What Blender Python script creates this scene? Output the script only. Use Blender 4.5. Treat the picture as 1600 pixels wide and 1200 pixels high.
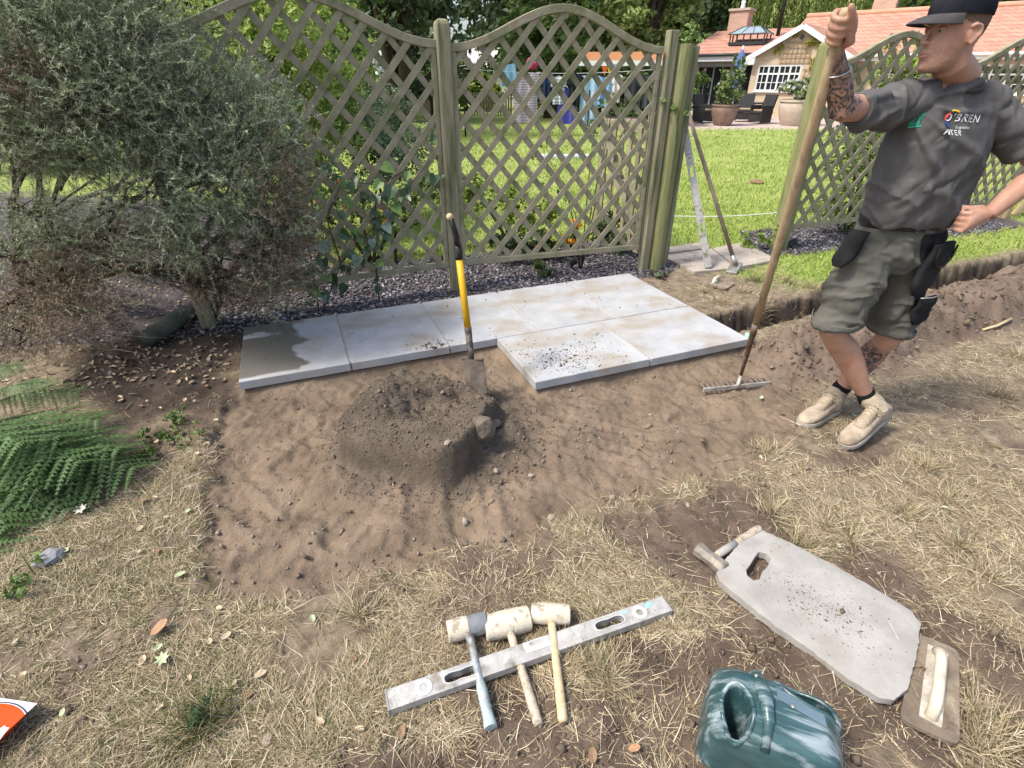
import bpy, bmesh, math, random
import numpy as np
from mathutils import Vector, Matrix, Euler
from mathutils.bvhtree import BVHTree
R = math.radians
rng = np.random.default_rng(7)
random.seed(7)
scene = bpy.context.scene
for o in list(bpy.data.objects):
    bpy.data.objects.remove(o)
COL = scene.collection

# ------------------------------------------------------------------ camera
CAM_H, CAM_F, CAM_P = 1.6, 820.0, R(30.3)
cd = bpy.data.cameras.new('camera')
cam = bpy.data.objects.new('camera', cd)
COL.objects.link(cam)
cam.location = (0, 0, CAM_H)
cam.rotation_euler = (R(90) - CAM_P, 0, 0)
cd.sensor_width = 36
cd.lens = 36 * CAM_F / 1600
cd.clip_start = 0.05
cd.clip_end = 600
scene.camera = cam

# ------------------------------------------------------------------ sky and sun
SUN_EL, SUN_AZ = R(56), R(-112)          # azimuth from +Y towards +X: the sun stands left and a little behind
w = bpy.data.worlds.new('World')
scene.world = w
w.use_nodes = True
nt = w.node_tree
bg = nt.nodes['Background']
sky = nt.nodes.new('ShaderNodeTexSky')
sky.sky_type = 'NISHITA'
sky.sun_disc = False
sky.sun_elevation = SUN_EL
sky.sun_rotation = SUN_AZ
sky.dust_density = 3.5
sky.air_density = 1.0
sky.ozone_density = 1.0
nt.links.new(sky.outputs[0], bg.inputs[0])
bg.inputs[1].default_value = 0.15
ld = bpy.data.lights.new('sun', 'SUN')
ld.energy = 2.3
ld.angle = R(8)
ld.color = (1.0, 0.955, 0.88)
sun = bpy.data.objects.new('sun', ld)
COL.objects.link(sun)
sdir = Vector((math.sin(SUN_AZ) * math.cos(SUN_EL), math.cos(SUN_AZ) * math.cos(SUN_EL), math.sin(SUN_EL)))
sun.rotation_euler = sdir.to_track_quat('Z', 'Y').to_euler()
sun.location = sdir * 30
scene.view_settings.view_transform = 'Standard'
scene.view_settings.look = 'None'
scene.view_settings.exposure = 0.85
scene.view_settings.gamma = 1.0

# ------------------------------------------------------------------ layout helpers (photograph pixel -> place in the garden)
_f = Vector((0, math.cos(CAM_P), -math.sin(CAM_P)))
_u = Vector((0, math.sin(CAM_P), math.cos(CAM_P)))
_C = Vector((0, 0, CAM_H))
def ray(x, y):
    return _f + _u * ((600 - y) / CAM_F) + Vector((1, 0, 0)) * ((x - 800) / CAM_F)
def g(x, y, z=0.0):
    d = ray(x, y)
    return _C + d * ((z - CAM_H) / d.z)
def at(x, y, Y):
    d = ray(x, y)
    return _C + d * (Y / d.y)
def sm(e0, e1, x):
    t = np.clip((x - e0) / (e1 - e0), 0, 1)
    return t * t * (3 - 2 * t)

def _hash(ix, iy, seed):
    h = (ix.astype(np.int64) * 374761393 + iy.astype(np.int64) * 668265263 + seed * 974634777) & 0xFFFFFFFF
    h = ((h ^ (h >> 13)) * 1274126177) & 0xFFFFFFFF
    h = (h ^ (h >> 16)) & 0xFFFFFFFF
    return h / 4294967295.0
def vn(x, y, seed=0):
    x = np.asarray(x, float); y = np.asarray(y, float)
    ix = np.floor(x); iy = np.floor(y)
    fx = x - ix; fy = y - iy
    fx = fx * fx * fx * (fx * (fx * 6 - 15) + 10); fy = fy * fy * fy * (fy * (fy * 6 - 15) + 10)
    a = _hash(ix, iy, seed); b = _hash(ix + 1, iy, seed); c = _hash(ix, iy + 1, seed); d = _hash(ix + 1, iy + 1, seed)
    return (a + (b - a) * fx) * (1 - fy) + (c + (d - c) * fx) * fy
def fbm(x, y, scale=1.0, octs=4, seed=0, gain=0.5):
    s = 0; a = 1; t = 0
    for i in range(octs):
        s = s + a * vn(np.asarray(x) * scale + 17.3 * i, np.asarray(y) * scale - 9.1 * i, seed + i)
        t += a; a *= gain; scale *= 2.03
    return s / t

# ------------------------------------------------------------------ mesh builder
class MB:
    def __init__(s):
        s.v = []; s.f = []
    def add(s, vs, fs):
        n = len(s.v)
        s.v.extend([Vector(p) for p in vs]); s.f.extend([tuple(i + n for i in f) for f in fs])
        return s
    def box(s, c, size, rot=None, taper=1.0):
        hx, hy, hz = size[0] / 2, size[1] / 2, size[2] / 2
        P = [(-hx, -hy, -hz), (hx, -hy, -hz), (hx, hy, -hz), (-hx, hy, -hz), (-hx * taper, -hy * taper, hz), (hx * taper, -hy * taper, hz), (hx * taper, hy * taper, hz), (-hx * taper, hy * taper, hz)]
        M = rot.to_3x3() if rot is not None else Matrix.Identity(3)
        return s.add([M @ Vector(p) + Vector(c) for p in P], [(0, 3, 2, 1), (4, 5, 6, 7), (0, 1, 5, 4), (1, 2, 6, 5), (2, 3, 7, 6), (3, 0, 4, 7)])
    def bar(s, a, b, wd, th, up=(0, 0, 1)):
        a = Vector(a); b = Vector(b); d = (b - a); L = d.length; d.normalize()
        upv = Vector(up)
        x = d.cross(upv)
        if x.length < 1e-4: x = d.cross(Vector((0, 1, 0)))
        x.normalize(); z = x.cross(d)
        M = Matrix((x, d, z)).transposed()
        return s.box((a + b) / 2, (wd, L, th), M)
    def tube(s, pts, rad, n=10, cap=True, flat=1.0, ref=None):
        pts = [Vector(p) for p in pts]
        m = len(pts)
        if not hasattr(rad, '__len__'): rad = [rad] * m
        rings = []
        prev = None
        for i in range(m):
            d = (pts[min(i + 1, m - 1)] - pts[max(i - 1, 0)])
            if d.length < 1e-9: d = Vector((0, 0, 1))
            d.normalize()
            if prev is None:
                rv = Vector(ref) if ref is not None else (Vector((0, 0, 1)) if abs(d.z) < 0.9 else Vector((1, 0, 0)))
                x = d.cross(rv).normalized()
            else:
                x = (prev - d * prev.dot(d)).normalized()
            prev = x
            y = d.cross(x)
            r = rad[i]
            rx, ry = (r if hasattr(r, '__len__') else (r, r * flat))
            rings.append([pts[i] + x * (math.cos(2 * math.pi * k / n) * rx) + y * (math.sin(2 * math.pi * k / n) * ry) for k in range(n)])
        return s.loft(rings, cap)
    def loft(s, rings, cap=True):
        n = len(rings[0]); b = len(s.v)
        for r in rings: s.v.extend([Vector(p) for p in r])
        for i in range(len(rings) - 1):
            for k in range(n):
                k2 = (k + 1) % n
                s.f.append((b + i * n + k, b + i * n + k2, b + (i + 1) * n + k2, b + (i + 1) * n + k))
        if cap:
            s.f.append(tuple(b + k for k in reversed(range(n))))
            s.f.append(tuple(b + (len(rings) - 1) * n + k for k in range(n)))
        return s
    def lathe(s, prof, c=(0, 0, 0), n=16, rot=None):
        M = rot.to_3x3() if rot is not None else Matrix.Identity(3)
        rings = [[M @ Vector((r * math.cos(2 * math.pi * k / n), r * math.sin(2 * math.pi * k / n), z)) + Vector(c) for k in range(n)] for r, z in prof]
        return s.loft(rings, True)
    def prism(s, poly, z0, z1, M=None):
        M = M or Matrix.Identity(4)
        n = len(poly)
        vs = [M @ Vector((p[0], p[1], z0)) for p in poly] + [M @ Vector((p[0], p[1], z1)) for p in poly]
        fs = [tuple(reversed(range(n))), tuple(range(n, 2 * n))] + [(i, (i + 1) % n, n + (i + 1) % n, n + i) for i in range(n)]
        return s.add(vs, fs)
    def ball(s, c, r, nu=12, nv=8, rot=None):
        if not hasattr(r, '__len__'): r = (r, r, r)
        M = rot.to_3x3() if rot is not None else Matrix.Identity(3)
        rings = []
        for j in range(nv + 1):
            a = -math.pi / 2 + math.pi * (j + 0.02 * (1 if j == 0 else (-1 if j == nv else 0))) / nv
            rings.append([M @ Vector((r[0] * math.cos(a) * math.cos(2 * math.pi * k / nu), r[1] * math.cos(a) * math.sin(2 * math.pi * k / nu), r[2] * math.sin(a))) + Vector(c) for k in range(nu)])
        return s.loft(rings, True)
    def mesh(s, name, M=None):
        me = bpy.data.meshes.new(name)
        vs = [tuple(M @ p) for p in s.v] if M is not None else [tuple(p) for p in s.v]
        me.from_pydata(vs, [], s.f)
        me.update()
        return me

def np_mesh(name, V, F, mats=None, smooth=False, attrs=None):
    """V (n,3), F (m,k) arrays"""
    me = bpy.data.meshes.new(name)
    F = np.asarray(F, np.int32); V = np.asarray(V, np.float32)
    k = F.shape[1]; m = len(F)
    me.vertices.add(len(V)); me.vertices.foreach_set('co', V.ravel())
    me.loops.add(m * k); me.loops.foreach_set('vertex_index', F.ravel())
    me.polygons.add(m)
    me.polygons.foreach_set('loop_start', np.arange(0, m * k, k, dtype=np.int32))
    me.polygons.foreach_set('loop_total', np.full(m, k, np.int32))
    if smooth: me.polygons.foreach_set('use_smooth', np.ones(m, bool))
    me.update(calc_edges=True)
    for nm, arr in (attrs or {}).items():
        a = me.color_attributes.new(nm, 'FLOAT_COLOR', 'POINT')
        arr = np.asarray(arr, np.float32)
        if arr.ndim == 1: arr = np.stack([arr, arr, arr, np.ones_like(arr)], 1)
        a.data.foreach_set('color', arr.ravel())
    for mt in (mats or []): me.materials.append(mt)
    return me

XF = {}
def thing(name, label, cat, loc=(0, 0, 0), rotz=0.0, group=None):
    o = bpy.data.objects.new(name, None)
    COL.objects.link(o)
    o.empty_display_size = 0.1
    o.location = loc; o.rotation_euler = (0, 0, rotz)
    XF[o.name] = Matrix.Translation(Vector(loc)) @ Matrix.Rotation(rotz, 4, 'Z')
    o['label'] = label; o['category'] = cat
    if group: o['group'] = group
    return o
def tag(o, label, cat, group=None):
    o['label'] = label; o['category'] = cat
    if group: o['group'] = group
    return o
def link(name, me, m=None, parent=None, smooth=False, bevel=0, kind=None, autos=None):
    o = bpy.data.objects.new(name, me)
    COL.objects.link(o)
    if m is not None:
        me.materials.clear(); me.materials.append(m)
    if smooth:
        me.polygons.foreach_set('use_smooth', np.ones(len(me.polygons), bool))
    if parent is not None: o.parent = parent
    if bevel:
        b = o.modifiers.new('bevel', 'BEVEL'); b.width = bevel; b.segments = 2; b.limit_method = 'ANGLE'; b.angle_limit = R(35)
    if kind: o['kind'] = kind
    return o
def part(name, mb, m, parent=None, smooth=False, bevel=0, world=False, sharp=None):
    """mb in the parent's local space, or in world space when world=True"""
    M = None
    if world and parent is not None:
        q = parent; T = Matrix.Identity(4)
        T = XF.get(parent.name) or Matrix.Identity(4)
        M = T.inverted()
    me = mb.mesh(name, M)
    o = link(name, me, m, parent, smooth, bevel)
    if parent is not None: XF[o.name] = XF.get(parent.name, Matrix.Identity(4))
    if smooth and sharp: 
        me.set_sharp_from_angle(angle=R(sharp))
    return o
def top(name, mb, m, label, cat, loc, group=None, smooth=False, bevel=0, sharp=None):
    """single-mesh thing built in world space, origin at loc"""
    me = mb.mesh(name, Matrix.Translation(-Vector(loc)))
    o = link(name, me, m, None, smooth, bevel)
    o.location = loc
    if smooth and sharp: me.set_sharp_from_angle(angle=R(sharp))
    return tag(o, label, cat, group)
def copy_tree(o, parent=None):
    c = o.copy(); COL.objects.link(c); c.parent = parent
    for ch in list(o.children):
        copy_tree(ch, c)
    return c

# ------------------------------------------------------------------ materials
def lin(r, g_, b):
    f = lambda c: (c / 255 / 12.92) if c / 255 <= 0.04045 else ((c / 255 + 0.055) / 1.055) ** 2.4
    return (f(r), f(g_), f(b), 1)
def col(c, k=1.0):
    return (c[0] * k, c[1] * k, c[2] * k, 1)
def mat(name, c1, c2=None, scale=6, rough=0.8, bump=0.0, bscale=60, stretch=None, c3=None, s3=2.5, t3=0.6, metallic=0, spec=0.3, coord='Object', detail=6, rvar=0.0, lo=0.35, hi=0.65, bdist=0.01, sss=0, e3=0.08):
    m = bpy.data.materials.new(name); m.use_nodes = True
    n = m.node_tree.nodes; L = m.node_tree.links
    b = n['Principled BSDF']
    b.inputs['Roughness'].default_value = rough
    b.inputs['Metallic'].default_value = metallic
    b.inputs['Specular IOR Level'].default_value = spec
    if sss:
        b.inputs['Subsurface Weight'].default_value = sss
        b.inputs['Subsurface Radius'].default_value = (0.012, 0.005, 0.003)
        b.inputs['Subsurface Scale'].default_value = 1.0
    tc = n.new('ShaderNodeTexCoord'); mp = n.new('ShaderNodeMapping')
    L.new(tc.outputs[coord], mp.inputs[0])
    if stretch: mp.inputs['Scale'].default_value = stretch
    c1 = tuple(c1[:3]) + (1,)
    if c2 is None: c2 = col(c1, 0.8)
    c2 = tuple(c2[:3]) + (1,)
    no = n.new('ShaderNodeTexNoise'); no.inputs['Scale'].default_value = scale; no.inputs['Detail'].default_value = detail; no.inputs['Roughness'].default_value = 0.62
    L.new(mp.outputs[0], no.inputs['Vector'])
    cr = n.new('ShaderNodeValToRGB'); cr.color_ramp.elements[0].position = lo; cr.color_ramp.elements[1].position = hi
    cr.color_ramp.elements[0].color = c1; cr.color_ramp.elements[1].color = c2
    L.new(no.outputs[0], cr.inputs[0])
    out = cr.outputs[0]
    if c3 is not None:
        n3 = n.new('ShaderNodeTexNoise'); n3.inputs['Scale'].default_value = s3; n3.inputs['Detail'].default_value = 7; n3.inputs['Roughness'].default_value = 0.6
        m2 = n.new('ShaderNodeMapping'); m2.inputs['Location'].default_value = (3.1, 7.7, 1.3); m2.inputs['Scale'].default_value = stretch or (1, 1, 1); L.new(tc.outputs[coord], m2.inputs[0]); L.new(m2.outputs[0], n3.inputs['Vector'])
        r3 = n.new('ShaderNodeMapRange'); r3.inputs[1].default_value = t3 - e3; r3.inputs[2].default_value = t3 + e3; L.new(n3.outputs[0], r3.inputs[0])
        mx = n.new('ShaderNodeMix'); mx.data_type = 'RGBA'; L.new(r3.outputs[0], mx.inputs[0]); L.new(out, mx.inputs[6]); mx.inputs[7].default_value = tuple(c3[:3]) + (1,)
        out = mx.outputs[2]
    L.new(out, b.inputs['Base Color'])
    if rvar:
        rr = n.new('ShaderNodeMapRange'); rr.inputs[3].default_value = max(0, rough - rvar); rr.inputs[4].default_value = min(1, rough + rvar); L.new(no.outputs[0], rr.inputs[0]); L.new(rr.outputs[0], b.inputs['Roughness'])
    if bump:
        nb = n.new('ShaderNodeTexNoise'); nb.inputs['Scale'].default_value = bscale; nb.inputs['Detail'].default_value = 5; L.new(mp.outputs[0], nb.inputs['Vector'])
        bp = n.new('ShaderNodeBump'); bp.inputs['Strength'].default_value = bump; bp.inputs['Distance'].default_value = bdist
        L.new(nb.outputs[0], bp.inputs['Height']); L.new(bp.outputs[0], b.inputs['Normal'])
    return m
def leafmat(name, dark, light, rough=0.55, trans=0.38, spec=0.3):
    """colour runs from dark to light by the per-leaf attribute 'var'"""
    m = bpy.data.materials.new(name); m.use_nodes = True
    n = m.node_tree.nodes; L = m.node_tree.links
    b = n['Principled BSDF']; b.inputs['Roughness'].default_value = rough; b.inputs['Specular IOR Level'].default_value = spec
    a = n.new('ShaderNodeAttribute'); a.attribute_name = 'var'
    cr = n.new('ShaderNodeValToRGB'); cr.color_ramp.elements[0].color = tuple(dark[:3]) + (1,); cr.color_ramp.elements[1].color = tuple(light[:3]) + (1,)
    L.new(a.outputs['Fac'], cr.inputs[0]); L.new(cr.outputs[0], b.inputs['Base Color'])
    if trans:
        tr = n.new('ShaderNodeBsdfTranslucent'); L.new(cr.outputs[0], tr.inputs[0])
        ms = n.new('ShaderNodeMixShader'); ms.inputs[0].default_value = trans
        L.new(b.outputs[0], ms.inputs[1]); L.new(tr.outputs[0], ms.inputs[2]); L.new(ms.outputs[0], n['Material Output'].inputs[0])
    return m

M = {}
M['trellis'] = mat('treated_timber', (0.24, 0.222, 0.135), (0.35, 0.312, 0.215), scale=9, rough=0.85, bump=0.3, bscale=40, stretch=(1, 1, 1), c3=(0.155, 0.17, 0.075), s3=4, t3=0.6)
M['post'] = mat('weathered_post_timber', (0.19, 0.185, 0.11), (0.30, 0.27, 0.18), scale=6, rough=0.85, bump=0.5, bscale=25, stretch=(6, 6, .5), c3=(0.085, 0.10, 0.04), s3=3, t3=0.58)
M['post_green'] = mat('green_round_post_timber', (0.18, 0.19, 0.07), (0.26, 0.255, 0.13), scale=6, rough=0.85, bump=0.5, bscale=25, stretch=(6, 6, .5), c3=(0.08, 0.10, 0.03), s3=3, t3=0.6)
M['post_new'] = mat('new_pale_timber', (0.42, 0.31, 0.16), (0.52, 0.40, 0.23), scale=6, rough=0.8, bump=0.3, bscale=25, stretch=(6, 6, .5))
M['slab'] = mat('pale_concrete', (0.352, 0.36, 0.366), (0.455, 0.46, 0.46), scale=3.5, rough=0.7, bump=0.25, bscale=120, c3=(0.34, 0.305, 0.255), s3=3.4, t3=0.57, rvar=.15, bdist=.003, e3=.10)
M['soil'] = mat('soil', (0.07, 0.05, 0.036), (0.11, 0.08, 0.056), scale=30, rough=0.95, bump=0.6, bscale=90)
M['sandm'] = mat('sand_crumb', (0.17, 0.125, 0.082), (0.25, 0.19, 0.13), scale=30, rough=0.95)
M['black'] = mat('black_plastic', (0.012, 0.012, 0.013), (0.022, 0.022, 0.023), rough=0.45)
M['white'] = mat('white_paint', (0.78, 0.78, 0.77), (0.7, 0.7, 0.69), rough=0.5)
M['bark'] = mat('dark_bark', (0.05, 0.038, 0.028), (0.09, 0.07, 0.05), scale=20, rough=0.95, bump=0.6, bscale=50)
M['steel'] = mat('dirty_steel', (0.30, 0.29, 0.27), (0.42, 0.41, 0.39), scale=18, rough=0.5, metallic=0.5, bump=0.15, c3=(0.22, 0.18, 0.13), s3=9, t3=.58)
# ------------------------------------------------------------------ ground
def gp(L, z=0):
    return np.array([[g(x, y, z).x, g(x, y, z).y] for x, y in L])
def pdist(x, y, poly):
    """signed distance, positive inside"""
    x = np.asarray(x, float); y = np.asarray(y, float)
    d2 = np.full(x.shape, 1e9); ins = np.zeros(x.shape, bool)
    n = len(poly)
    for i in range(n):
        ax, ay = poly[i]; bx, by = poly[(i + 1) % n]
        ex, ey = bx - ax, by - ay
        t = np.clip(((x - ax) * ex + (y - ay) * ey) / (ex * ex + ey * ey + 1e-12), 0, 1)
        d2 = np.minimum(d2, (x - ax - t * ex) ** 2 + (y - ay - t * ey) ** 2)
        c = ((ay > y) != (by > y)) & (x < (bx - ax) * (y - ay) / (by - ay + 1e-12) + ax)
        ins ^= c
    d = np.sqrt(d2)
    return np.where(ins, d, -d)
def ldist(x, y, a, b):
    ex, ey = b[0] - a[0], b[1] - a[1]; L2 = ex * ex + ey * ey
    t = ((x - a[0]) * ex + (y - a[1]) * ey) / L2
    tc = np.clip(t, 0, 1)
    s = ((x - a[0]) * ey - (y - a[1]) * ex) / math.sqrt(L2)
    return np.hypot(x - a[0] - tc * ex, y - a[1] - tc * ey), t, s

# paving frame: row direction and depth direction
SE = Vector((0.928, 0.373, 0)); SN = Vector((0.373, -0.928, 0)); S0 = Vector((-1.91, 3.42, 0))
def sl(u, v, z=0):
    p = S0 + SE * u + SN * v
    return Vector((p.x, p.y, z))
PAVE = np.array([[p.x, p.y] for p in (sl(0, 0), sl(3.2, 0), sl(3.2, 1.5), sl(1.6, 1.5), sl(1.6, .85), sl(0, .85))])
SAND = gp([(360, 612), (335, 650), (308, 800), (300, 905), (335, 965), (430, 945), (560, 905), (690, 868), (800, 850), (880, 828), (960, 790), (1080, 760), (1190, 735), (1255, 665), (1270, 600), (1180, 525), (1060, 480), (770, 520), (520, 560)])
SOILR = gp([(900, 860), (1010, 790), (1120, 760), (1190, 770), (1290, 830), (1420, 900), (1600, 1000), (1700, 1250), (560, 1300), (560, 1120), (800, 1110), (960, 1080), (1080, 960), (1010, 900)])
SOILL = gp([(90, 600), (180, 520), (330, 500), (480, 470), (500, 500), (370, 560), (372, 620), (330, 650), (240, 655), (150, 640)])
SPOIL = gp([(1150, 540), (1300, 500), (1470, 455), (1640, 405), (1700, 480), (1560, 520), (1430, 560), (1380, 590), (1230, 600)])
BED = np.array([[-3.6, 3.2], [-2.1, 3.45], [1.2, 4.68], [1.6, 4.95], [1.75, 5.6], [1.1, 6.0], [-.4, 5.4], [-1.9, 5.0], [-2.6, 7.5], [-9, 9], [-9, 2.6]])
BED2 = np.array([[2.55, 5.35], [4.2, 5.75], [6.6, 6.7], [6.4, 7.6], [4.2, 6.8], [2.75, 6.35]])
PATIO = np.array([[4.5, 20.3], [9.5, 21.0], [14, 19.2], [26, 8], [36, 20], [14, 40], [3, 34]])
FENCE_L = ((-0.49, 4.41), (1.27, 4.95))
TR_A, TR_B = (1.42, 3.62), (6.5, 5.76)
HE = Vector((0.96, -0.28, 0)).normalized(); HC = Vector((-0.45, 2.22, 0))

def masks(x, y):
    nz = (fbm(x, y, 5, 4, 3) - 0.5)
    nf = (fbm(x, y, 18, 3, 5) - 0.5)
    sand = sm(-0.03, 0.05, pdist(x, y, SAND) + nz * 0.16 + nf * .05)
    soil = np.maximum(sm(-0.08, 0.10, pdist(x, y, SOILR) + nz * 0.55 + nf * .15), sm(-0.06, 0.06, pdist(x, y, SOILL) + nz * 0.3))
    patch = sm(0.60, 0.70, fbm(x, y, 2.3, 4, 31)) * (y < 4) * .8
    soil = np.maximum(soil, patch)
    spoil = sm(-0.06, 0.08, pdist(x, y, SPOIL) + nz * 0.25)
    soil = np.maximum(soil, spoil)
    soil = soil * (1 - sand)
    bed = np.maximum(sm(-.05, .05, pdist(x, y, BED) + nf * .1), sm(-.05, .05, pdist(x, y, BED2) + nf * .1))
    # lawn beyond the fence line
    fl = (-(x - FENCE_L[0][0]) * 0.54 + (y - FENCE_L[0][1]) * 1.76) / 1.84
    lawn = sm(0.0, 0.35, fl - 0.15 + nz * .3)
    lawn = np.maximum(lawn, sm(2.1, 2.9, x + nz * 1.2 + (y - 4.2) * .25) * sm(4.2, 4.5, y - x * .42 + 1.0))
    lawn = lawn * (1 - bed) * (1 - spoil)
    return sand, soil, bed, lawn, spoil

FOOT = []
for (a, b) in [((655, 770), (650, 845)), ((720, 765), (730, 840)), ((800, 770), (815, 840)), ((440, 720), (480, 690)), ((400, 650), (450, 640)), ((380, 880), (440, 850)), ((520, 830), (560, 800)), ((1120, 690), (1180, 680)), ((1060, 650), (1110, 640)), ((360, 760), (400, 800)), ((950, 800), (1000, 830)), ((1100, 820), (1150, 860))]:
    FOOT.append((g(*a), g(*b)))

def Hf(x, y, mk=None):
    x = np.asarray(x, float); y = np.asarray(y, float)
    sand, soil, bed, lawn, spoil = mk if mk is not None else masks(x, y)
    near = sm(9, 6, y) * sm(7, 5, np.abs(x))
    h = (fbm(x, y, 1.6, 3, 11) - .5) * 0.05 * near + (fbm(x, y, 9, 4, 13) - .5) * .022 * near
    # dug-out sand bed
    ln = fbm(x, y, 7, 5, 21)
    hs = -0.035 + (fbm(x, y, 3.1, 3, 41) - .5) * .045 + (ln - .5) * .04 + (fbm(x, y, 32, 3, 23) - .5) * .024 - .012 * (1 - np.abs(2 * fbm(x, y, 9, 3, 25) - 1)) ** 6
    # rake furrows to the right of the heap
    u = (x - 0.55) * .95 - (y - 2.25) * .3; v = (x - .55) * .3 + (y - 2.25) * .95
    rk = np.exp(-(u / .42) ** 2 - (v / .26) ** 2)
    hs = hs + rk * (.008 * np.sin(v * 78 + 3 * fbm(x, y, 4, 2, 51)) + .012 + .03 * (fbm(x, y, 14, 3, 52) - .5))
    for a, b in FOOT:
        d, t, s_ = ldist(x, y, (a.x, a.y), (b.x, b.y))
        fk = .4 + .9 * fbm(x, y, 9, 2, 55); hs = hs - .015 * fk * sm(.07, .035, d + .03 * (ln - .5)) + .008 * fk * np.exp(-((d - .075 + .04 * (ln - .5)) / .022) ** 2) + .0025 * np.sin(t * 40) * sm(.06, .045, d)
    h = h * (1 - sand) + hs * sand
    # crumbly rim of the dig
    h = h + .018 * sand * (1 - sand) * 4 * fbm(x, y, 22, 3, 61)
    hr = (fbm(x, y, 5, 4, 71) - .5) * .07 + (fbm(x, y, 28, 3, 73) - .5) * .02 - .012
    h = h * (1 - soil) + hr * soil
    # heap of bedding mix, still in the shape of the bag it was tipped from, hollowed by the shovel
    px, py = x - HC.x, y - HC.y
    a = px * HE.x + py * HE.y; b = -px * HE.y + py * HE.x
    wob = (fbm(x, y, 5, 3, 81) - .5) * .10 + (fbm(x, y, 20, 3, 83) - .5) * .03
    q = ((np.abs(a) / .335) ** 4.5 + (np.abs(b) / .36) ** 4.5) ** (1 / 4.5)
    q = q + wob * 1.2
    body = sm(1.07, 0.93, q) * .235 + sm(1.40, 0.95, q) * .05
    body = body * (1 - .45 * sm(.02, .34, a) * sm(-.1, .3, b)) * (1 - .30 * sm(.05, .36, b))
    cr = np.exp(-(((a + .03) / .19) ** 2 + ((b - .06) / .19) ** 2)) * .165 + np.exp(-(((a - .12) / .10) ** 2 + ((b - .26) / .14) ** 2)) * .05
    heap = np.maximum(body - cr * sm(1.1, .8, q), 0) 
    inside = sm(1.3, .9, q)
    heap = heap + inside * ((fbm(x, y, 12, 4, 85) - .5) * .06 + (fbm(x, y, 34, 3, 87) - .5) * .036)
    # apron of spilt mix to the right and front
    ap = np.exp(-(((a - .50) / .26) ** 2 + ((b + .02) / .34) ** 2)) * .055 + np.exp(-(((a - .30) / .2) ** 2 + ((b - .42) / .2) ** 2)) * .06 + np.exp(-(((a + .1) / .35) ** 2 + ((b + .42) / .12) ** 2)) * .03
    ap = ap * (.7 + .6 * fbm(x, y, 13, 4, 89)) + ap * (fbm(x, y, 40, 3, 90) - .5) * .25
    h = h + np.maximum(heap, 0) + ap * (1 - inside * .6)
    # trench with its spoil bank
    d, t, s_ = ldist(x, y, TR_A, TR_B)
    wv = (fbm(x, y, 5, 3, 91) - .5) * .10 + (fbm(x, y, 17, 2, 92) - .5) * .03
    tr = sm(.185, .095, np.abs(s_) + wv) * (t > 0.0) * (t < 1.0) * sm(0, .02, t)
    h = h * (1 - tr) + tr * (-.27 + (fbm(x, y, 20, 3, 93) - .5) * .05)
    ps = pdist(x, y, SPOIL)
    bank = sm(-.03, .34, ps + (fbm(x, y, 4, 3, 95) - .5) * .25)
    h = h + (1 - tr) * spoil * bank * (.21 + .13 * (fbm(x, y, 3, 3, 97) - .5) + .10 * (fbm(x, y, 9, 4, 98) - .5) + .05 * (fbm(x, y, 24, 3, 96) - .5))
    # hollows under the shrub, bed surface
    h = h * (1 - bed) + bed * ((fbm(x, y, 3, 3, 99) - .5) * .04 + .0)
    # firm bed under the slabs
    pv = pdist(x, y, PAVE)
    k = sm(-.02, .04, pv)
    h = h * (1 - k) + k * .012
    kk = sm(-.10, -.01, pv) * (1 - k) * (1-lawn)
    h = np.where(pv < 0, np.minimum(h, .20 - .165 * kk), h)
    return h

def axis(segs, lo, hi, grow):
    c = [segs[0][0]]
    for a_, b_, st in segs:
        c += list(np.linspace(a_, b_, max(2, int(round((b_ - a_) / st)) + 1))[1:])
    s = segs[-1][2]
    while c[-1] < hi: s *= grow; c.append(c[-1] + s)
    s = segs[0][2]
    while c[0] > lo: s *= grow; c.insert(0, c[0] - s)
    return np.array(c)
gx = axis([(-2.7, -1.7, .02), (-1.7, 2.0, .0112), (2.0, 5.2, .018)], -220, 220, 1.14)
gy = axis([(.7, 3.05, .0112), (3.05, 5.3, .017)], -60, 260, 1.10)
GX, GY = np.meshgrid(gx, gy)
MK = masks(GX, GY)
GZ = Hf(GX, GY, MK)
V = np.stack([GX.ravel(), GY.ravel(), GZ.ravel()], 1)
ny, nx = GX.shape
idx = np.arange(nx * ny).reshape(ny, nx)
Fq = np.stack([idx[:-1, :-1].ravel(), idx[:-1, 1:].ravel(), idx[1:, 1:].ravel(), idx[1:, :-1].ravel()], 1)
patio = sm(-.1, .1, pdist(GX, GY, PATIO))
sand, soil, bed, lawn, spoil = MK
q_h = np.exp(-(((GX - HC.x - .03) / .52) ** 2 + ((GY - HC.y) / .48) ** 2))
heapm = sm(.25, .5, q_h + (fbm(GX, GY, 6, 3, 15) - .5) * .4) * sand
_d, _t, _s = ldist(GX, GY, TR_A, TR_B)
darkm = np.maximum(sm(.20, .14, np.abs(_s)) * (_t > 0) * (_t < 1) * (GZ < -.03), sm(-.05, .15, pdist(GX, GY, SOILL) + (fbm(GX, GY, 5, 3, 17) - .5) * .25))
mask1 = np.stack([sand.ravel(), soil.ravel(), lawn.ravel(), bed.ravel()], 1)
mask2 = np.stack([heapm.ravel(), (patio * (1 - 0)).ravel(), spoil.ravel(), darkm.ravel()], 1)

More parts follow.
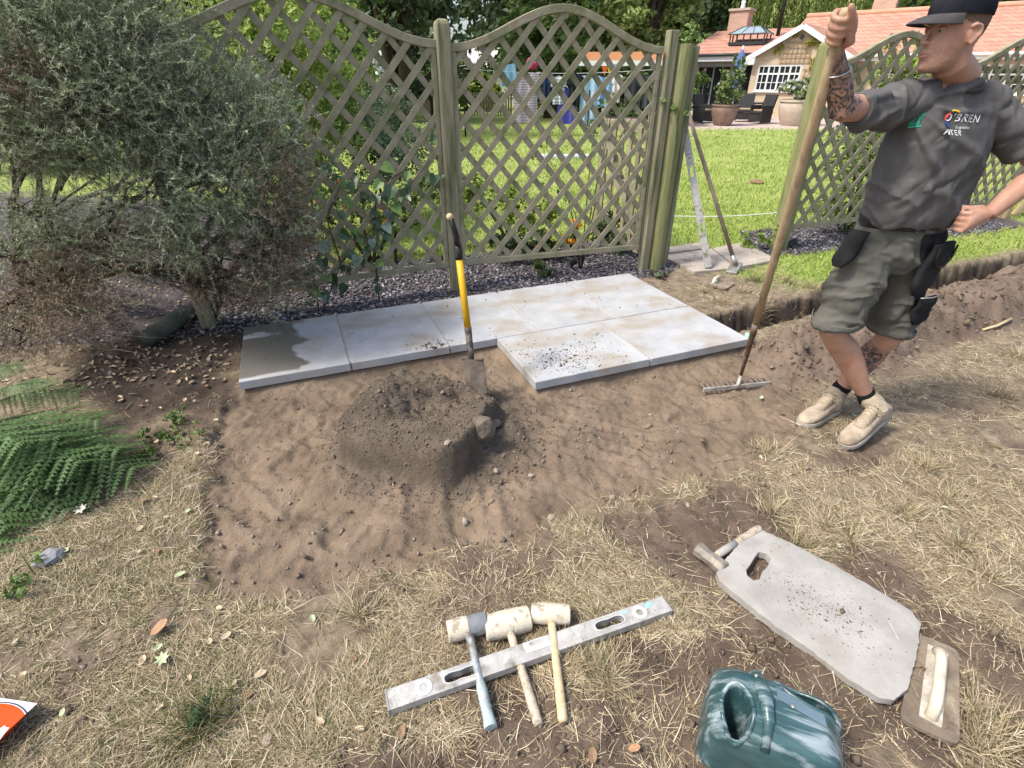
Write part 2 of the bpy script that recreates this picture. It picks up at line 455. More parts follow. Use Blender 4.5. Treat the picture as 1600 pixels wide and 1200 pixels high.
gm = bpy.data.materials.new('garden_ground'); gm.use_nodes = True
n = gm.node_tree.nodes; L = gm.node_tree.links
b = n['Principled BSDF']; b.inputs['Roughness'].default_value = .95; b.inputs['Specular IOR Level'].default_value = .15
a1 = n.new('ShaderNodeAttribute'); a1.attribute_name = 'mask1'
a2 = n.new('ShaderNodeAttribute'); a2.attribute_name = 'mask2'
s1 = n.new('ShaderNodeSeparateColor'); L.new(a1.outputs['Color'], s1.inputs[0])
s2 = n.new('ShaderNodeSeparateColor'); L.new(a2.outputs['Color'], s2.inputs[0])
tc = n.new('ShaderNodeTexCoord')
def gn(scale, c1, c2, lo=.35, hi=.65, detail=8, off=0):
    mp = n.new('ShaderNodeMapping'); mp.inputs['Location'].default_value = (off, off * 1.7, 0); L.new(tc.outputs['Object'], mp.inputs[0])
    t = n.new('ShaderNodeTexNoise'); t.inputs['Scale'].default_value = scale; t.inputs['Detail'].default_value = detail; t.inputs['Roughness'].default_value = .65; L.new(mp.outputs[0], t.inputs['Vector'])
    r = n.new('ShaderNodeValToRGB'); r.color_ramp.elements[0].position = lo; r.color_ramp.elements[1].position = hi
    r.color_ramp.elements[0].color = tuple(c1) + (1,); r.color_ramp.elements[1].color = tuple(c2) + (1,)
    L.new(t.outputs[0], r.inputs[0]); return r.outputs[0]
def gmix(fac, A, B):
    x = n.new('ShaderNodeMix'); x.data_type = 'RGBA'; L.new(fac, x.inputs[0]); L.new(A, x.inputs[6]); L.new(B, x.inputs[7]); return x.outputs[2]
dry = gn(14, (.13, .10, .07), (.30, .24, .165))
sandc = gn(4, (.148, .110, .076), (.255, .193, .136), off=3)
sand_d = gn(9, (.095, .075, .056), (.16, .128, .097), off=5)
soilc = gn(6, (.092, .066, .049), (.170, .126, .094), off=7)
spoilc = gn(5, (.135, .098, .072), (.22, .165, .125), off=9)
lawnc = gn(.9, (.20, .27, .055), (.36, .40, .13), off=2, lo=.3, hi=.7)
bedc = gn(40, (.05, .042, .042), (.16, .14, .145), off=4)
patc = gn(3, (.42, .33, .28), (.55, .45, .39), off=6)
c = gmix(s1.outputs[0], dry, sandc)
c = gmix(s2.outputs[0], c, sand_d)
c = gmix(s1.outputs[1], c, soilc)
c = gmix(s2.outputs[2], c, spoilc)
c = gmix(s1.outputs[2], c, lawnc)
c = gmix(a1.outputs['Alpha'], c, bedc)
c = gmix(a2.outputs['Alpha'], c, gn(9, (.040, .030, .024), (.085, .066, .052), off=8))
c = gmix(s2.outputs[1], c, patc)
L.new(c, b.inputs['Base Color'])
nb = n.new('ShaderNodeTexNoise'); nb.inputs['Scale'].default_value = 70; nb.inputs['Detail'].default_value = 8; nb.inputs['Roughness'].default_value = .7; L.new(tc.outputs['Object'], nb.inputs['Vector'])
bp = n.new('ShaderNodeBump'); bp.inputs['Strength'].default_value = .9; bp.inputs['Distance'].default_value = .012; L.new(nb.outputs[0], bp.inputs['Height']); L.new(bp.outputs[0], b.inputs['Normal'])
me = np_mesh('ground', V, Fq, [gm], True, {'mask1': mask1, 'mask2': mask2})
o = link('ground', me, None, None); o['kind'] = 'structure'
def gz(x, y):
    return float(Hf(np.array([x]), np.array([y]))[0])

# ------------------------------------------------------------------ paving slabs
bedm = MB()
for (u0, u1, v0, v1) in [(0.03, 3.17, .03, .82), (1.63, 3.17, .82, 1.46)]:
    bedm.add([sl(u0, v0, .004), sl(u1, v0, .004), sl(u1, v1, .004), sl(u0, v1, .004), sl(u0, v0, .064), sl(u1, v0, .064), sl(u1, v1, .064), sl(u0, v1, .064)], [(0, 1, 2, 3), (7, 6, 5, 4), (4, 5, 1, 0), (5, 6, 2, 1), (6, 7, 3, 2), (7, 4, 0, 3)])
paving = bpy.data.objects.new('paving', bedm.mesh('paving')); COL.objects.link(paving); paving.data.materials.append(mat('mortar_joint', (.34, .31, .26), (.44, .41, .35), scale=20, rough=.95, bump=.5)); paving['kind'] = 'structure'
# slab with a dark wet patch
wet = mat('wet_patched_concrete', (0.352, 0.36, 0.366), (0.455, 0.46, 0.46), scale=3.5, rough=0.7, bump=0.25, bscale=120, c3=(0.36, 0.33, 0.285), s3=3.0, t3=0.58, bdist=.003, e3=.12)
n = wet.node_tree.nodes; L = wet.node_tree.links; b = n['Principled BSDF']
tc = n.new('ShaderNodeTexCoord'); sx = n.new('ShaderNodeSeparateXYZ'); L.new(tc.outputs['Object'], sx.inputs[0])
no = n.new('ShaderNodeTexNoise'); no.inputs['Scale'].default_value = 5; no.inputs['Detail'].default_value = 5; L.new(tc.outputs['Object'], no.inputs['Vector'])
def mth(op, a_, b_):
    m_ = n.new('ShaderNodeMath'); m_.operation = op
    for i_, q_ in enumerate((a_, b_)):
        if isinstance(q_, (int, float)): m_.inputs[i_].default_value = q_
        else: L.new(q_, m_.inputs[i_])
    return m_.outputs[0]
e = mth('ADD', sx.outputs[0], mth('MULTIPLY', mth('SUBTRACT', no.outputs[0], .5), .45))
m1_ = n.new('ShaderNodeMapRange'); m1_.inputs[1].default_value = .062; m1_.inputs[2].default_value = .028; L.new(e, m1_.inputs[0])
e2 = mth('ADD', mth('ABSOLUTE', mth('SUBTRACT', sx.outputs[1], .22), 0), mth('MULTIPLY', mth('SUBTRACT', no.outputs[0], .5), .3))
m2_ = n.new('ShaderNodeMapRange'); m2_.inputs[1].default_value = .02; m2_.inputs[2].default_value = .035; L.new(e2, m2_.inputs[0])
e3 = n.new('ShaderNodeMapRange'); e3.inputs[1].default_value = -.05; e3.inputs[2].default_value = -.15; L.new(sx.outputs[0], e3.inputs[0])
hole = mth('MULTIPLY', mth('SUBTRACT', 1, m2_.outputs[0]), e3.outputs[0])
edge = n.new('ShaderNodeMapRange'); edge.inputs[1].default_value = -.39; edge.inputs[2].default_value = -.37; L.new(mth('ADD', sx.outputs[1], mth('MULTIPLY', mth('SUBTRACT', no.outputs[0], .5), .06)), edge.inputs[0])
wm = mth('MULTIPLY', mth('MULTIPLY', m1_.outputs[0], mth('SUBTRACT', 1, hole)), edge.outputs[0])
src = b.inputs['Base Color'].links[0].from_socket
mx = n.new('ShaderNodeMix'); mx.data_type = 'RGBA'; L.new(wm, mx.inputs[0]); L.new(src, mx.inputs[6]); mx.inputs[7].default_value = (.155, .145, .125, 1); L.new(mx.outputs[2], b.inputs['Base Color'])
rr = n.new('ShaderNodeMapRange'); rr.inputs[3].default_value = .7; rr.inputs[4].default_value = .28; L.new(wm, rr.inputs[0]); L.new(rr.outputs[0], b.inputs['Roughness'])

def slab(u0, u1, v0, v1, m, z=.072, tilt=0.0):
    gap = .0065
    cu, cv = (u0 + u1) / 2, (v0 + v1) / 2
    hx, hy = (u1 - u0) / 2 - gap, (v1 - v0) / 2 - gap
    bm = bmesh.new()
    # top with a little raised arris: a grid with gently uneven edges
    pts = []
    NX = 10
    ring = [(-hx + 2 * hx * i / NX, -hy) for i in range(NX)] + [(hx, -hy + 2 * hy * i / NX) for i in range(NX)] + [(hx - 2 * hx * i / NX, hy) for i in range(NX)] + [(-hx, hy - 2 * hy * i / NX) for i in range(NX)]
    jit = [(random.gauss(0, .0009), random.gauss(0, .0009)) for _ in ring]
    mb = MB()
    r = lambda k, z_, ins: [Vector((x * (1 - ins / hx) + jx * k, y * (1 - ins / hy) + jy * k, z_)) for (x, y), (jx, jy) in zip(ring, jit)]
    mb.loft([r(1, -.052, 0), r(1, -.004, 0), r(1, -.0012, .0012), r(1, 0, .004)], True)
    o = link('slab', mb.mesh('slab'), m, paving)
    c_ = sl(cu, cv, z)
    o.location = c_; o.rotation_euler = (tilt, tilt * .5, math.atan2(SE.y, SE.x))
    return o
for i in range(5):
    slab(i * .64, i * .64 + .64, 0, .85, wet if i == 0 else M['slab'], .070 + random.uniform(-.001, .001), random.uniform(-.001, .001))
slab(1.6, 2.4, .85, 1.5, M['slab'], .0725)
slab(2.4, 3.2, .85, 1.5, M['slab'], .0715)
# ------------------------------------------------------------------ trellis fence
def trellis_panel(A, B, label, zb=.20, ze=1.80, amp=.25, m=None, sp=.188, ang=49, group=None):
    A = Vector((A[0], A[1], 0)); B = Vector((B[0], B[1], 0))
    d = B - A; W = d.length; rz = math.atan2(d.y, d.x)
    m = m or M['trellis']
    t = thing('trellis_fence_panel', label, 'fence panel', A, rz, group)
    zt = lambda x: ze + amp * (1 - math.cos(2 * math.pi * min(max(x / W, 0), 1))) / 2
    th = .038
    # top rail, bent
    rings = []
    N = 36
    for i in range(N + 1):
        x = W * i / N; z = zt(x)
        s_ = (zt(min(x + .01, W)) - zt(max(x - .01, 0))) / (min(x + .01, W) - max(x - .01, 0))
        nx_, nz_ = -s_ / math.hypot(1, s_), 1 / math.hypot(1, s_)
        h = .052
        rings.append([(x, -th / 2 - .006, z), (x, th / 2 + .006, z), (x - nx_ * h, th / 2 + .006, z - nz_ * h), (x - nx_ * h, -th / 2 - .006, z - nz_ * h)])
    part('top_rail', MB().loft(rings), m, t, bevel=.004)
    part('bottom_rail', MB().box((W / 2, 0, zb + .024), (W, th, .048)), m, t, bevel=.003)
    for x in (.02, W - .02):
        part('stile', MB().box((x, 0, (zb + .05 + ze - .05) / 2), (.036, th - .006, ze - zb - .1)), m, t, bevel=.003)
    # laths: the rising ones in front, the falling ones behind
    a = R(ang); ca, sa = math.cos(a), math.sin(a)
    wd = .043; tl = .014
    step = sp
    for sgn, yo in ((1, -tl / 2 - .0005), (-1, tl / 2 + .0005)):
        x0 = -3.2 + (.05 if sgn > 0 else .11)
        while x0 < W + 3.2:
            # line from (x0, zb) direction (sgn*ca, sa)
            ts = np.arange(-.2, 4, .01)
            ok = [q for q in ts if .022 < x0 + sgn * ca * q < W - .022 and zb + .035 < zb + sa * q < zt(x0 + sgn * ca * q) - .035]
            if ok and ok[-1] - ok[0] > .09:
                q0, q1 = ok[0], ok[-1]
                j = random.uniform(-.003, .003)
                p0 = Vector((x0 + sgn * ca * q0 + j, yo, zb + sa * q0)); p1 = Vector((x0 + sgn * ca * q1 + j, yo, zb + sa * q1))
                part('lath', MB().bar(p0, p1, tl + random.uniform(-.001, .0005), wd + random.uniform(-.003, .003), up=(-sgn * sa, 0, ca)), m, t)
            x0 += step
    return t

def square_post(P, rz, h, label, w_=.1, m=None, round_top=True, lean=(0, 0), group=None, name='fence_post'):
    m = m or M['post']
    mb = MB()
    n_ = 4
    prof = [(-.3, 1), (h - .06, 1), (h - .03, .96), (h - .012, .80), (h, .45)] if round_top else [(-.3, 1), (h - .01, 1), (h, .95)]
    rings = []
    for z, k in prof:
        hw = w_ / 2 * k
        c_ = .012 * k
        ring = []
        for sx_, sy_ in ((-1, -1), (1, -1), (1, 1), (-1, 1)):
            pts = [(sx_ * (hw - c_), sy_ * hw), (sx_ * hw, sy_ * (hw - c_))]
            if sx_ * sy_ > 0: pts = pts[::-1] if False else pts
            if (sx_, sy_) in ((-1, -1), (1, 1)): pts = [pts[1], pts[0]]
            ring += [(x + lean[0] * z, y + lean[1] * z, z) for x, y in pts]
        rings.append(ring)
    mb.loft(rings)
    o = link(name, mb.mesh(name), m)
    o.location = (P[0], P[1], 0); o.rotation_euler = (0, 0, rz)
    return tag(o, label, 'post', group)

P1 = Vector((-.49, 4.41, 0)); P2 = Vector((1.22, 4.93, 0)); P3 = Vector((2.86, 5.62, 0))
FD = (P2 - P1).normalized(); fa = math.atan2(FD.y, FD.x)
ND = Vector((-FD.y, FD.x, 0))
fd1 = (Matrix.Rotation(R(8), 3, 'Z') @ FD)
A1 = P1 - fd1 * .055; A0 = A1 - fd1 * 1.83
trellis_panel(A0, A1, 'trellis panel with a climbing plant, between the grey-green bush and the round-topped post', ze=1.83)
trellis_panel(P1 + FD * .055, P1 + FD * .055 + FD * 1.70, 'trellis panel between the round-topped post and the paired posts beside the gateway', ze=1.81)
square_post(P1, fa, 1.95, 'round-topped square timber post between two trellis panels, behind the yellow shovel', .105)
P0 = A0 - fd1 * .06
square_post(P0, fa + .14, 1.62, 'timber fence post almost hidden inside the grey-green bush', .1)
# the cluster at the gateway
q = P1 + FD * 1.80
square_post(q + FD * .03, fa, 1.92, 'square timber post against the trellis panel, left of the thicker green post', .085, round_top=False)
def round_post(P, r, h, m, label, flatx=1.0):
    mb = MB(); rings = []
    for z, k in ((-.3, 1), (.5, 1.0), (1.2, .99), (h - .008, .985), (h, .95)):
        rings.append([(math.cos(2 * math.pi * i / 20) * r * k * flatx * (1 + .02 * math.sin(3 * i)), math.sin(2 * math.pi * i / 20) * r * k, z) for i in range(20)])
    mb.loft(rings)
    o = link('gate_post', mb.mesh('gate_post'), m, smooth=True); o.data.set_sharp_from_angle(angle=R(40))
    o.location = (P.x, P.y, 0)
    return tag(o, label, 'post')
round_post(q + FD * .155 + ND * .005, .078, 1.83, M['post_green'], 'thick green round post beside the trellis panel at the gateway')
square_post(q + FD * .262 + ND * .015, fa, 1.82, 'narrow pale plank-like post right behind the thick green post', .062, round_top=False)
square_post(P3, fa + .3, 1.88, 'square gate post on the far side of the gateway, behind the raised rake handle', .14, m=M['post_green'])
# right-hand run
FD2 = (Matrix.Rotation(R(5), 3, 'Z') @ FD)
B0 = P3 + FD2 * .09; B1 = B0 + FD2 * 1.8
B2 = B1 + FD2 * .12; B3 = B2 + FD2 * 1.8
trellis_panel(B0, B1, 'trellis panel with a leafy shrub behind the worker, right of the gateway', ze=1.72, amp=.26)
trellis_panel(B2, B3, 'trellis panel furthest from the gateway, behind the worker\'s bent elbow', ze=1.72, amp=.26)
square_post(B1 + FD2 * .06, fa + .1, 1.72, 'square post between the two trellis panels behind the worker', .09)
square_post(B3 + FD2 * .06, fa + .1, 1.72, 'new pale post at the end of the trellis run behind the worker', .10, m=M['post_new'])
# slanting raw timber prop
pa = g(1505, 345); 
mb = MB().bar((pa.x + .9, pa.y + .3, 0.0), (pa.x + 1.6, pa.y + .45, 1.1), .045, .09, up=(0, 1, 0))
top('timber_prop', mb, M['post_new'], 'raw pale timber prop slanting behind the worker\'s forearm', 'timber', (pa.x + .9, pa.y + .3, 0), bevel=.004)

# open garden gate behind the panel
gt = thing('garden_gate', 'open wooden garden gate with diagonal brace seen through the trellis', 'gate', q + FD * .1 + ND * .22, math.atan2(.78, -.35))
gw, gh = .85, 1.25
for x in (.04, gw - .04): part('gate_stile', MB().box((x, 0, .08 + gh / 2), (.08, .04, gh)), M['trellis'], gt, bevel=.004)
for z in (.2, .68, 1.2): part('gate_rail', MB().box((gw / 2, 0, z), (gw - .166, .036, .09)), M['trellis'], gt, bevel=.004)
part('gate_brace', MB().bar((.08, 0, .25), (gw - .08, 0, 1.15), .028, .08, up=(0, 1, 0)), M['trellis'], gt)
for i in range(5):
    x = .15 + i * .137
    part('gate_pale', MB().box((x, .030, .66), (.055, .018, 1.1)), M['trellis'], gt, bevel=.003)

# stepping slabs in the gateway
path = thing('stepping_paving', 'beige paving slabs laid in the gateway behind the leaning spirit level', 'paving', g(1115, 405))
XF[path.name] = Matrix.Translation(g(1115, 405))
pm = mat('beige_paving', (.36, .30, .25), (.46, .40, .34), scale=8, rough=.9, bump=.3, c3=(.24, .2, .16), s3=5, t3=.6)
for quad in ([(1035, 398), (1085, 424), (1150, 418), (1112, 388)], [(1114, 387), (1152, 417), (1215, 405), (1160, 378)], [(1040, 395), (1110, 386), (1092, 378), (1030, 388)]):
    P = [g(x, y, .03) for x, y in quad]
    mb = MB().add([p - Vector((0, 0, .05)) for p in P] + P, [(0, 3, 2, 1), (4, 5, 6, 7), (0, 1, 5, 4), (1, 2, 6, 5), (2, 3, 7, 6), (3, 0, 4, 7)])
    mb.f = [tuple(reversed(f)) for f in mb.f]
    part('slab', mb, pm, path, bevel=.006, world=True)

# small black garden spotlights
for (x, y, lb) in ((893, 420, 'small black garden spotlight on the slate chips under the trellis'), (1236, 388, 'small black garden spotlight beside the gate post')):
    P = g(x, y)
    t = thing('garden_spotlight', lb, 'spotlight', P)
    part('lamp_head', MB().tube([(-.03, -.02, .055), (.035, .02, .075)], [.034, .034], 14), M['black'], t, smooth=True, sharp=40)
    part('lens', MB().tube([(-.034, -.022, .054), (-.031, -.02, .055)], [.028, .028], 14), mat('lamp_glass', (.1, .1, .1), rough=.1), t)
    part('spike', MB().tube([(0, 0, .045), (0, 0, -.06)], [.009, .004], 8), M['black'], t)
# string line
a_, b_ = g(1040, 350), g(1230, 343)
pts = [Vector(a_).lerp(b_, i / 12) + Vector((0, 0, .10 - .03 * math.sin(math.pi * i / 12))) for i in range(13)]
top('string_line', MB().tube(pts, .006, 6), M['white'], 'white builder\'s string stretched low across the lawn in the gateway', 'string', pts[0])
# ------------------------------------------------------------------ tools
from mathutils.geometry import delaunay_2d_cdt
def plate(outer, holes, z0, z1, mb=None, dome=None, tri_inner=None):
    """flat plate with holes: outer and holes are 2-D loops"""
    mb = mb or MB()
    pts = []; edges = []
    loops = [outer] + list(holes)
    for lp in loops:
        s_ = len(pts); pts += [Vector((p[0], p[1])) for p in lp]
        edges += [(s_ + i, s_ + (i + 1) % len(lp)) for i in range(len(lp))]
    nb_ = len(pts)
    for p in (tri_inner or []): pts.append(Vector(p))
    vs, es, fs, *_ = delaunay_2d_cdt(pts, edges, [], 0, 1e-6)
    oa = np.array([(p[0], p[1]) for p in outer]); ha = [np.array([(p[0], p[1]) for p in h]) for h in holes]
    keep = []
    C_ = np.array([[sum(vs[i].x for i in f) / 3, sum(vs[i].y for i in f) / 3] for f in fs])
    k = pdist(C_[:, 0], C_[:, 1], oa) > 0
    for h in ha: k &= pdist(C_[:, 0], C_[:, 1], h) < 0
    dz = (lambda p: dome(p.x, p.y)) if dome else (lambda p: 0)
    nv = len(vs); b0 = len(mb.v)
    mb.v += [Vector((p.x, p.y, z1 + dz(p))) for p in vs] + [Vector((p.x, p.y, z0)) for p in vs]
    for f, kk in zip(fs, k):
        if kk:
            a_, b_, c_ = f
            ar = (vs[b_] - vs[a_]).cross(vs[c_] - vs[a_])
            if ar < 0: a_, b_, c_ = a_, c_, b_
            mb.f += [(b0 + a_, b0 + b_, b0 + c_), (b0 + nv + a_, b0 + nv + c_, b0 + nv + b_)]
    s_ = 0
    for li, lp in enumerate(loops):
        m_ = len(lp)
        b1 = len(mb.v)
        mb.v += [Vector((p[0], p[1], z1 + (dome(p[0], p[1]) if dome else 0))) for p in lp] + [Vector((p[0], p[1], z0)) for p in lp]
        for i in range(m_):
            j = (i + 1) % m_
            f = (b1 + i, b1 + m_ + i, b1 + m_ + j, b1 + j)
            mb.f.append(f)
    return mb
def oblong(cx, cy, L_, r, n_=8):
    return [(cx + L_ / 2 - r + r * math.cos(a), cy + r * math.sin(a)) for a in np.linspace(-math.pi / 2, math.pi / 2, n_)] + [(cx - L_ / 2 + r + r * math.cos(a), cy + r * math.sin(a)) for a in np.linspace(math.pi / 2, 3 * math.pi / 2, n_)]
def circ(cx, cy, r, n_=18):
    return [(cx + r * math.cos(2 * math.pi * i / n_), cy + r * math.sin(2 * math.pi * i / n_)) for i in range(n_)]
def basis(o_, x, y, z):
    return Matrix(((x.x, y.x, z.x, o_.x), (x.y, y.y, z.y, o_.y), (x.z, y.z, z.z, o_.z), (0, 0, 0, 1)))
def place(o_, Mx):
    o_.matrix_world = Mx; XF[o_.name] = Mx

dusty = mat('dusty_aluminium', (.36, .35, .33), (.50, .49, .46), scale=24, rough=.65, metallic=.25, bump=.15, bscale=80, c3=(.22, .19, .15), s3=16, t3=.60)
vial = mat('vial_plastic', (.42, .42, .40), (.50, .50, .47), scale=30, rough=.45)
bluemark = mat('blue_paint_smear', (.25, .42, .46), (.36, .50, .52), scale=30, rough=.7)
def make_level(label, Lg=.95, w_=.062, th=.028, smear=False):
    t = thing('spirit_level', label, 'spirit level')
    outer = [(-Lg / 2, -w_ / 2), (Lg / 2, -w_ / 2), (Lg / 2, w_ / 2), (-Lg / 2, w_ / 2)]
    def peanut(cx):
        pts = []
        for a in np.linspace(0, 2 * math.pi, 28, endpoint=False):
            x = .052 * math.cos(a); y = .017 * np.sign(math.sin(a)) * abs(math.sin(a)) ** .55 * (1 - .28 * math.exp(-(x / .02) ** 2))
            pts.append((cx + x, y))
        return pts
    holes = [peanut(-.255), peanut(.255)]
    part('body', plate(outer, holes, -.0, th), dusty, t, bevel=.0022)
    for cx in (-.255, .255):
        rim_o = [(cx + (x - cx) * 1.12, y * 1.22) for x, y in peanut(cx)]
        part('grip_rim', plate(rim_o, [peanut(cx)], th - .004, th + .0025), vial, t)
    for cx in (-.37, .37):
        v = part('end_vial', plate(circ(cx, 0, .026), [circ(cx, 0, .012)], th - .006, th + .002), vial, t)
        part('bubble_tube', MB().tube([(cx, -.011, th - .008), (cx, .011, th - .008)], .006, 10), mat('vial_liquid', (.34, .38, .22), rough=.15, spec=.6), v)
    c_ = part('centre_vial', plate([(-.045, -.008), (.045, -.008), (.045, .030), (-.045, .030)], [oblong(0, .018, .05, .006)], th - .006, th + .002), vial, t)
    part('bubble_tube', MB().tube([(-.022, .018, th - .006), (.022, .018, th - .006)], .005, 10), M['black'], c_)
    for s_ in (-1, 1):
        e_ = part('end_cap', MB().box((s_ * (Lg / 2 + .003), 0, th / 2), (.006, w_ + .003, th + .003)), mat('grey_end_cap', (.30, .30, .29), rough=.6), t, bevel=.001)
        for yy in (-.021, .021):
            part('rivet', MB().lathe([(.0042, 0), (.004, .0012), (.002, .002)], (s_ * (Lg / 2 - .018), yy, th), 10), vial, e_)
    if smear:
        part('paint_smear', plate([(.395, .004), (.425, .007), (.432, .018), (.418, .026), (.40, .022)], [], th, th + .0006), bluemark, t)
        part('paint_smear', plate([(.30, .015), (.33, .012), (.335, .024), (.31, .027)], [], th, th + .0006), bluemark, t)
    return t
lv = make_level('dusty spirit level lying flat on the grass under three mallets', smear=True)
a_, b_ = g(613, 1092, .03), g(1036, 945, .03)
x_ = (b_ - a_).normalized(); y_ = Vector((-x_.y, x_.x, 0)).normalized()
zc = max(gz(a_.x + .1, a_.y), gz(b_.x - .1, b_.y), gz((a_.x + b_.x) / 2, (a_.y + b_.y) / 2)) + .006
place(lv, basis(Vector(((a_.x + b_.x) / 2, (a_.y + b_.y) / 2, zc)), x_, y_, Vector((0, 0, 1))))
LVZ = zc
lv2 = make_level('spirit level leaning upright against the posts at the gateway', Lg=1.24)
bt = g(1107, 424); tp = at(1068, 196, 5.16)
x_ = (tp - bt).normalized(); z_ = (Vector((0, -1, 0)) - x_ * x_.dot(Vector((0, -1, 0)))).normalized(); z_ = (Matrix.Rotation(R(-12), 3, x_) @ z_); y_ = z_.cross(x_)
place(lv2, basis((bt + tp) / 2 + Vector((0, 0, .01)), x_, y_, z_))

# mallets
cream = mat('dirty_cream_rubber', (.52, .46, .35), (.64, .59, .48), scale=22, rough=.8, bump=.25, bscale=70, c3=(.32, .27, .20), s3=26, t3=.60, e3=.05)
greyr = mat('grey_rubber', (.16, .17, .18), (.24, .25, .26), scale=22, rough=.75, bump=.2, bscale=70, c3=(.40, .38, .33), s3=20, t3=.62)
woodh = mat('pale_wood_handle', (.52, .39, .23), (.62, .49, .31), scale=14, rough=.65, stretch=(3, 3, .4), bump=.1, c3=(.40, .29, .17), s3=18, t3=.62)
woodd = mat('dirty_wood_handle', (.40, .33, .24), (.52, .45, .35), scale=14, rough=.75, stretch=(3, 3, .4), bump=.15, c3=(.24, .19, .13), s3=20, t3=.58)
pipem = mat('scuffed_grey_handle', (.26, .29, .30), (.40, .43, .43), scale=30, rough=.5, metallic=.3, c3=(.18, .15, .12), s3=24, t3=.58)
pipeg = mat('pale_blue_grip', (.30, .38, .38), (.42, .50, .50), scale=25, rough=.7, c3=(.20, .18, .15), s3=22, t3=.62)
def mallet_head(mb, c, ax, L_, r0, r1, n_=22):
    """barrel lying along ax, radii r0 at the ends and r1 in the middle"""
    ax = ax.normalized(); prof = []
    for t_ in (-1, -.985, -.95, -.5, 0, .5, .95, .985, 1):
        k = r1 + (r0 - r1) * t_ * t_
        if abs(t_) > .99: k *= .86
        elif abs(t_) > .97: k *= .95
        prof.append((c + ax * (t_ * L_ / 2), k))
    return mb.tube([p for p, k in prof], [k for p, k in prof], n_)
# heads come from the photograph: ends of each head and of each handle
def mallet(label, hl, hr, hz, r0, r1, he, hez, kind):
    a_, b_ = g(hl[0], hl[1], hz), g(hr[0], hr[1], hz)
    c = (a_ + b_) / 2; ax = (b_ - a_)
    gzc = gz(c.x, c.y)
    c.z = gzc + r1 + .004
    e_ = g(he[0], he[1], hez)
    t = thing('mallet', label, 'mallet', (c.x, c.y, gzc))
    hd = (e_ - c)
    if kind == 'dual':
        axn = ax.normalized()
        part('head_face', mallet_head(MB(), c - axn * ax.length * .245, axn, ax.length * .53, r0, r1), cream, t, True, world=True, sharp=30)
        part('head_face', mallet_head(MB(), c + axn * ax.length * .25, axn, ax.length * .49, r0 * .98, r1 * .97), greyr, t, True, world=True, sharp=30)
        part('handle', MB().tube([c + hd * .10, c + hd * .2, c + hd * .5, c + hd * .62], [.016, .0125, .0125, .0135], 14), pipem, t, True, world=True)
        gr = part('grip', MB().tube([c + hd * .60, c + hd * .64, c + hd * .85, c + hd * .93, c + hd * .97, c + hd], [.0135, .0155, .0155, .017, .0195, .018], 14), pipeg, t, True, world=True, sharp=35)
        for k in (.67, .72, .77, .82): part('grip_ridge', MB().tube([c + hd * k, c + hd * (k + .012)], [.0168, .0168], 14), pipeg, gr, True, world=True)
    else:
        part('head', mallet_head(MB(), c, ax, ax.length, r0, r1), cream, t, True, world=True, sharp=30)
        m_ = woodh if kind == 'pale' else woodd
        part('handle', MB().tube([c + hd * .06, c + hd * .2, c + hd * .45, c + hd * .75, c + hd * .97, c + hd * 1.0], [.0145, .0135, .013, .0145, .015, .012], 14), m_, t, True, world=True)
        part('handle_end', MB().ball(c - hd.normalized() * (r1 * .96), (.014, .014, .004), rot=hd.to_track_quat('Z', 'Y').to_matrix()), m_, t, True, world=True)
    return t
mallet('cream and grey two-faced mallet with pale blue grip lying across the spirit level', (700, 985), (760, 970), .04, .034, .036, (767, 1137), .02, 'dual')
mallet('largest cream rubber mallet, dirty wooden handle, between the other two mallets', (757, 975), (828, 958), .045, .040, .044, (842, 1133), .015, 'dirty')
mallet('cream rubber mallet with the cleanest pale wooden handle across the spirit level', (830, 955), (891, 958), .04, .032, .0355, (880, 1128), .015, 'pale')

# grey kneeling board
bl = [(1190, 825), (1240, 848), (1300, 879), (1370, 918), (1425, 952), (1440, 972), (1436, 1010), (1420, 1075), (1398, 1091), (1378, 1088), (1330, 1060), (1262, 1009), (1215, 978), (1160, 935), (1125, 905), (1120, 893), (1135, 870), (1165, 835)]
bz = .035
w3 = [g(x, y, bz) for x, y in bl]
cx_, cy_ = sum(p.x for p in w3) / len(w3), sum(p.y for p in w3) / len(w3)
xa = (w3[4] - w3[0]).normalized(); xa.z = 0; xa.normalize(); ya = Vector((-xa.y, xa.x, 0))
loc2 = lambda p: ((p.x - cx_) * xa.x + (p.y - cy_) * xa.y, (p.x - cx_) * ya.x + (p.y - cy_) * ya.y)
ol = [loc2(p) for p in w3]
# refine and roughen the outline
fine = []
for i in range(len(ol)):
    p, q_ = ol[i], ol[(i + 1) % len(ol)]
    k = max(2, int(math.hypot(q_[0] - p[0], q_[1] - p[1]) / .012))
    for j in range(k): fine.append((p[0] + (q_[0] - p[0]) * j / k + random.gauss(0, .0013), p[1] + (q_[1] - p[1]) * j / k + random.gauss(0, .0013)))
fine = fine[::-1] if sum(fine[i][0] * fine[(i + 1) % len(fine)][1] - fine[(i + 1) % len(fine)][0] * fine[i][1] for i in range(len(fine))) < 0 else fine
hl_ = [loc2(g(x, y, bz)) for x, y in [(1186, 861), (1198, 864), (1205, 872), (1200, 884), (1191, 893), (1187, 904), (1178, 906), (1168, 898), (1166, 889), (1173, 880), (1180, 868)]]
hol = []
for i in range(len(hl_)):
    p, q_ = hl_[i], hl_[(i + 1) % len(hl_)]
    for j in range(3): hol.append((p[0] + (q_[0] - p[0]) * j / 3, p[1] + (q_[1] - p[1]) * j / 3))
fo = np.array(fine)
inner = [(x, y) for x in np.arange(-.36, .37, .02) for y in np.arange(-.22, .22, .02) if pdist(np.array([x]), np.array([y]), fo)[0] > .008 and pdist(np.array([x]), np.array([y]), np.array(hol))[0] < -.006]
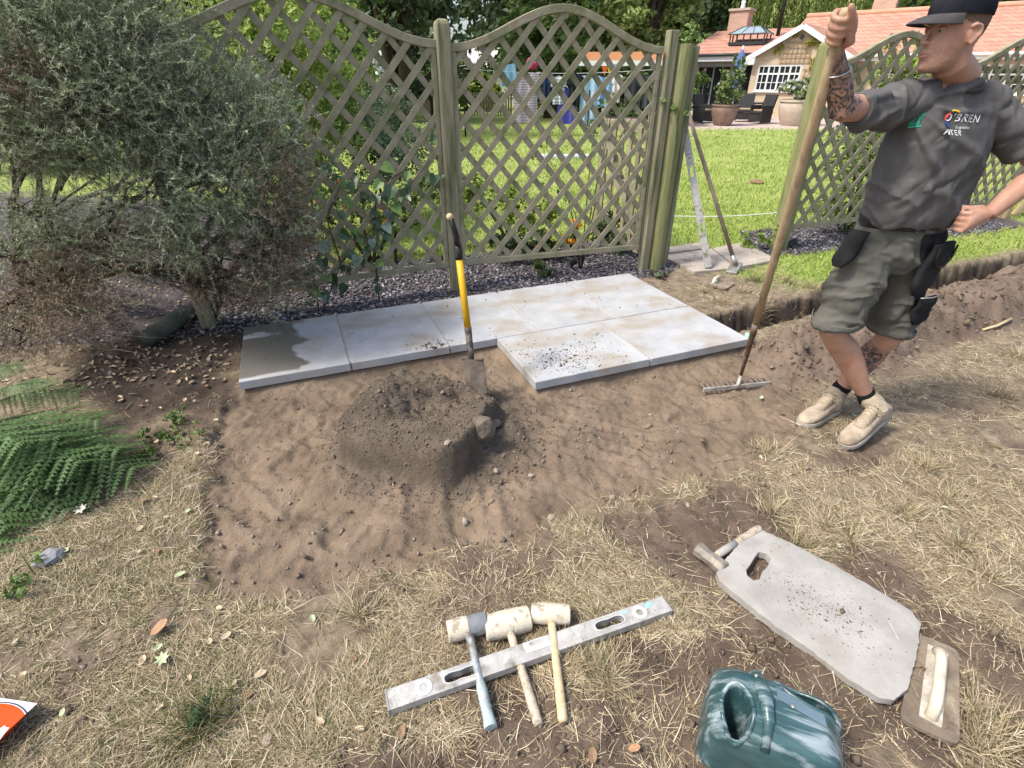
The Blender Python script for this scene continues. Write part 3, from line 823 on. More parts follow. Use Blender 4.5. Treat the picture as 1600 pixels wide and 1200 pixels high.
dome = lambda x, y: .004 * min(1, max(0, float(pdist(np.array([x]), np.array([y]), fo)[0]) / .015)) + .004 * (float(vn(np.array([x * 6]), np.array([y * 6]), 3)[0]) - .5) - .01 * max(0, x - .2)
kb = thing('kneeling_board', 'scuffed grey foam kneeling board with a hand hole lying on the soil', 'kneeling board', (cx_, cy_, max(gz(cx_, cy_), gz(cx_ + .15, cy_ - .1), gz(cx_ - .15, cy_ + .1)) + .004), math.atan2(xa.y, xa.x))
foam = mat('grey_foam', (.29, .275, .25), (.38, .365, .335), scale=9, rough=.92, bump=.5, bscale=140, c3=(.30, .27, .23), s3=5, t3=.63, bdist=.004)
part('board', plate(fine, [hol], 0, .026, dome=dome, tri_inner=inner), foam, kb, True, sharp=50)

# plasterer's float beside it, and another one by the gateway
fbase = mat('stained_float_board', (.14, .11, .08), (.25, .20, .145), scale=10, rough=.85, bump=.3, bscale=60, c3=(.42, .36, .27), s3=6, t3=.63)
fhand = mat('pale_plastic_handle', (.55, .49, .36), (.66, .60, .47), scale=12, rough=.5, c3=(.42, .36, .25), s3=12, t3=.6)
def make_float(label, corners, z_):
    P = [g(x, y, z_) for x, y in corners]
    c = sum(P, Vector()) / 4
    t = thing('plastering_float', label, 'float', (c.x, c.y, max(gz(p.x, p.y) for p in P) * .6 + gz(c.x, c.y) * .4))
    zz = XF[t.name].translation.z
    lo = [Vector((p.x - c.x, p.y - c.y, 0)) for p in P]
    out = []
    for i in range(4):           # rounded corners
        p, pr, nx_ = lo[i], lo[i - 1], lo[(i + 1) % 4]
        d0 = (pr - p).normalized(); d1 = (nx_ - p).normalized()
        for k in range(5):
            a = k / 4
            out.append(p + d0 * .028 * (1 - a) ** 2 + d1 * .028 * a ** 2)
    poly = [(p.x, p.y) for p in out]
    if sum(poly[i][0] * poly[(i + 1) % len(poly)][1] - poly[(i + 1) % len(poly)][0] * poly[i][1] for i in range(len(poly))) < 0: poly = poly[::-1]
    part('board', plate(poly, [], 0.004, .018), fbase, t, bevel=.003)
    ax = ((lo[0] + lo[1]) / 2 - (lo[2] + lo[3]) / 2); Lf = ax.length; ax.normalize()
    sd = Vector((-ax.y, ax.x, 0))
    pts = []
    for k in np.linspace(-1, 1, 15):
        pts.append(ax * (k * Lf * .36) + Vector((0, 0, .018 + .045 * (1 - abs(k) ** 5))))
    part('handle', MB().tube(pts, [(.017 if abs(k) > .86 else .0155) for k in np.linspace(-1, 1, 15)], 14), fhand, t, True)
    part('handle_plate', plate([((ax * (s1_ * Lf * .40) + sd * (s2_ * .027)).x, (ax * (s1_ * Lf * .40) + sd * (s2_ * .027)).y) for s1_, s2_ in ((1, 1), (-1, 1), (-1, -1), (1, -1))], [], .018, .0225), mat('white_residue', (.55, .52, .46), (.34, .29, .22), scale=30, rough=.8), t, bevel=.002)
    return t
make_float('brown plastering float with a pale handle touching the kneeling board', [(1437, 985), (1502, 1012), (1503, 1163), (1408, 1118)], .02)
make_float('small plastering float left on the turf at the gateway', [(1100, 432), (1150, 440), (1135, 450), (1090, 440)], .02)

# lump hammer on the corner of the board
hA, hB, hT = g(1097, 852, .04), g(1130, 878, .04), g(1190, 818, .05)
hc = (hA + hB) / 2; hc.z = gz(hc.x, hc.y) + .034
lh = thing('lump_hammer', 'short-handled lump hammer resting on the corner of the kneeling board', 'hammer', (hc.x, hc.y, gz(hc.x, hc.y)))
axh = (hB - hA); axh.z = 0; Lh = axh.length + .035; axh.normalize(); sdh = Vector((-axh.y, axh.x, 0))
rings = []
for t_, k in ((-1, .82), (-.9, 1), (-.45, 1.0), (-.3, .93), (.3, .93), (.45, 1.0), (.9, 1), (1, .82)):
    r_ = .030 * k; p = hc + axh * (t_ * Lh / 2)
    rings.append([p + sdh * (math.cos(a) * r_ * 1.05) + Vector((0, 0, math.sin(a) * r_ * 1.05)) for a in np.linspace(math.pi / 8, 2 * math.pi + math.pi / 8, 8, endpoint=False)])
part('head', MB().loft(rings), mat('brown_forged_steel', (.17, .15, .125), (.27, .245, .21), scale=30, rough=.65, metallic=.4, c3=(.36, .32, .26), s3=14, t3=.6), lh, bevel=.003, world=True)
hT.z = hc.z + .015
part('handle', MB().tube([hc, hc.lerp(hT, .25), hc.lerp(hT, .55), hc.lerp(hT, .95), hT], [.013, .0135, .0155, .0175, .013], 12), woodd, lh, True, world=True)
part('handle_sleeve', MB().tube([hc.lerp(hT, .14), hc.lerp(hT, .48)], [.0155, .0168], 12), mat('grey_sleeve', (.30, .29, .27), (.40, .38, .35), rough=.7), lh, True, world=True)

# shovel stuck in the heap
sb = Vector((-.20, 2.50, .06)); st = at(716, 392, 2.70)
sd_ = (st - sb).normalized()
sh = thing('shovel', 'digging shovel with yellow shaft and black handle stuck in the sand heap', 'shovel', (sb.x, sb.y, gz(sb.x, sb.y)))
yel = mat('yellow_shaft', (.62, .34, .012), (.70, .40, .02), scale=20, rough=.45, c3=(.22, .14, .05), s3=22, t3=.66, e3=.04)
sock = mat('muddy_socket', (.05, .045, .04), (.11, .095, .08), scale=30, rough=.7, c3=(.28, .24, .19), s3=25, t3=.58)
bl_m = mat('muddy_blade', (.085, .070, .055), (.13, .108, .086), scale=18, rough=.8, c3=(.17, .145, .115), s3=12, t3=.58, bump=.3)
P_ = lambda k: sb + sd_ * k
yt = (at(719, 402, 2.70) - sb).dot(sd_); yb_ = (at(727, 511, 2.62) - sb).dot(sd_)
part('shaft', MB().tube([P_(yb_), P_((yb_ + yt) / 2), P_(yt)], [.0185, .0185, .0185], 14), yel, sh, True, world=True)
part('socket', MB().tube([P_(.20), P_(.25), P_(yb_ - .02), P_(yb_ + .002)], [.013, .017, .0195, .0205], 14), sock, sh, True, world=True)
# D handle, edge on to us
side = Vector((-.10, .99, 0)).normalized(); side = (side - sd_ * side.dot(sd_)).normalized()
fwd = sd_.cross(side)
neck = P_(yt)
gl = P_(yt + .21)
blk = mat('black_grip', (.014, .014, .015), (.03, .03, .03), scale=30, rough=.55, c3=(.12, .10, .08), s3=20, t3=.68)
part('handle_neck', MB().tube([P_(yt - .012), P_(yt + .03), P_(yt + .07)], [.0205, .021, .020], 14), blk, sh, True, world=True)
bend = fwd * -.0
for s_ in (-1, 1):
    part('handle_arm', MB().tube([P_(yt + .06), P_(yt + .10) + side * (s_ * .040) , P_(yt + .15) + side * (s_ * .060) - Vector((.008, 0, 0)), P_(yt + .205) + side * (s_ * .060) - Vector((.02, 0, 0))], [.017, .0155, .014, .014], 12), blk, sh, True, world=True)
part('grip_bar', MB().tube([P_(yt + .20) + side * -.075 - Vector((.02, 0, 0)), P_(yt + .205) - Vector((.021, 0, 0)), P_(yt + .20) + side * .075 - Vector((.02, 0, 0))], [.017, .0165, .017], 14), mat('worn_tan_grip', (.48, .37, .20), (.55, .45, .27), rough=.6), sh, True, world=True)
# blade: dished plate, turned a little
bx = Vector((.78, -.62, 0)); bx = (bx - sd_ * bx.dot(sd_)).normalized(); by = sd_.cross(bx)
mbb = MB(); NU, NV = 9, 10
for lay in (0, 1):
    for j in range(NV + 1):
        t_ = j / NV; wv_ = .078 * (1 - .72 * max(0, (t_ - .55) / .45) ** 2.2)
        for i in range(NU + 1):
            u_ = i / NU * 2 - 1
            mbb.v.append(P_(.215 - t_ * .27) + bx * (u_ * wv_) + by * (.022 * u_ * u_ - .012 + .01 * t_ - lay * .003))
nl = (NU + 1) * (NV + 1)
for j in range(NV):
    for i in range(NU):
        a0_ = j * (NU + 1) + i
        mbb.f.append((a0_, a0_ + 1, a0_ + NU + 2, a0_ + NU + 1)); mbb.f.append((nl + a0_ + NU + 1, nl + a0_ + NU + 2, nl + a0_ + 1, nl + a0_))
bd = [i for i in range(NU + 1)] + [(j + 1) * (NU + 1) + NU for j in range(NV)] + [NV * (NU + 1) + i for i in reversed(range(NU))] + [j * (NU + 1) for j in reversed(range(1, NV))]
for i in range(len(bd)):
    a0_, b0_ = bd[i], bd[(i + 1) % len(bd)]
    mbb.f.append((b0_, a0_, nl + a0_, nl + b0_))
bo = part('blade', mbb, bl_m, sh, True, world=True, sharp=50)
for s_ in (-1, 1):
    part('tread', MB().bar(P_(.217) + bx * (s_ * .026) + by * -.005, P_(.217) + bx * (s_ * .080) + by * .005, .018, .006, up=tuple(sd_)), bl_m, bo, world=True, bevel=.001)

# hoe / rammer leaning with the level
hb, ht = g(1147, 424) + Vector((0, 0, .06)), at(1076, 178, 5.20)
ho = thing('long_handled_hoe', 'long-handled hoe with a blocky steel head leaning beside the upright spirit level', 'hoe', (hb.x, hb.y, 0))
dv = ht - hb
part('handle', MB().tube([hb, hb.lerp(ht, .5), ht], [.019, .018, .017], 12), mat('grey_brown_pole', (.17, .13, .10), (.26, .21, .16), scale=10, rough=.8, stretch=(4, 4, .4)), ho, True, world=True)
part('head', MB().bar(hb + Vector((-.07, -.10, -.05)), hb + Vector((.04, .06, .0)), .10, .035), M['steel'], ho, bevel=.006, world=True)
part('socket', MB().tube([hb + dv.normalized() * -.02, hb + dv.normalized() * .10], [.026, .022], 12), M['steel'], ho, True, world=True)

# green plastic can
def bake(o_):
    """apply an object's modifiers"""
    dg = bpy.context.evaluated_depsgraph_get(); dg.update()
    me = bpy.data.meshes.new_from_object(o_.evaluated_get(dg))
    o_.modifiers.clear(); old = o_.data; nm = old.name; o_.data = me
    bpy.data.meshes.remove(old); me.name = nm
    return o_
def sring(cx, cy, z, rx, ry, p=3.2, n_=36, sh_=(0, 0)):
    out = []
    for i in range(n_):
        a = 2 * math.pi * i / n_
        c_, s_ = math.cos(a), math.sin(a)
        out.append(Vector((cx + rx * np.sign(c_) * abs(c_) ** (2 / p), cy + ry * np.sign(s_) * abs(s_) ** (2 / p), z)))
    return out
cc = g(1200, 1142, .12)
can = thing('plastic_can', 'dusty dark green plastic can with moulded hand grips standing on the soil', 'can', (cc.x, cc.y, gz(cc.x, cc.y)), R(-24))
cgm = mat('dusty_green_plastic', (.018, .055, .058), (.05, .105, .112), scale=9, rough=.3, bump=.12, bscale=30, spec=.55, stretch=(.7, 5, 1.5), c3=(.24, .30, .32), s3=8, t3=.555, e3=.06)
mb = MB().loft([sring(0, 0, z, rx, ry, 5.5) for z, rx, ry in ((0, .150, .095), (.012, .160, .104), (.12, .160, .104), (.17, .156, .100), (.20, .140, .086), (.225, .118, .066), (.235, .108, .058))])
cb = part('body', mb, cgm, can)
cut = []
for c_, r_, rt in (((-.094, -.040, .205), (.032, .054, .19), R(10)), ((.075, .062, .215), (.074, .026, .16), R(-12))):
    k = link('cutter', MB().ball(c_, r_, 20, 12, rot=Matrix.Rotation(rt, 3, 'Z')).mesh('cutter'), None, can); cut.append(k)
    bo_ = cb.modifiers.new('cut', 'BOOLEAN'); bo_.operation = 'DIFFERENCE'; bo_.object = k; bo_.solver = 'EXACT'
rm = cb.modifiers.new('rm', 'REMESH'); rm.mode = 'VOXEL'; rm.voxel_size = .0045; rm.use_smooth_shade = True
sm_ = cb.modifiers.new('s', 'SMOOTH'); sm_.iterations = 4; sm_.factor = .5
bake(cb)
for k in cut: bpy.data.objects.remove(k)
cb.data.polygons.foreach_set('use_smooth', np.ones(len(cb.data.polygons), bool))
for (ex, ey, ez, ea, eb, er) in ((-.094, -.040, .226, .033, .055, R(10)), (.075, .058, .230, .076, .028, R(-12))):
    cbv_ = BVHTree.FromPolygons([tuple(v_.co) for v_ in cb.data.vertices], [tuple(p_.vertices) for p_ in cb.data.polygons])
    loop = []
    for a in np.linspace(0, 2 * math.pi, 41):
        dx, dy = ea * 1.10 * math.cos(a), eb * 1.10 * math.sin(a)
        qx, qy = ex + dx * math.cos(er) - dy * math.sin(er), ey + dx * math.sin(er) + dy * math.cos(er)
        h_ = cbv_.ray_cast(Vector((qx, qy, .5)), Vector((0, 0, -1)))
        loop.append(Vector((qx, qy, h_[0].z if h_[0] is not None and h_[0].z > .08 else .15)))
    for _ in range(2): loop = [(loop[i - 1] + loop[i] * 2 + loop[(i + 1) % 41]) / 4 for i in range(41)]
    part('grip_rim', MB().tube(loop, .006, 8, cap=False), cgm, can, True)
part('ridge', MB().tube([(-.075, .085, .17), (-.055, .060, .232), (-.035, .0, .247), (-.025, -.05, .236), (-.02, -.095, .18)], [.012, .016, .018, .016, .011], 14), cgm, can, True)
for p in ((-.058, .05, .247), (.03, .01, .238)): part('rivet', MB().ball(p, (.006, .006, .003), 10, 6), M['steel'], can, True)
part('stripe', MB().add([(-.01, .045, .2375), (.10, .018, .2375), (.105, -.012, .2375), (-.005, .015, .2375)], [(3, 2, 1, 0)]), mat('blue_grey_band', (.10, .15, .19), (.15, .2, .23), rough=.35), can)

# cement bag corner
bc = g(62, 1104, .04); bl_ = g(0, 1090, .04)
brot = math.atan2((bc - bl_).y, (bc - bl_).x)
boff = Matrix.Rotation(brot, 3, 'Z') @ Vector((.31, .20, 0))
bloc = Vector((bc.x - boff.x, bc.y - boff.y, gz(bc.x - .1, bc.y)))
bag = thing('cement_bag', 'white plastic bag with an orange round print lying on the grass', 'bag', bloc, brot)
pc = XF[bag.name].inverted() @ g(-48, 1152, .09)
NB = 26; mb = MB()
for lay in (1, -1):
    for j in range(NB + 1):
        for i in range(NB + 1):
            u_, v_ = i / NB * 2 - 1, j / NB * 2 - 1
            e_ = max(0, (1 - u_ ** 4) * (1 - v_ ** 4)) ** .5
            pin = 1 - .10 * (1 - (abs(u_) * abs(v_)) ** .8)
            z_ = .05 + lay * .05 * e_ + .006 * e_ * math.sin(u_ * 9 + v_ * 5) + .012 * (abs(u_) > .97 or abs(v_) > .97)
            mb.v.append(Vector((u_ * .31 * pin, v_ * .20 * pin, z_)))
nn = NB + 1
for j in range(NB):
    for i in range(NB):
        a0_ = j * nn + i
        mb.f.append((a0_, a0_ + 1, a0_ + nn + 1, a0_ + nn)); c0 = a0_ + nn * nn
        mb.f.append((c0 + nn, c0 + nn + 1, c0 + 1, c0))
bagm = mat('white_bag_plastic', (.72, .74, .76), (.80, .81, .82), scale=4, rough=.35, bump=.15, bscale=20, c3=(.5, .52, .54), s3=14, t3=.68)
n = bagm.node_tree.nodes; L = bagm.node_tree.links; b = n['Principled BSDF']
tc = n.new('ShaderNodeTexCoord'); mp = n.new('ShaderNodeMapping'); mp.inputs['Location'].default_value = (-pc.x, -pc.y, 0); L.new(tc.outputs['Object'], mp.inputs[0])
sx = n.new('ShaderNodeSeparateXYZ'); L.new(mp.outputs[0], sx.inputs[0])
rad = mth('SQRT', mth('ADD', mth('POWER', sx.outputs[0], 2), mth('POWER', mth('MULTIPLY', sx.outputs[1], 1.15), 2)), 0)
lt = mth('LESS_THAN', rad, .122); lt2 = mth('LESS_THAN', rad, .1175); lt3 = mth('LESS_THAN', rad, .115)
src = b.inputs['Base Color'].links[0].from_socket
def over(fac, A, c_):
    x = n.new('ShaderNodeMix'); x.data_type = 'RGBA'; L.new(fac, x.inputs[0]); L.new(A, x.inputs[6]); x.inputs[7].default_value = c_; return x.outputs[2]
o1 = over(lt, src, (.05, .06, .11, 1)); o1 = over(lt2, o1, (.75, .76, .78, 1)); o1 = over(lt3, o1, (.78, .09, .012, 1)); L.new(o1, b.inputs['Base Color'])
bs = part('sack', mb, bagm, bag, True)
part('printed_letter', MB().bar((pc.x + .055, pc.y - .02, .106), (pc.x + .08, pc.y + .035, .1045), .018, .001, up=(0, 0, 1)).bar((pc.x + .092, pc.y - .03, .104), (pc.x + .08, pc.y + .035, .1045), .018, .0014, up=(0, 0, 1)), M['white'], bag)
# ------------------------------------------------------------------ the worker
skin = mat('skin', (.37, .20, .135), (.45, .255, .178), scale=14, rough=.5, bump=.06, bscale=160, sss=.12, c3=(.34, .165, .115), s3=7, t3=.62, spec=.4)
def add_tattoo(m_):
    n = m_.node_tree.nodes; L = m_.node_tree.links; b = n['Principled BSDF']
    a_ = n.new('ShaderNodeAttribute'); a_.attribute_name = 'ink'
    tc = n.new('ShaderNodeTexCoord')
    wv = n.new('ShaderNodeTexNoise'); wv.inputs['Scale'].default_value = 24; wv.inputs['Distortion'].default_value = 2.6; wv.inputs['Detail'].default_value = 2
    L.new(tc.outputs['Object'], wv.inputs['Vector'])
    nz = n.new('ShaderNodeTexNoise'); nz.inputs['Scale'].default_value = 70; nz.inputs['Detail'].default_value = 3; L.new(tc.outputs['Object'], nz.inputs['Vector'])
    n5 = n.new('ShaderNodeMath'); n5.operation = 'MULTIPLY'; n5.inputs[1].default_value = .35; L.new(nz.outputs[0], n5.inputs[0])
    ad = n.new('ShaderNodeMath'); ad.operation = 'ADD'; L.new(wv.outputs['Fac'], ad.inputs[0]); L.new(n5.outputs[0], ad.inputs[1])
    mr = n.new('ShaderNodeMapRange'); mr.inputs[1].default_value = .80; mr.inputs[2].default_value = .60; L.new(ad.outputs[0], mr.inputs[0])
    ml = n.new('ShaderNodeMath'); ml.operation = 'MULTIPLY'; L.new(mr.outputs[0], ml.inputs[0]); L.new(a_.outputs['Fac'], ml.inputs[1])
    mx = n.new('ShaderNodeMix'); mx.data_type = 'RGBA'; L.new(ml.outputs[0], mx.inputs[0]); L.new(b.inputs['Base Color'].links[0].from_socket, mx.inputs[6]); mx.inputs[7].default_value = (.055, .055, .055, 1)
    st = n.new('ShaderNodeAttribute'); st.attribute_name = 'stubble'
    sn = n.new('ShaderNodeTexNoise'); sn.inputs['Scale'].default_value = 420; L.new(tc.outputs['Object'], sn.inputs['Vector'])
    sm1 = n.new('ShaderNodeMapRange'); sm1.inputs[1].default_value = .40; sm1.inputs[2].default_value = .62; sm1.inputs[4].default_value = .75; L.new(sn.outputs[0], sm1.inputs[0])
    sm2 = n.new('ShaderNodeMath'); sm2.operation = 'MULTIPLY'; L.new(sm1.outputs[0], sm2.inputs[0]); L.new(st.outputs['Fac'], sm2.inputs[1])
    mx2 = n.new('ShaderNodeMix'); mx2.data_type = 'RGBA'; L.new(sm2.outputs[0], mx2.inputs[0]); L.new(mx.outputs[2], mx2.inputs[6]); mx2.inputs[7].default_value = (.12, .075, .055, 1)
    L.new(mx2.outputs[2], b.inputs['Base Color'])
add_tattoo(skin)
def cloth(name, c1, c2, c3=None, sc=7, t3=.6):
    return mat(name, c1, c2, scale=sc, rough=.92, bump=.12, bscale=380, spec=.12, c3=c3, s3=6, t3=t3, bdist=.002)
shirt_m = cloth('charcoal_cotton', (.080, .077, .076), (.115, .110, .107), (.165, .155, .143), t3=.66)
short_m = cloth('olive_grey_canvas', (.085, .083, .069), (.13, .127, .108), (.066, .064, .055), t3=.62)
blackc = cloth('black_canvas', (.012, .012, .013), (.026, .026, .027), (.05, .048, .045), t3=.66)
boot_m = mat('dusty_suede', (.30, .24, .175), (.42, .35, .265), scale=16, rough=.95, bump=.4, bscale=120, c3=(.21, .165, .12), s3=10, t3=.6)
sole_m = mat('dusty_pale_rubber', (.30, .275, .235), (.40, .37, .325), scale=16, rough=.85, bump=.2, c3=(.22, .19, .15), s3=14, t3=.64)

WK = thing('person', 'young worker in grey t-shirt, shorts, cap and boots leaning on a rake', 'person', (1.70, 2.30, 0))
V3 = lambda *a: Vector(a)
def remesh(mb, vox, it=3, fac=.5):
    o_ = bpy.data.objects.new('tmp', mb.mesh('tmp')); COL.objects.link(o_)
    r_ = o_.modifiers.new('r', 'REMESH'); r_.mode = 'VOXEL'; r_.voxel_size = vox
    s_ = o_.modifiers.new('s', 'SMOOTH'); s_.iterations = it; s_.factor = fac
    bake(o_)
    me = o_.data
    nv = len(me.vertices); V_ = np.empty(nv * 3); me.vertices.foreach_get('co', V_); V_ = V_.reshape(-1, 3)
    N_ = np.empty(nv * 3); me.vertices.foreach_get('normal', N_); N_ = N_.reshape(-1, 3)
    F_ = np.array([list(p.vertices) for p in me.polygons if len(p.vertices) == 4])
    bpy.data.objects.remove(o_); bpy.data.meshes.remove(me)
    return V_, N_, F_
def wpart(name, V_, F_, m_, parent=None, attrs=None):
    me = np_mesh(name, V_ - np.array([1.70, 2.30, 0]), F_, [m_], True, attrs)
    o_ = bpy.data.objects.new(name, me); COL.objects.link(o_); o_.parent = parent or WK
    XF[o_.name] = XF[WK.name]
    return o_
def wp(name, mb, m_, parent=None, smooth=True, sharp=None, bevel=0):
    return part(name, mb, m_, parent or WK, smooth, bevel, True, sharp)
def ering(c, ax, ay, rx, ry, n_=24, p=2.0):
    out = []
    for i in range(n_):
        a = 2 * math.pi * i / n_; c_, s_ = math.cos(a), math.sin(a)
        out.append(c + ax * (rx * np.sign(c_) * abs(c_) ** (2 / p)) + ay * (ry * np.sign(s_) * abs(s_) ** (2 / p)))
    return out
LX = V3(.985, .17, 0).normalized(); LY = V3(-.17, .985, 0).normalized()     # his sideways and backward axes

# joints
shR, elR, wrR = V3(1.450, 2.27, 1.505), V3(1.180, 2.12, 1.502), V3(1.068, 2.055, 1.678)
shL, elL, wrL = V3(1.895, 2.34, 1.495), V3(2.15, 2.27, 1.285), V3(1.945, 2.20, 1.115)
hipR, knR, anR = V3(1.615, 2.34, .93), V3(1.530, 2.29, .555), V3(1.800, 2.275, .205)
hipL, knL, anL = V3(1.815, 2.38, .92), V3(1.868, 2.37, .485), V3(1.765, 2.435, .125)
HD = V3(1.572, 2.245, 1.728)         # head centre
hf = V3(-.985, -.12, -.03).normalized(); hs = hf.cross(V3(0, 0, 1)).normalized(); hu = hs.cross(hf).normalized()
hp = lambda f_, s_, u_: HD + (hf * f_ + hs * s_ + hu * u_) * .96

body = MB()
# head
HR = [(-.119, .078, .030, .018), (-.113, .086, .002, .033), (-.100, .0905, -.030, .047), (-.080, .092, -.056, .056), (-.055, .0935, -.070, .060), (-.03, .092, -.082, .065), (-.005, .089, -.093, .069), (.020, .085, -.101, .073), (.040, .092, -.106, .0755), (.060, .094, -.107, .076), (.085, .086, -.102, .073), (.105, .066, -.086, .062), (.120, .036, -.058, .042), (.127, .01, -.03, .02)]
rings = []
for (u_, xf, xb, hw) in HR:
    c_ = (xf + xb) / 2; r_ = (xf - xb) / 2
    ring = []
    for i in range(36):
        a = 2 * math.pi * i / 36
        ca, sa = math.cos(a), math.sin(a)
        pw = 2.35
        fx = np.sign(ca) * abs(ca) ** (2 / pw); sy = np.sign(sa) * abs(sa) ** (2 / pw)
        ring.append(hp(c_ + r_ * fx, hw * sy * (1 - .16 * max(0, fx) ** 2), u_))
    rings.append(ring)
body.loft(rings)
body.tube([hp(.085, 0, .038), hp(.098, 0, .018), hp(.110, 0, -.006), hp(.113, 0, -.018), hp(.100, 0, -.026)], [.0075, .0072, .0085, .0098, .0075], 12)
for s_ in (-1, 1):
    body.ball(hp(.099, s_ * .0095, -.020), (.0075, .0075, .0062), 10, 8)
    body.ball(hp(.083, s_ * .034, .043), (.018, .020, .009), 12, 8)       # brow
    # ear
    body.ball(hp(-.012, s_ * .0765, .0), (.017, .0065, .032), 14, 10)
    body.tube([hp(.004, s_ * .079, .020), hp(-.006, s_ * .085, .032), hp(-.026, s_ * .088, .026), hp(-.031, s_ * .088, .006), hp(-.020, s_ * .085, -.016), hp(-.006, s_ * .079, -.030)], [.005, .006, .006, .0055, .005, .006], 8)
body.ball(hp(.0955, 0, -.053), (.0085, .0085, .006), 10, 8, None); body.tube([hp(.088, -.022, -.053), hp(.0985, 0, -.0515), hp(.088, .022, -.053)], [.004, .0062, .004], 8)
body.tube([hp(.087, -.020, -.063), hp(.0975, 0, -.0655), hp(.087, .020, -.063)], [.004, .0068, .004], 8)
body.ball(hp(.082, 0, -.099), (.016, .018, .016), 12, 8)
# neck and trunk
nb_ = V3(1.716, 2.315, 1.56)
body.tube([hp(-.015, 0, -.03), hp(-.028, 0, -.085), nb_ + V3(-.012, -.005, .045), nb_ + V3(0, 0, -.03)], [(.058, .062), (.060, .060), (.062, .060), (.058, .052)], 24)
for sh_ in (shR, shL):
    body.tube([nb_ + V3(0, .01, .015), nb_.lerp(sh_, .45) + V3(0, .01, .012), sh_], [.045, .055, .055], 16)
trunk = [(.86, 1.715, 2.37, .13, .10), (.93, 1.715, 2.372, .155, .098), (1.02, 1.712, 2.362, .150, .088), (1.12, 1.708, 2.35, .145, .085), (1.25, 1.706, 2.33, .142, .09), (1.37, 1.704, 2.33, .148, .092), (1.45, 1.70, 2.325, .145, .08), (1.51, 1.69, 2.325, .14, .060), (1.54, 1.693, 2.325, .08, .05)]
body.loft([ering(V3(x, y, z), LX, LY, rx, ry, 28, 2.5) for z, x, y, rx, ry in trunk])
# arms
body.tube([shR, shR.lerp(elR, .3), shR.lerp(elR, .6), elR.lerp(shR, .08), elR], [.058, .053, .047, .043, .043], 18)
el2 = elR + V3(-.012, -.01, -.004)
body.tube([el2 + V3(.012, .006, -.022), elR.lerp(wrR, .12), elR.lerp(wrR, .35), elR.lerp(wrR, .7), wrR], [.034, .041, .0425, .033, .0255], 18)
body.tube([shL, shL.lerp(elL, .3), shL.lerp(elL, .6), elL], [.058, .053, .047, .041], 18)
body.tube([elL + V3(.008, 0, .01), elL.lerp(wrL, .12), elL.lerp(wrL, .35), elL.lerp(wrL, .72), wrL], [.036, .043, .045, .036, .028], 18)
# legs
body.tube([hipR, hipR.lerp(knR, .4), hipR.lerp(knR, .8), knR + V3(-.008, -.012, 0), knR.lerp(anR, .12) + V3(-.004, -.004, 0), knR.lerp(anR, .32) + V3(.012, .014, .006), knR.lerp(anR, .55) + V3(.008, .008, .004), knR.lerp(anR, .8), anR, anR + V3(.02, -.005, -.04)], [.088, .082, .064, .060, .057, .064, .057, .043, .037, .030], 22)
body.tube([hipL, hipL.lerp(knL, .4), hipL.lerp(knL, .8), knL + V3(-.004, -.012, 0), knL.lerp(anL, .12), knL.lerp(anL, .32) + V3(.018, .02, 0), knL.lerp(anL, .55) + V3(.010, .012, 0), knL.lerp(anL, .8), anL, anL + V3(-.01, -.01, -.04)], [.088, .082, .064, .058, .054, .062, .056, .042, .038, .042], 22)
# right hand round the rake handle
RK0 = V3(1.385, 2.77, .012); RKH = V3(1.052, 2.022, 1.735)
ra = (RKH - RK0).normalized()
camd = (V3(0, 0, CAM_H) - RKH); e1 = (camd - ra * camd.dot(ra)).normalized(); e2 = ra.cross(e1).normalized()
if e2.x > 0: e2 = -e2
def pol(th, r_, h_):
    a = R(th); return RKH + ra * h_ + e1 * (math.cos(a) * r_) + e2 * (math.sin(a) * r_)
for k in range(4):
    h_ = .036 - .0225 * k
    fr = (.0102, .0108, .0104, .0092)[k]
    rr_ = .0175 + fr * .92
    body.tube([pol(205, .040, h_ - .008), pol(165, .040, h_ - .003), pol(130, .036, h_), pol(92, rr_ + .005, h_), pol(55, rr_ + .004, h_ - .001), pol(20, rr_ + .003, h_ - .002), pol(-14, rr_ + .002, h_ - .003), pol(-34 + 8 * (k == 3), rr_ + .001, h_ - .004)], [fr * 1.1, fr * 1.15, fr * 1.12, fr * 1.02, fr, fr, fr * .95, fr * .7], 12)
# palm: from the wrist, behind the handle
body.loft([ering(wrR, e2, e1, .025, .021, 20), ering(wrR.lerp(pol(225, .034, -.02), .45), e2, e1, .026, .020, 20), ering(pol(212, .035, -.022), e2, e1, .030, .018, 20), ering(pol(200, .036, .01), e2, e1, .031, .016, 20), ering(pol(190, .036, .036), e2, e1, .024, .012, 20)])
body.tube([wrR + V3(.008, -.012, .012), pol(275, .036, -.034), pol(288, .030, -.008), pol(300, .030, .022), pol(320, .029, .048), pol(335, .026, .068), pol(340, .023, .078)], [.016, .018, .0150, .0125, .0115, .0105, .0075], 14)
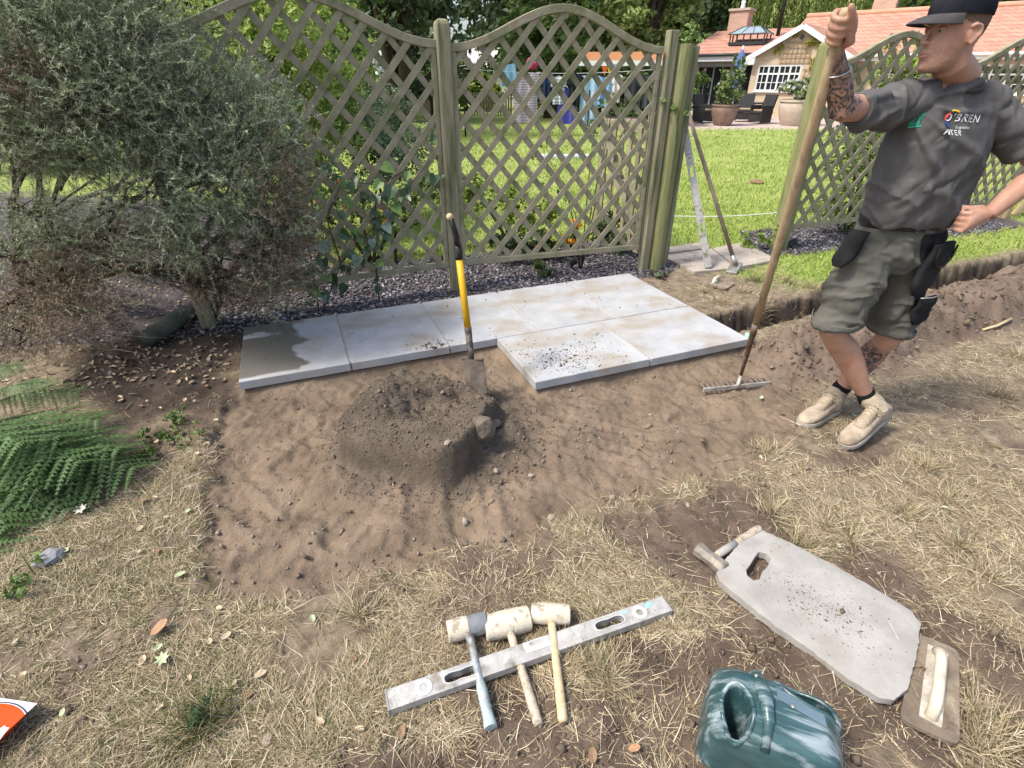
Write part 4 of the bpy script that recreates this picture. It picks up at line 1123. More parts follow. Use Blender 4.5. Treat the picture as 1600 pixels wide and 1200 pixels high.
# left hand, a loose fist on the hip
hL = V3(1.868, 2.185, 1.090)
wd_ = (hL - wrL).normalized()
body.loft([ering(wrL, V3(0, 0, 1), V3(0, 1, 0), .028, .023, 20), ering(wrL.lerp(hL, .4), V3(.2, 0, 1).normalized(), V3(0, 1, 0), .036, .024, 20), ering(hL, V3(.2, 0, 1).normalized(), V3(0, 1, 0), .043, .025, 20), ering(hL + wd_ * .022, V3(.2, 0, 1).normalized(), V3(0, 1, 0), .040, .020, 20)])
for k in range(4):
    c_ = hL + V3(-.012, .0, .034 - .022 * k)
    fr = (.0105, .0112, .0108, .0095)[k]
    body.tube([c_ + V3(.02, .004, 0), c_ + V3(.0, -.004, 0), c_ + V3(-.017, .008, -.002), c_ + V3(-.016, .032, -.004), c_ + V3(.004, .040, -.006)], [fr * 1.1, fr * 1.1, fr, fr * .95, fr * .8], 12)
body.tube([wrL + V3(-.02, .012, .02), hL + V3(.0, .030, .045), hL + V3(-.03, .045, .050), hL + V3(-.055, .055, .042)], [.018, .0145, .012, .009], 12)
BV, BN, BF = remesh(body, .0049, 2, .5)
# ink on the right forearm and the left calf
def seg_t(P_, a, b_):
    a = np.array(a); b_ = np.array(b_); d = b_ - a
    t_ = ((P_ - a) @ d) / (d @ d)
    return t_, np.linalg.norm(P_ - a - np.clip(t_, 0, 1)[:, None] * d, axis=1)
t1, d1_ = seg_t(BV, elR, wrR); ink = sm(-.12, .0, t1) * sm(.98, .90, t1) * (d1_ < .075)
t2, d2_ = seg_t(BV, knL, anL); ink = np.maximum(ink, sm(.10, .2, t2) * sm(.85, .72, t2) * (d2_ < .085) * (BV[:, 0] > 1.775))
_r = BV - np.array(HD); hf_, hs_, hu_ = _r @ np.array(hf), _r @ np.array(hs), _r @ np.array(hu)
stub = sm(-.022, -.045, hu_) * sm(-.15, -.11, hu_) * sm(-.05, .0, hf_) * .8
wpart('body', BV, BF, skin, None, {'ink': ink, 'stubble': stub})
# face details
for s_ in (-1, 1):
    ey = wp('eye', MB().ball(hp(.0735, s_ * .031, .019), (.0112, .0112, .0112), 14, 10), mat('eye_white', (.40, .36, .33), rough=.3))
    wp('iris', MB().ball(hp(.0825, s_ * .0315, .016), (.0045, .0045, .0045), 10, 8), mat('iris_brown', (.03, .02, .015), rough=.15), ey)
    wp('eyelid', MB().ball(hp(.0748, s_ * .031, .0225), (.0130, .0138, .0108), 16, 10), skin)
    wp('eyelashes', MB().tube([hp(.078, s_ * .020, .0165), hp(.0865, s_ * .031, .0150), hp(.077, s_ * .043, .0160)], [.001, .0018, .001], 6), mat('lash', (.02, .014, .01), rough=.8))
    wp('eyebrow', MB().tube([hp(.095, s_ * .012, .039), hp(.0955, s_ * .028, .0445), hp(.083, s_ * .050, .041)], [(.003, .004), (.003, .0045), (.002, .003)], 8), mat('dark_brow', (.055, .035, .022), (.085, .055, .035), scale=120, rough=.9))
wp('lips', MB().tube([hp(.089, -.021, -.0535), hp(.1035, 0, -.0525), hp(.089, .021, -.0535)], [.0025, .0042, .0025], 8).tube([hp(.089, -.019, -.0635), hp(.1025, 0, -.065), hp(.089, .019, -.0635)], [.0025, .0046, .0025], 8), mat('lips', (.38, .17, .135), rough=.45))
# cropped hair: a shell over the skull below the cap
def shell(name, V_, N_, F_, sel, off, m_, parent=None, jitter=0):
    keep = sel[F_].all(axis=1)
    f_ = F_[keep]; used_, inv = np.unique(f_, return_inverse=True)
    vv = V_[used_] + N_[used_] * off
    return wpart(name, vv, inv.reshape(f_.shape), m_, parent)
rel = BV - np.array(HD); lf = rel @ np.array(hf); ls = rel @ np.array(hs); lu = rel @ np.array(hu)
hsel = (np.abs(lf) < .2) & (np.abs(ls) < .0795) & (lu > -.03) & (lf < .055 - .0 * lu) & (lu > .006 + (lf + .05) * .45) & (lu < .1)
hair = mat('cropped_hair', (.10, .066, .044), (.17, .115, .08), scale=260, rough=.9, bump=.4, bscale=500, bdist=.002)
shell('hair', BV, BN, BF, hsel, .0012, hair)

# cap
capm = cloth('black_cap_cloth', (.010, .011, .016), (.018, .019, .025), (.03, .03, .035))
brimm = cloth('faded_brim_cloth', (.055, .052, .052), (.085, .08, .08))
cc_ = lambda f_, s_, u_: hp(f_, s_, u_)
rings = []
for (u_, xf, xb, hw) in ((.062, .106, -.116, .0865), (.082, .107, -.117, .087), (.107, .104, -.114, .0845), (.132, .093, -.102, .075), (.152, .072, -.080, .059), (.165, .042, -.048, .036), (.170, .012, -.016, .012)):
    c_ = (xf + xb) / 2; r_ = (xf - xb) / 2
    rings.append([cc_(c_ + r_ * math.cos(a) , hw * math.sin(a), u_ + .006 * math.cos(a) * (1 if u_ < .1 else .3)) for a in np.linspace(0, 2 * math.pi, 40, endpoint=False)])
crown_mb = MB().loft(rings)
capo = wp('cap', crown_mb, capm, sharp=60)
wp('cap_button', MB().ball(cc_(-.002, 0, .172), (.007, .007, .004), 10, 6), capm, capo)
mbv = MB(); NA, NRr = 24, 8
for lay in (0, 1):
    for j in range(NRr + 1):
        t_ = j / NRr
        for i in range(NA + 1):
            a = (i / NA - .5) * math.pi * .70
            f0, s0 = -.005 + .1105 * math.cos(a), .088 * math.sin(a)
            ext = .084 * max(0, math.cos(a / .70)) ** .6
            f_ = f0 + ext * t_; s__ = s0 * (1 + .02 * t_)
            drop = -.012 * t_ - .014 * t_ * t_ - .85 * s__ * s__ * (0.25 + .75 * t_)
            mbv.v.append(cc_(f_, s__, .064 + .004 * math.cos(a) + drop - lay * .004))
nl = (NA + 1) * (NRr + 1)
for j in range(NRr):
    for i in range(NA):
        a0_ = j * (NA + 1) + i
        mbv.f.append((a0_, a0_ + NA + 1, a0_ + NA + 2, a0_ + 1)); mbv.f.append((nl + a0_ + 1, nl + a0_ + NA + 2, nl + a0_ + NA + 1, nl + a0_))
for i in range(NA):
    a0_ = NRr * (NA + 1) + i; mbv.f.append((a0_, nl + a0_, nl + a0_ + 1, a0_ + 1))
br = wp('brim', mbv, brimm, capo)
# small white mark on the side of the cap
def project(mb, bvh, d, off=.0015):
    """lay a flat mesh on a surface by casting along d"""
    for i, p in enumerate(mb.v):
        h_ = bvh.ray_cast(p - d * .4, d)
        if h_[0] is not None: mb.v[i] = h_[0] + h_[1] * off
    return mb
def bvh_of(mbx):
    return BVHTree.FromPolygons([tuple(p) for p in mbx.v], mbx.f)
cbv = bvh_of(crown_mb)
cdir = (V3(1.6, 2.2, 1.84) - V3(0, 0, 1.6)).normalized()
side_c = hs if hs.dot(cdir) < 0 else -hs
def on_plane(c, ax, ay, pts):
    return [c + ax * x + ay * y for x, y in pts]
mkp = [(.004, .022), (.014, .020), (.006, .006), (.010, .004), (-.008, -.020), (-.010, -.018), (-.002, -.002), (-.006, .0), (0, .012)]
mkc = hp(.025, 0, .092)
poly = on_plane(mkc + side_c * .1, -hf, hu, mkp)
mk = MB(); mk.v = poly; mk.f = [tuple(range(len(poly)))]
project(mk, cbv, -side_c, .0012)
wp('cap_emblem', mk, M['white'], capo, smooth=False)

# t-shirt
ts = MB()
tr = [(1.055, 1.710, 2.335, .176, .122), (1.09, 1.710, 2.33, .182, .126), (1.18, 1.712, 2.325, .188, .128), (1.28, 1.712, 2.322, .196, .130), (1.37, 1.710, 2.322, .202, .132), (1.44, 1.706, 2.322, .198, .118), (1.50, 1.706, 2.322, .182, .094), (1.545, 1.710, 2.32, .138, .076), (1.575, 1.712, 2.318, .100, .072), (1.585, 1.712, 2.316, .080, .068)]
ts.loft([ering(V3(x, y, z), LX, LY, rx, ry, 32, 2.7) for z, x, y, rx, ry in tr])
ts.tube([nb_.lerp(shR, .4), shR + V3(.01, 0, .003), shR.lerp(elR, .35) + V3(0, 0, -.008), shR.lerp(elR, .55) + V3(0, 0, -.010), shR.lerp(elR, .68) + V3(0, 0, -.008)], [.064, .074, .064, .057, .053], 22)
ts.tube([nb_.lerp(shL, .4), shL + V3(-.01, 0, .003), shL.lerp(elL, .35) + V3(0, 0, -.006), shL.lerp(elL, .65) + V3(.0, 0, -.01)], [.066, .078, .074, .072], 22)
TV, TN, TF = remesh(ts, .006, 5, .6)
def folds(V_, N_):
    x, y, z = V_[:, 0] - 1.70, V_[:, 1] - 2.32, V_[:, 2]
    d = np.zeros(len(V_))
    # pulls radiating from the raised right shoulder
    px, pz = x + .20, z - 1.53
    ang = np.arctan2(px, -pz); rr_ = np.hypot(px, pz)
    d += .013 * sm(.05, .16, rr_) * sm(.60, .30, rr_) * np.maximum(0, np.sin(ang * 15 + 1.2 * np.sin(rr_ * 14))) ** 2
    # loose cloth gathered above the waist
    hz = sm(1.30, 1.12, z)
    wob_ = fbm(x * 1.0, z * 1.0, 6, 3, 201)
    d += hz * .016 * (np.sin((z * 26 + x * 9 + wob_ * 7)) * .5 + .5) ** 2 * sm(1.05, 1.10, z)
    d += .016 * (fbm(x + y, z, 9, 3, 203) - .5) + .018 * (fbm(x * 2 + y, z * .7, 5, 2, 205) - .5)
    rg = lambda a_, b_, sc, sd: (1 - np.abs(2 * fbm(a_, b_, sc, 3, sd) - 1)) ** 4
    d += .016 * rg(x * 1.6 + z * .7, z * .55 - x * .4, 5, 221) - .010 * rg(x * 1.2 - z * 1.0, z * .6 + x * .3, 6, 223)
    # sleeve creases
    sl_ = sm(-.17, -.22, x)
    d += sl_ * .012 * np.sin(x * 55 + z * 60 + y * 20) * fbm(x, z, 11, 2, 207)
    d *= 1 - .85 * np.exp(-((x - .10) / .11) ** 2 - ((z - 1.42) / .06) ** 2) * (y < 0)
    return V_ + N_ * d[:, None]
TV2 = folds(TV, TN)
tsh = wpart('t_shirt', TV2, TF, shirt_m)
tbv = BVHTree.FromPolygons([tuple(p) for p in TV2], [tuple(f) for f in TF])
# ribbed collar
cpts = []
for a in np.linspace(0, 2 * math.pi, 41):
    c_ = V3(1.710, 2.313, 1.578) + LX * (.083 * math.cos(a)) + LY * (.074 * math.sin(a)) + V3(0, 0, .016 * math.sin(a) - .004)
    cpts.append(c_)
wp('collar', MB().tube(cpts, [(.0065, .010)] * 41, 10, cap=False), cloth('charcoal_rib', (.05, .049, .05), (.07, .068, .069)), tsh)
for (c_, ax_, r_, nm) in ((shR.lerp(elR, .68) + V3(0, 0, -.008), (elR - shR).normalized(), .0525, 'sleeve_hem'),):
    u1 = ax_.cross(V3(0, 0, 1)).normalized(); u2 = ax_.cross(u1)
    wp(nm, MB().tube([c_ + u1 * (math.cos(a) * r_) + u2 * (math.sin(a) * r_) for a in np.linspace(0, 2 * math.pi, 33)], [(.005, .009)] * 33, 8, cap=False), shirt_m, tsh)
# chest print
def text_mb(s_, size, shear=0.0):
    cu = bpy.data.curves.new('t', 'FONT'); cu.body = s_; cu.size = size; cu.shear = shear; cu.resolution_u = 3; cu.align_x = 'CENTER'; cu.offset = size * .006; cu.space_character = 1.12
    o_ = bpy.data.objects.new('t', cu); COL.objects.link(o_)
    dg = bpy.context.evaluated_depsgraph_get(); dg.update()
    me = bpy.data.meshes.new_from_object(o_.evaluated_get(dg))
    vs = [(v.co.x, v.co.y) for v in me.vertices]; fs = [tuple(p.vertices) for p in me.polygons]
    bpy.data.objects.remove(o_); bpy.data.meshes.remove(me); bpy.data.curves.remove(cu)
    return vs, fs
vdir = V3(.0, 1, -.05).normalized()
def print_on(px_, py_, vs, fs, m_, nm, rot=0.0):
    h_ = tbv.ray_cast(V3(0, 0, CAM_H), ray(px_, py_).normalized())
    if h_[0] is None: return
    nrm = (V3(-.03, 0, .10) - LY).normalized(); ax = (LX - nrm * LX.dot(nrm)).normalized(); ay = nrm.cross(ax)
    if ay.z < 0: ay = -ay
    ax, ay = ax * math.cos(rot) + ay * math.sin(rot), ay * math.cos(rot) - ax * math.sin(rot)
    mb = MB(); mb.v = [h_[0] + ax * x + ay * y for x, y in vs]; mb.f = fs
    for i, p in enumerate(mb.v):
        q_ = tbv.ray_cast(p + nrm * .1, -nrm)
        if q_[0] is not None: mb.v[i] = q_[0] + nrm * .005
    wp(nm, mb, m_, tsh, smooth=False)
wht = mat('white_print', (.74, .74, .73), rough=.7)
vs, fs = text_mb("O'BRIEN", .036, .12); print_on(1503, 190, vs, fs, wht, 'chest_lettering', -.06)
vs, fs = text_mb("Logistics", .013); print_on(1502, 201, vs, fs, wht, 'chest_lettering', -.06)
vs, fs = text_mb("PETER", .026); print_on(1487, 211, vs, fs, wht, 'chest_lettering', -.06)
arc = lambda r0, r1, a0, a1, k=9: ([(r0 * math.cos(a), r0 * math.sin(a)) for a in np.linspace(a0, a1, k)] + [(r1 * math.cos(a), r1 * math.sin(a)) for a in np.linspace(a1, a0, k)])
for (r0, r1, a0, a1, m_) in ((.028, .034, .9, 1.9, mat('yellow_print', (.65, .45, .03), rough=.7)), (.020, .027, 1.9, 3.3, mat('red_print', (.45, .03, .03), rough=.7)), (.020, .027, 3.4, 4.6, mat('blue_print', (.03, .12, .45), rough=.7))):
    p_ = arc(r0, r1, a0, a1); print_on(1484, 187, p_, [tuple(range(len(p_)))], m_, 'chest_emblem')
grn = mat('green_print', (.02, .32, .20), rough=.7)
p_ = [(.010 * math.cos(a) * .8 + .012 * math.sin(a), .022 * math.sin(a)) for a in np.linspace(0, 2 * math.pi, 18, endpoint=False)]
q_ = [(x * .62, y * .62) for x, y in p_]
print_on(1432, 186, p_ + q_, [(i, (i + 1) % 18, 18 + (i + 1) % 18, 18 + i) for i in range(18)], grn, 'chest_emblem')
print_on(1430, 188, [(-.002, -.02), (.002, -.02), (.010, .012), (.006, .012)], [(0, 1, 2, 3)], grn, 'chest_emblem')
print_on(1424, 198, [(-.016, -.004), (.014, -.001), (.014, .004), (-.016, .001)], [(0, 1, 2, 3)], grn, 'chest_emblem')

# shorts
so = MB()
so.loft([ering(V3(x, y, z), LX, LY, rx, ry, 30, 2.6) for z, x, y, rx, ry in ((.845, 1.715, 2.375, .12, .11), (.90, 1.714, 2.372, .175, .130), (.97, 1.712, 2.362, .186, .132), (1.04, 1.710, 2.352, .178, .122), (1.075, 1.708, 2.345, .170, .116))])
hemR = hipR.lerp(knR, .90); hemL = hipL.lerp(knL, .91)
so.loft([ering(hipR + V3(.0, .01, .06), V3(1, 0, 0), V3(0, 1, 0), .095, .11, 24), ering(hipR.lerp(knR, .2), V3(1, 0, 0), V3(0, 1, 0), .102, .112, 24), ering(hipR.lerp(knR, .5), V3(1, 0, .05), V3(0, 1, 0), .100, .104, 24), ering(hemR + V3(0, 0, .03), V3(1, 0, .06), V3(0, 1, 0), .102, .102, 24), ering(hemR, V3(1, 0, .06), V3(0, 1, 0), .102, .102, 24)])
so.loft([ering(hipL + V3(0, .0, .06), V3(1, 0, 0), V3(0, 1, 0), .095, .11, 24), ering(hipL.lerp(knL, .2), V3(1, 0, 0), V3(0, 1, 0), .102, .112, 24), ering(hipL.lerp(knL, .5), V3(1, 0, -.05), V3(0, 1, 0), .098, .104, 24), ering(hemL + V3(0, 0, .03), V3(1, 0, -.05), V3(0, 1, 0), .102, .106, 24), ering(hemL, V3(1, 0, -.05), V3(0, 1, 0), .100, .105, 24)])
so.ball((1.71, 2.285, .93), (.05, .055, .07), 16, 10)
SV, SN_, SF = remesh(so, .006, 4, .6)
def sfolds(V_, N_):
    x, y, z = V_[:, 0] - 1.70, V_[:, 1] - 2.33, V_[:, 2]
    d = .016 * (fbm(x + y * .7, z, 8, 3, 211) - .5)
    w_ = fbm(x, z, 5, 2, 213)
    d += .012 * sm(1.0, .9, z) * (np.sin(z * 46 + x * 26 + w_ * 8) * .5 + .5) ** 2 * (x < .02) 
    d += .009 * (np.sin(z * 30 - x * 38 + w_ * 7) * .5 + .5) ** 2 * (x >= .02)
    rg = lambda a_, b_, sc, sd: (1 - np.abs(2 * fbm(a_, b_, sc, 3, sd) - 1)) ** 4
    d += .014 * rg(x * .8 + z * .5, z * 1.6 + y, 7, 231) - .010 * rg(x * 2 + y, z * .6, 6, 233)
    return V_ + N_ * d[:, None]
SV2 = sfolds(SV, SN_)
sho = wpart('shorts', SV2, SF, short_m)
for hc_, hx_, (rx_, ry_) in ((hemR, V3(1, 0, .06), (.106, .106)), (hemL, V3(1, 0, -.05), (.103, .108))):
    wp('leg_hem', MB().tube([hc_ + hx_ * (math.cos(a) * rx_) + V3(0, 1, 0) * (math.sin(a) * ry_) + V3(0, 0, .012 + .003 * math.sin(5 * a)) for a in np.linspace(0, 2 * math.pi, 41)], [(.004, .016)] * 41, 8, cap=False, ref=(0, 0, 1)), short_m, sho)
# belt and buckle
bp_ = [V3(1.708, 2.345, 1.062) + LX * (.182 * math.cos(a)) + LY * (.128 * math.sin(a)) for a in np.linspace(0, 2 * math.pi, 49)]
belt = wp('belt', MB().tube(bp_, [(.005, .019)] * 49, 8, cap=False, ref=(0, 0, 1)), mat('black_leather', (.012, .012, .012), (.02, .02, .02), rough=.45))
bk = V3(1.708, 2.345, 1.060) + LY * -.133 + LX * -.03
wp('buckle', MB().tube([bk + LX * x + V3(0, 0, z) for x, z in ((-.026, -.018), (.026, -.018), (.026, .018), (-.026, .018), (-.026, -.018))], .003, 8), mat('dark_buckle', (.08, .08, .08), rough=.35, metallic=.8), belt)
# side panels and holster pockets over his left thigh
x_, y_, z_ = SV2[:, 0], SV2[:, 1], SV2[:, 2]
legc = lambda z: hipL.x + (knL.x - hipL.x) * (hipL.z - z) / (hipL.z - knL.z)
fr_ = (x_ - 1.735 - .02 * np.sin(z_ * 9)) ; 
selp = (x_ > legc(z_) - .025 - .05 * np.clip((z_ - .8) / .2, -1, 1)) & (z_ < 1.03) & (z_ > .60)
shell('side_panel', SV2, SN_, SF, selp, .004, blackc, sho)
def pouch(c, ax, az, w0, w1, h_, th, m_, nm, parent):
    """sagging pocket: rounded bottom, thick middle"""
    n_ = ax.cross(az).normalized()
    mb = MB(); rings = []
    for t_ in np.linspace(0, 1, 9):
        wv_ = (w0 + (w1 - w0) * t_) * (1 - .55 * max(0, (t_ - .7) / .3) ** 2)
        tt = th * (.5 + 1.0 * math.sin(math.pi * min(1, t_ * .9 + .08)))
        rings.append(ering(c - az * (h_ * t_) + n_ * (.006 * math.sin(t_ * 9)), ax, n_, wv_ / 2, tt / 2, 20, 3.2))
    mb.loft(rings)
    return wp(nm, mb, m_, parent, sharp=55)
pf = V3(1.865, 2.255, .985)
h1 = pouch(pf, (LX * .92 - LY * -.30).normalized(), V3(.16, 0, 1).normalized(), .155, .165, .235, .030, blackc, 'holster_pocket', sho)
pax = (LX * .92 + LY * .30).normalized()
wp('pocket_trim', MB().tube([pf + pax * u_ + V3(0, 0, z_) - LY * .024 for u_, z_ in ((-.07, -.01), (-.062, -.07), (-.03, -.10), (.02, -.10), (.055, -.065), (.068, -.01))], .0045, 8), blackc, h1)
wp('pocket_zip', MB().tube([V3(1.83, 2.222, .745), V3(1.885, 2.224, .748), V3(1.94, 2.25, .752)], .0028, 8), M['steel'], sho)
pouch(V3(1.895, 2.262, .735), (LX * .94 + LY * .25).normalized(), V3(.04, 0, 1).normalized(), .135, .13, .13, .020, blackc, 'cargo_pocket', sho)
pouch(V3(1.505, 2.285, 1.03), V3(.55, -.80, .0).normalized(), V3(.42, .1, 1).normalized(), .075, .085, .17, .030, blackc, 'holster_pocket', sho)

# boots
def boot(toe, heel, ank, nm_lace=True, seed=1):
    fx = (toe - heel); Lb = fx.length; fx.normalize()
    sd = fx.cross(V3(0, 0, 1)).normalized(); up = sd.cross(fx).normalized()
    q = lambda k, s_, u_: heel + fx * (k * Lb) + sd * s_ + up * u_
    mb = MB(); rings = []
    for k, w_, h_, b0 in ((-.01, .022, .055, .02), (.04, .034, .085, .018), (.14, .039, .098, .018), (.30, .040, .100, .018), (.45, .043, .088, .018), (.60, .048, .074, .018), (.75, .050, .064, .018), (.88, .045, .055, .018), (.96, .032, .044, .02), (1.0, .016, .034, .022)):
        rings.append(ering(q(k, 0, (h_ + b0) / 2), sd, up, w_, (h_ - b0) / 2 + .004, 22, 2.6))
    mb.loft(rings)
    an = ank
    mb.tube([q(.20, 0, .04), q(.22, 0, .08), q(.20, 0, .10).lerp(an, .5), an + (an - q(.2, 0, .06)).normalized() * .0], [(.046, .052), (.046, .052), (.047, .050), (.048, .052)], 22)
    mb.tube([q(.66, 0, .058), q(.50, 0, .088), q(.40, 0, .108), q(.34, 0, .118)], [.030, .030, .028, .020], 16)      # tongue ridge
    BVx, BNx, BFx = remesh(mb, .0045, 4, .5)
    tt = fbm(BVx[:, 0] * 1 + BVx[:, 2], BVx[:, 1] + BVx[:, 2], 22, 3, 300 + seed) - .5
    bo = wpart('boot', BVx + BNx * (tt * .006)[:, None], BFx, boot_m)
    bvb = BVHTree.FromPolygons([tuple(p) for p in BVx], [tuple(f) for f in BFx])
    # sole
    rs = []
    out = [(0, .020), (.03, .034), (.12, .042), (.30, .043), (.45, .045), (.60, .051), (.75, .0535), (.88, .048), (.97, .034), (1.012, .012)]
    lp = [(k, w_) for k, w_ in out] + [(k, -w_) for k, w_ in reversed(out)]
    for u_, sc_ in ((-.002, .96), (.004, 1.0), (.020, 1.02), (.026, .98)):
        rs.append([q(k, w_ * sc_, u_ + (.012 * max(0, .25 - k) if False else 0)) for k, w_ in lp])
    so_ = wp('sole', MB().loft(rs), sole_m, bo, sharp=40)
    tread = MB()
    for k in np.linspace(.06, .95, 9):
        for s_ in (-1, 1):
            wv_ = np.interp(k, [a for a, _ in out], [b_ for _, b_ in out])
            tread.box(q(k, s_ * wv_ * .80, .002), (.018, .014, .014), Matrix((fx, sd, up)).transposed())
    wp('tread', tread, mat('dark_tread', (.05, .045, .04), rough=.9), so_, smooth=False)
    # laces zig-zag over the tongue
    lace_m = mat('tan_lace', (.34, .28, .18), (.42, .35, .24), rough=.85)
    prev = None
    for i in range(6):
        k = .60 - i * .055
        p0 = []
        for s_ in np.linspace(-1, 1, 7):
            base = q(k - .03 * (1 - abs(s_)), s_ * .030, .20)
            h_ = bvb.ray_cast(base, -up)
            p0.append((h_[0] if h_[0] is not None else base - up * .1) + up * .003)
        wp('lace', MB().tube(p0, .0028, 6), lace_m, bo)
    c_ = q(.30, 0, .135)
    h_ = bvb.ray_cast(q(.32, 0, .25), -up); c_ = (h_[0] if h_[0] is not None else c_) + up * .004
    for s_ in (-1, 1):
        wp('lace', MB().tube([c_, c_ + sd * (s_ * .03) + up * .012, c_ + sd * (s_ * .05) - up * .012, c_ + sd * (s_ * .03) - up * .022 + fx * .02, c_ + fx * .006], .0026, 6), lace_m, bo)
    wp('ankle_panel', MB().tube([q(.05, .043, .075), q(.16, .049, .088), q(.28, .046, .080)], [(.002, .008)] * 3, 8), mat('ochre_tab', (.50, .33, .10), (.42, .34, .24), rough=.8), bo)
    # sock
    dirn = (an - q(.22, 0, .06)).normalized()
    return bo
gF = gz(1.66, 2.11); gB = gz(1.55, 2.31)
boot(V3(1.652, 2.108, gF + .006), V3(1.925, 2.255, gF + .115), anR + V3(.014, -.006, -.022), seed=1)
boot(V3(1.528, 2.290, gB + .004), V3(1.806, 2.452, gB + .006), anL + V3(.004, .0, .022), seed=2)
sockm = cloth('black_sock', (.010, .010, .011), (.017, .017, .018))
wp('sock', MB().tube([anR + (anR - knR).normalized() * .035, anR + (anR - knR).normalized() * .012, anR - (anR - knR).normalized() * .028, anR - (anR - knR).normalized() * .034], [.046, .0435, .0425, .038], 22), sockm)
dL = (anL - knL).normalized()
wp('sock', MB().tube([anL + dL * .02, anL - dL * .02, anL - dL * .056, anL - dL * .062], [.046, .0445, .0435, .038], 22), sockm)
# bracelet
ad = (wrR - elR).normalized(); u1 = ad.cross(V3(0, 1, 0)).normalized(); u2 = ad.cross(u1); c_ = elR.lerp(wrR, .66)
wp('bracelet', MB().tube([c_ + u1 * (.0385 * math.cos(a)) + u2 * (.0385 * math.sin(a)) + ad * (.006 * math.cos(a)) for a in np.linspace(0, 2 * math.pi, 37)], .0022, 6, cap=False), mat('silver', (.6, .6, .6), rough=.3, metallic=.9))

# ------------------------------------------------------------------ the rake he holds
rk = thing('garden_rake', 'long wooden-handled garden rake held upright by the worker', 'rake', (RK0.x, RK0.y, gz(RK0.x, RK0.y)))
rt = RKH + ra * .055
fer = RK0 + ra * .50
part('handle', MB().tube([fer, fer.lerp(rt, .3), fer.lerp(rt, .7), rt - ra * .01, rt], [.0175, .0185, .0185, .018, .013], 16), mat('worn_ash_handle', (.36, .26, .15), (.46, .35, .21), scale=9, rough=.7, stretch=(5, 5, .4), bump=.15, c3=(.27, .19, .11), s3=5, t3=.6), rk, True, world=True)
rust = mat('rusty_socket', (.10, .055, .035), (.17, .10, .065), scale=22, rough=.85, metallic=.2, c3=(.24, .20, .16), s3=15, t3=.62)
part('socket', MB().tube([RK0 + ra * .03, RK0 + ra * .12, RK0 + ra * .30, RK0 + ra * .44, RK0 + ra * .51], [.009, .0105, .015, .0175, .0185], 14), rust, rk, True, world=True)
ha, hb2 = g(1100, 603, .02), g(1207, 592, .02)
zr = max(gz(ha.x, ha.y), gz(hb2.x, hb2.y), gz(RK0.x, RK0.y)) + .016
ha.z = hb2.z = zr
hd = (hb2 - ha).normalized(); hn = V3(-hd.y, hd.x, 0)
hm = mat('galvanised_rake', (.40, .38, .33), (.50, .48, .43), scale=20, rough=.6, metallic=.3, c3=(.28, .24, .18), s3=12, t3=.58)
hh = part('head_bar', MB().bar(ha, hb2, .012, .026), hm, rk, bevel=.003, world=True)
part('neck', MB().tube([RK0 + ra * .045, (ha + hb2) / 2 + V3(0, 0, .02), (ha + hb2) / 2 + V3(0, 0, 0)], [.010, .011, .014], 12), hm, rk, True, world=True)
tm = mat('muddy_tine', (.13, .10, .08), (.22, .18, .14), scale=25, rough=.85)
for i in range(14):
    p = ha.lerp(hb2, (i + .5) / 14)
    part('tine', MB().tube([p, p + hn * .035 + V3(0, 0, .008), p + hn * .062 + V3(0, 0, .0), p + hn * .075 + V3(0, 0, -.012)], [.006, .006, .005, .003], 7), tm, rk, True, world=True)
# ------------------------------------------------------------------ vegetation
def unit(v):
    return v / (np.linalg.norm(v, axis=-1, keepdims=True) + 1e-9)
def rdir(n_):
    return unit(rng.normal(size=(n_, 3)))
def leaf_mesh(name, C_, size, m_, aspect=.5, nrm=None, droop=None, var=None, fold=.18):
    """folded rhombic leaves of two triangles; C_ (n,3)"""
    n_ = len(C_)
    size = np.broadcast_to(np.asarray(size, float), (n_,))
    nr = unit((nrm if nrm is not None else np.array([0, 0, .6])) + rng.normal(size=(n_, 3)) * .7)
    t_ = rdir(n_)
    if droop is not None: t_ = unit(t_ + np.array([0, 0, -droop]))
    t_ = unit(t_ - nr * (t_ * nr).sum(1, keepdims=True)); s_ = np.cross(nr, t_)
    L_ = size[:, None]; W_ = L_ * aspect
    base = C_ - t_ * L_ * .5; tip = C_ + t_ * L_ * .5 - nr * L_ * .1
    a = C_ + s_ * W_ * .5 + nr * W_ * fold - t_ * L_ * .08; b_ = C_ - s_ * W_ * .5 + nr * W_ * fold - t_ * L_ * .08
    V_ = np.stack([base, a, tip, b_], 1).reshape(-1, 3)
    i0 = np.arange(n_) * 4
    F_ = np.concatenate([np.stack([i0, i0 + 1, i0 + 2], 1), np.stack([i0, i0 + 2, i0 + 3], 1)])
    vv = var if var is not None else rng.random(n_)
    return np_mesh(name, V_, F_, [m_], False, {'var': np.repeat(vv, 4)})
def blob_pts(blobs, n_, shellw=.45):
    """points in a set of ellipsoids (centre, radii), gathered in clumps near their surfaces"""
    vol = np.array([r[0] * r[1] * r[2] for c, r in blobs]) ** .72; cnt = np.maximum(1, (vol / vol.sum() * n_).astype(int))
    out = []; nr = []
    for (c, r), k in zip(blobs, cnt):
        ncl = max(6, k // 26)
        d = rdir(ncl); rad = rng.random(ncl) ** shellw
        cl = d * rad[:, None]
        pk = rng.integers(0, ncl, k)
        p = cl[pk] + rng.normal(size=(k, 3)) * .13
        out.append(p * np.array(r) + np.array(c)); nr.append(unit(p) * .7 + np.array([0, 0, .6]))
    return np.concatenate(out), np.concatenate(nr)
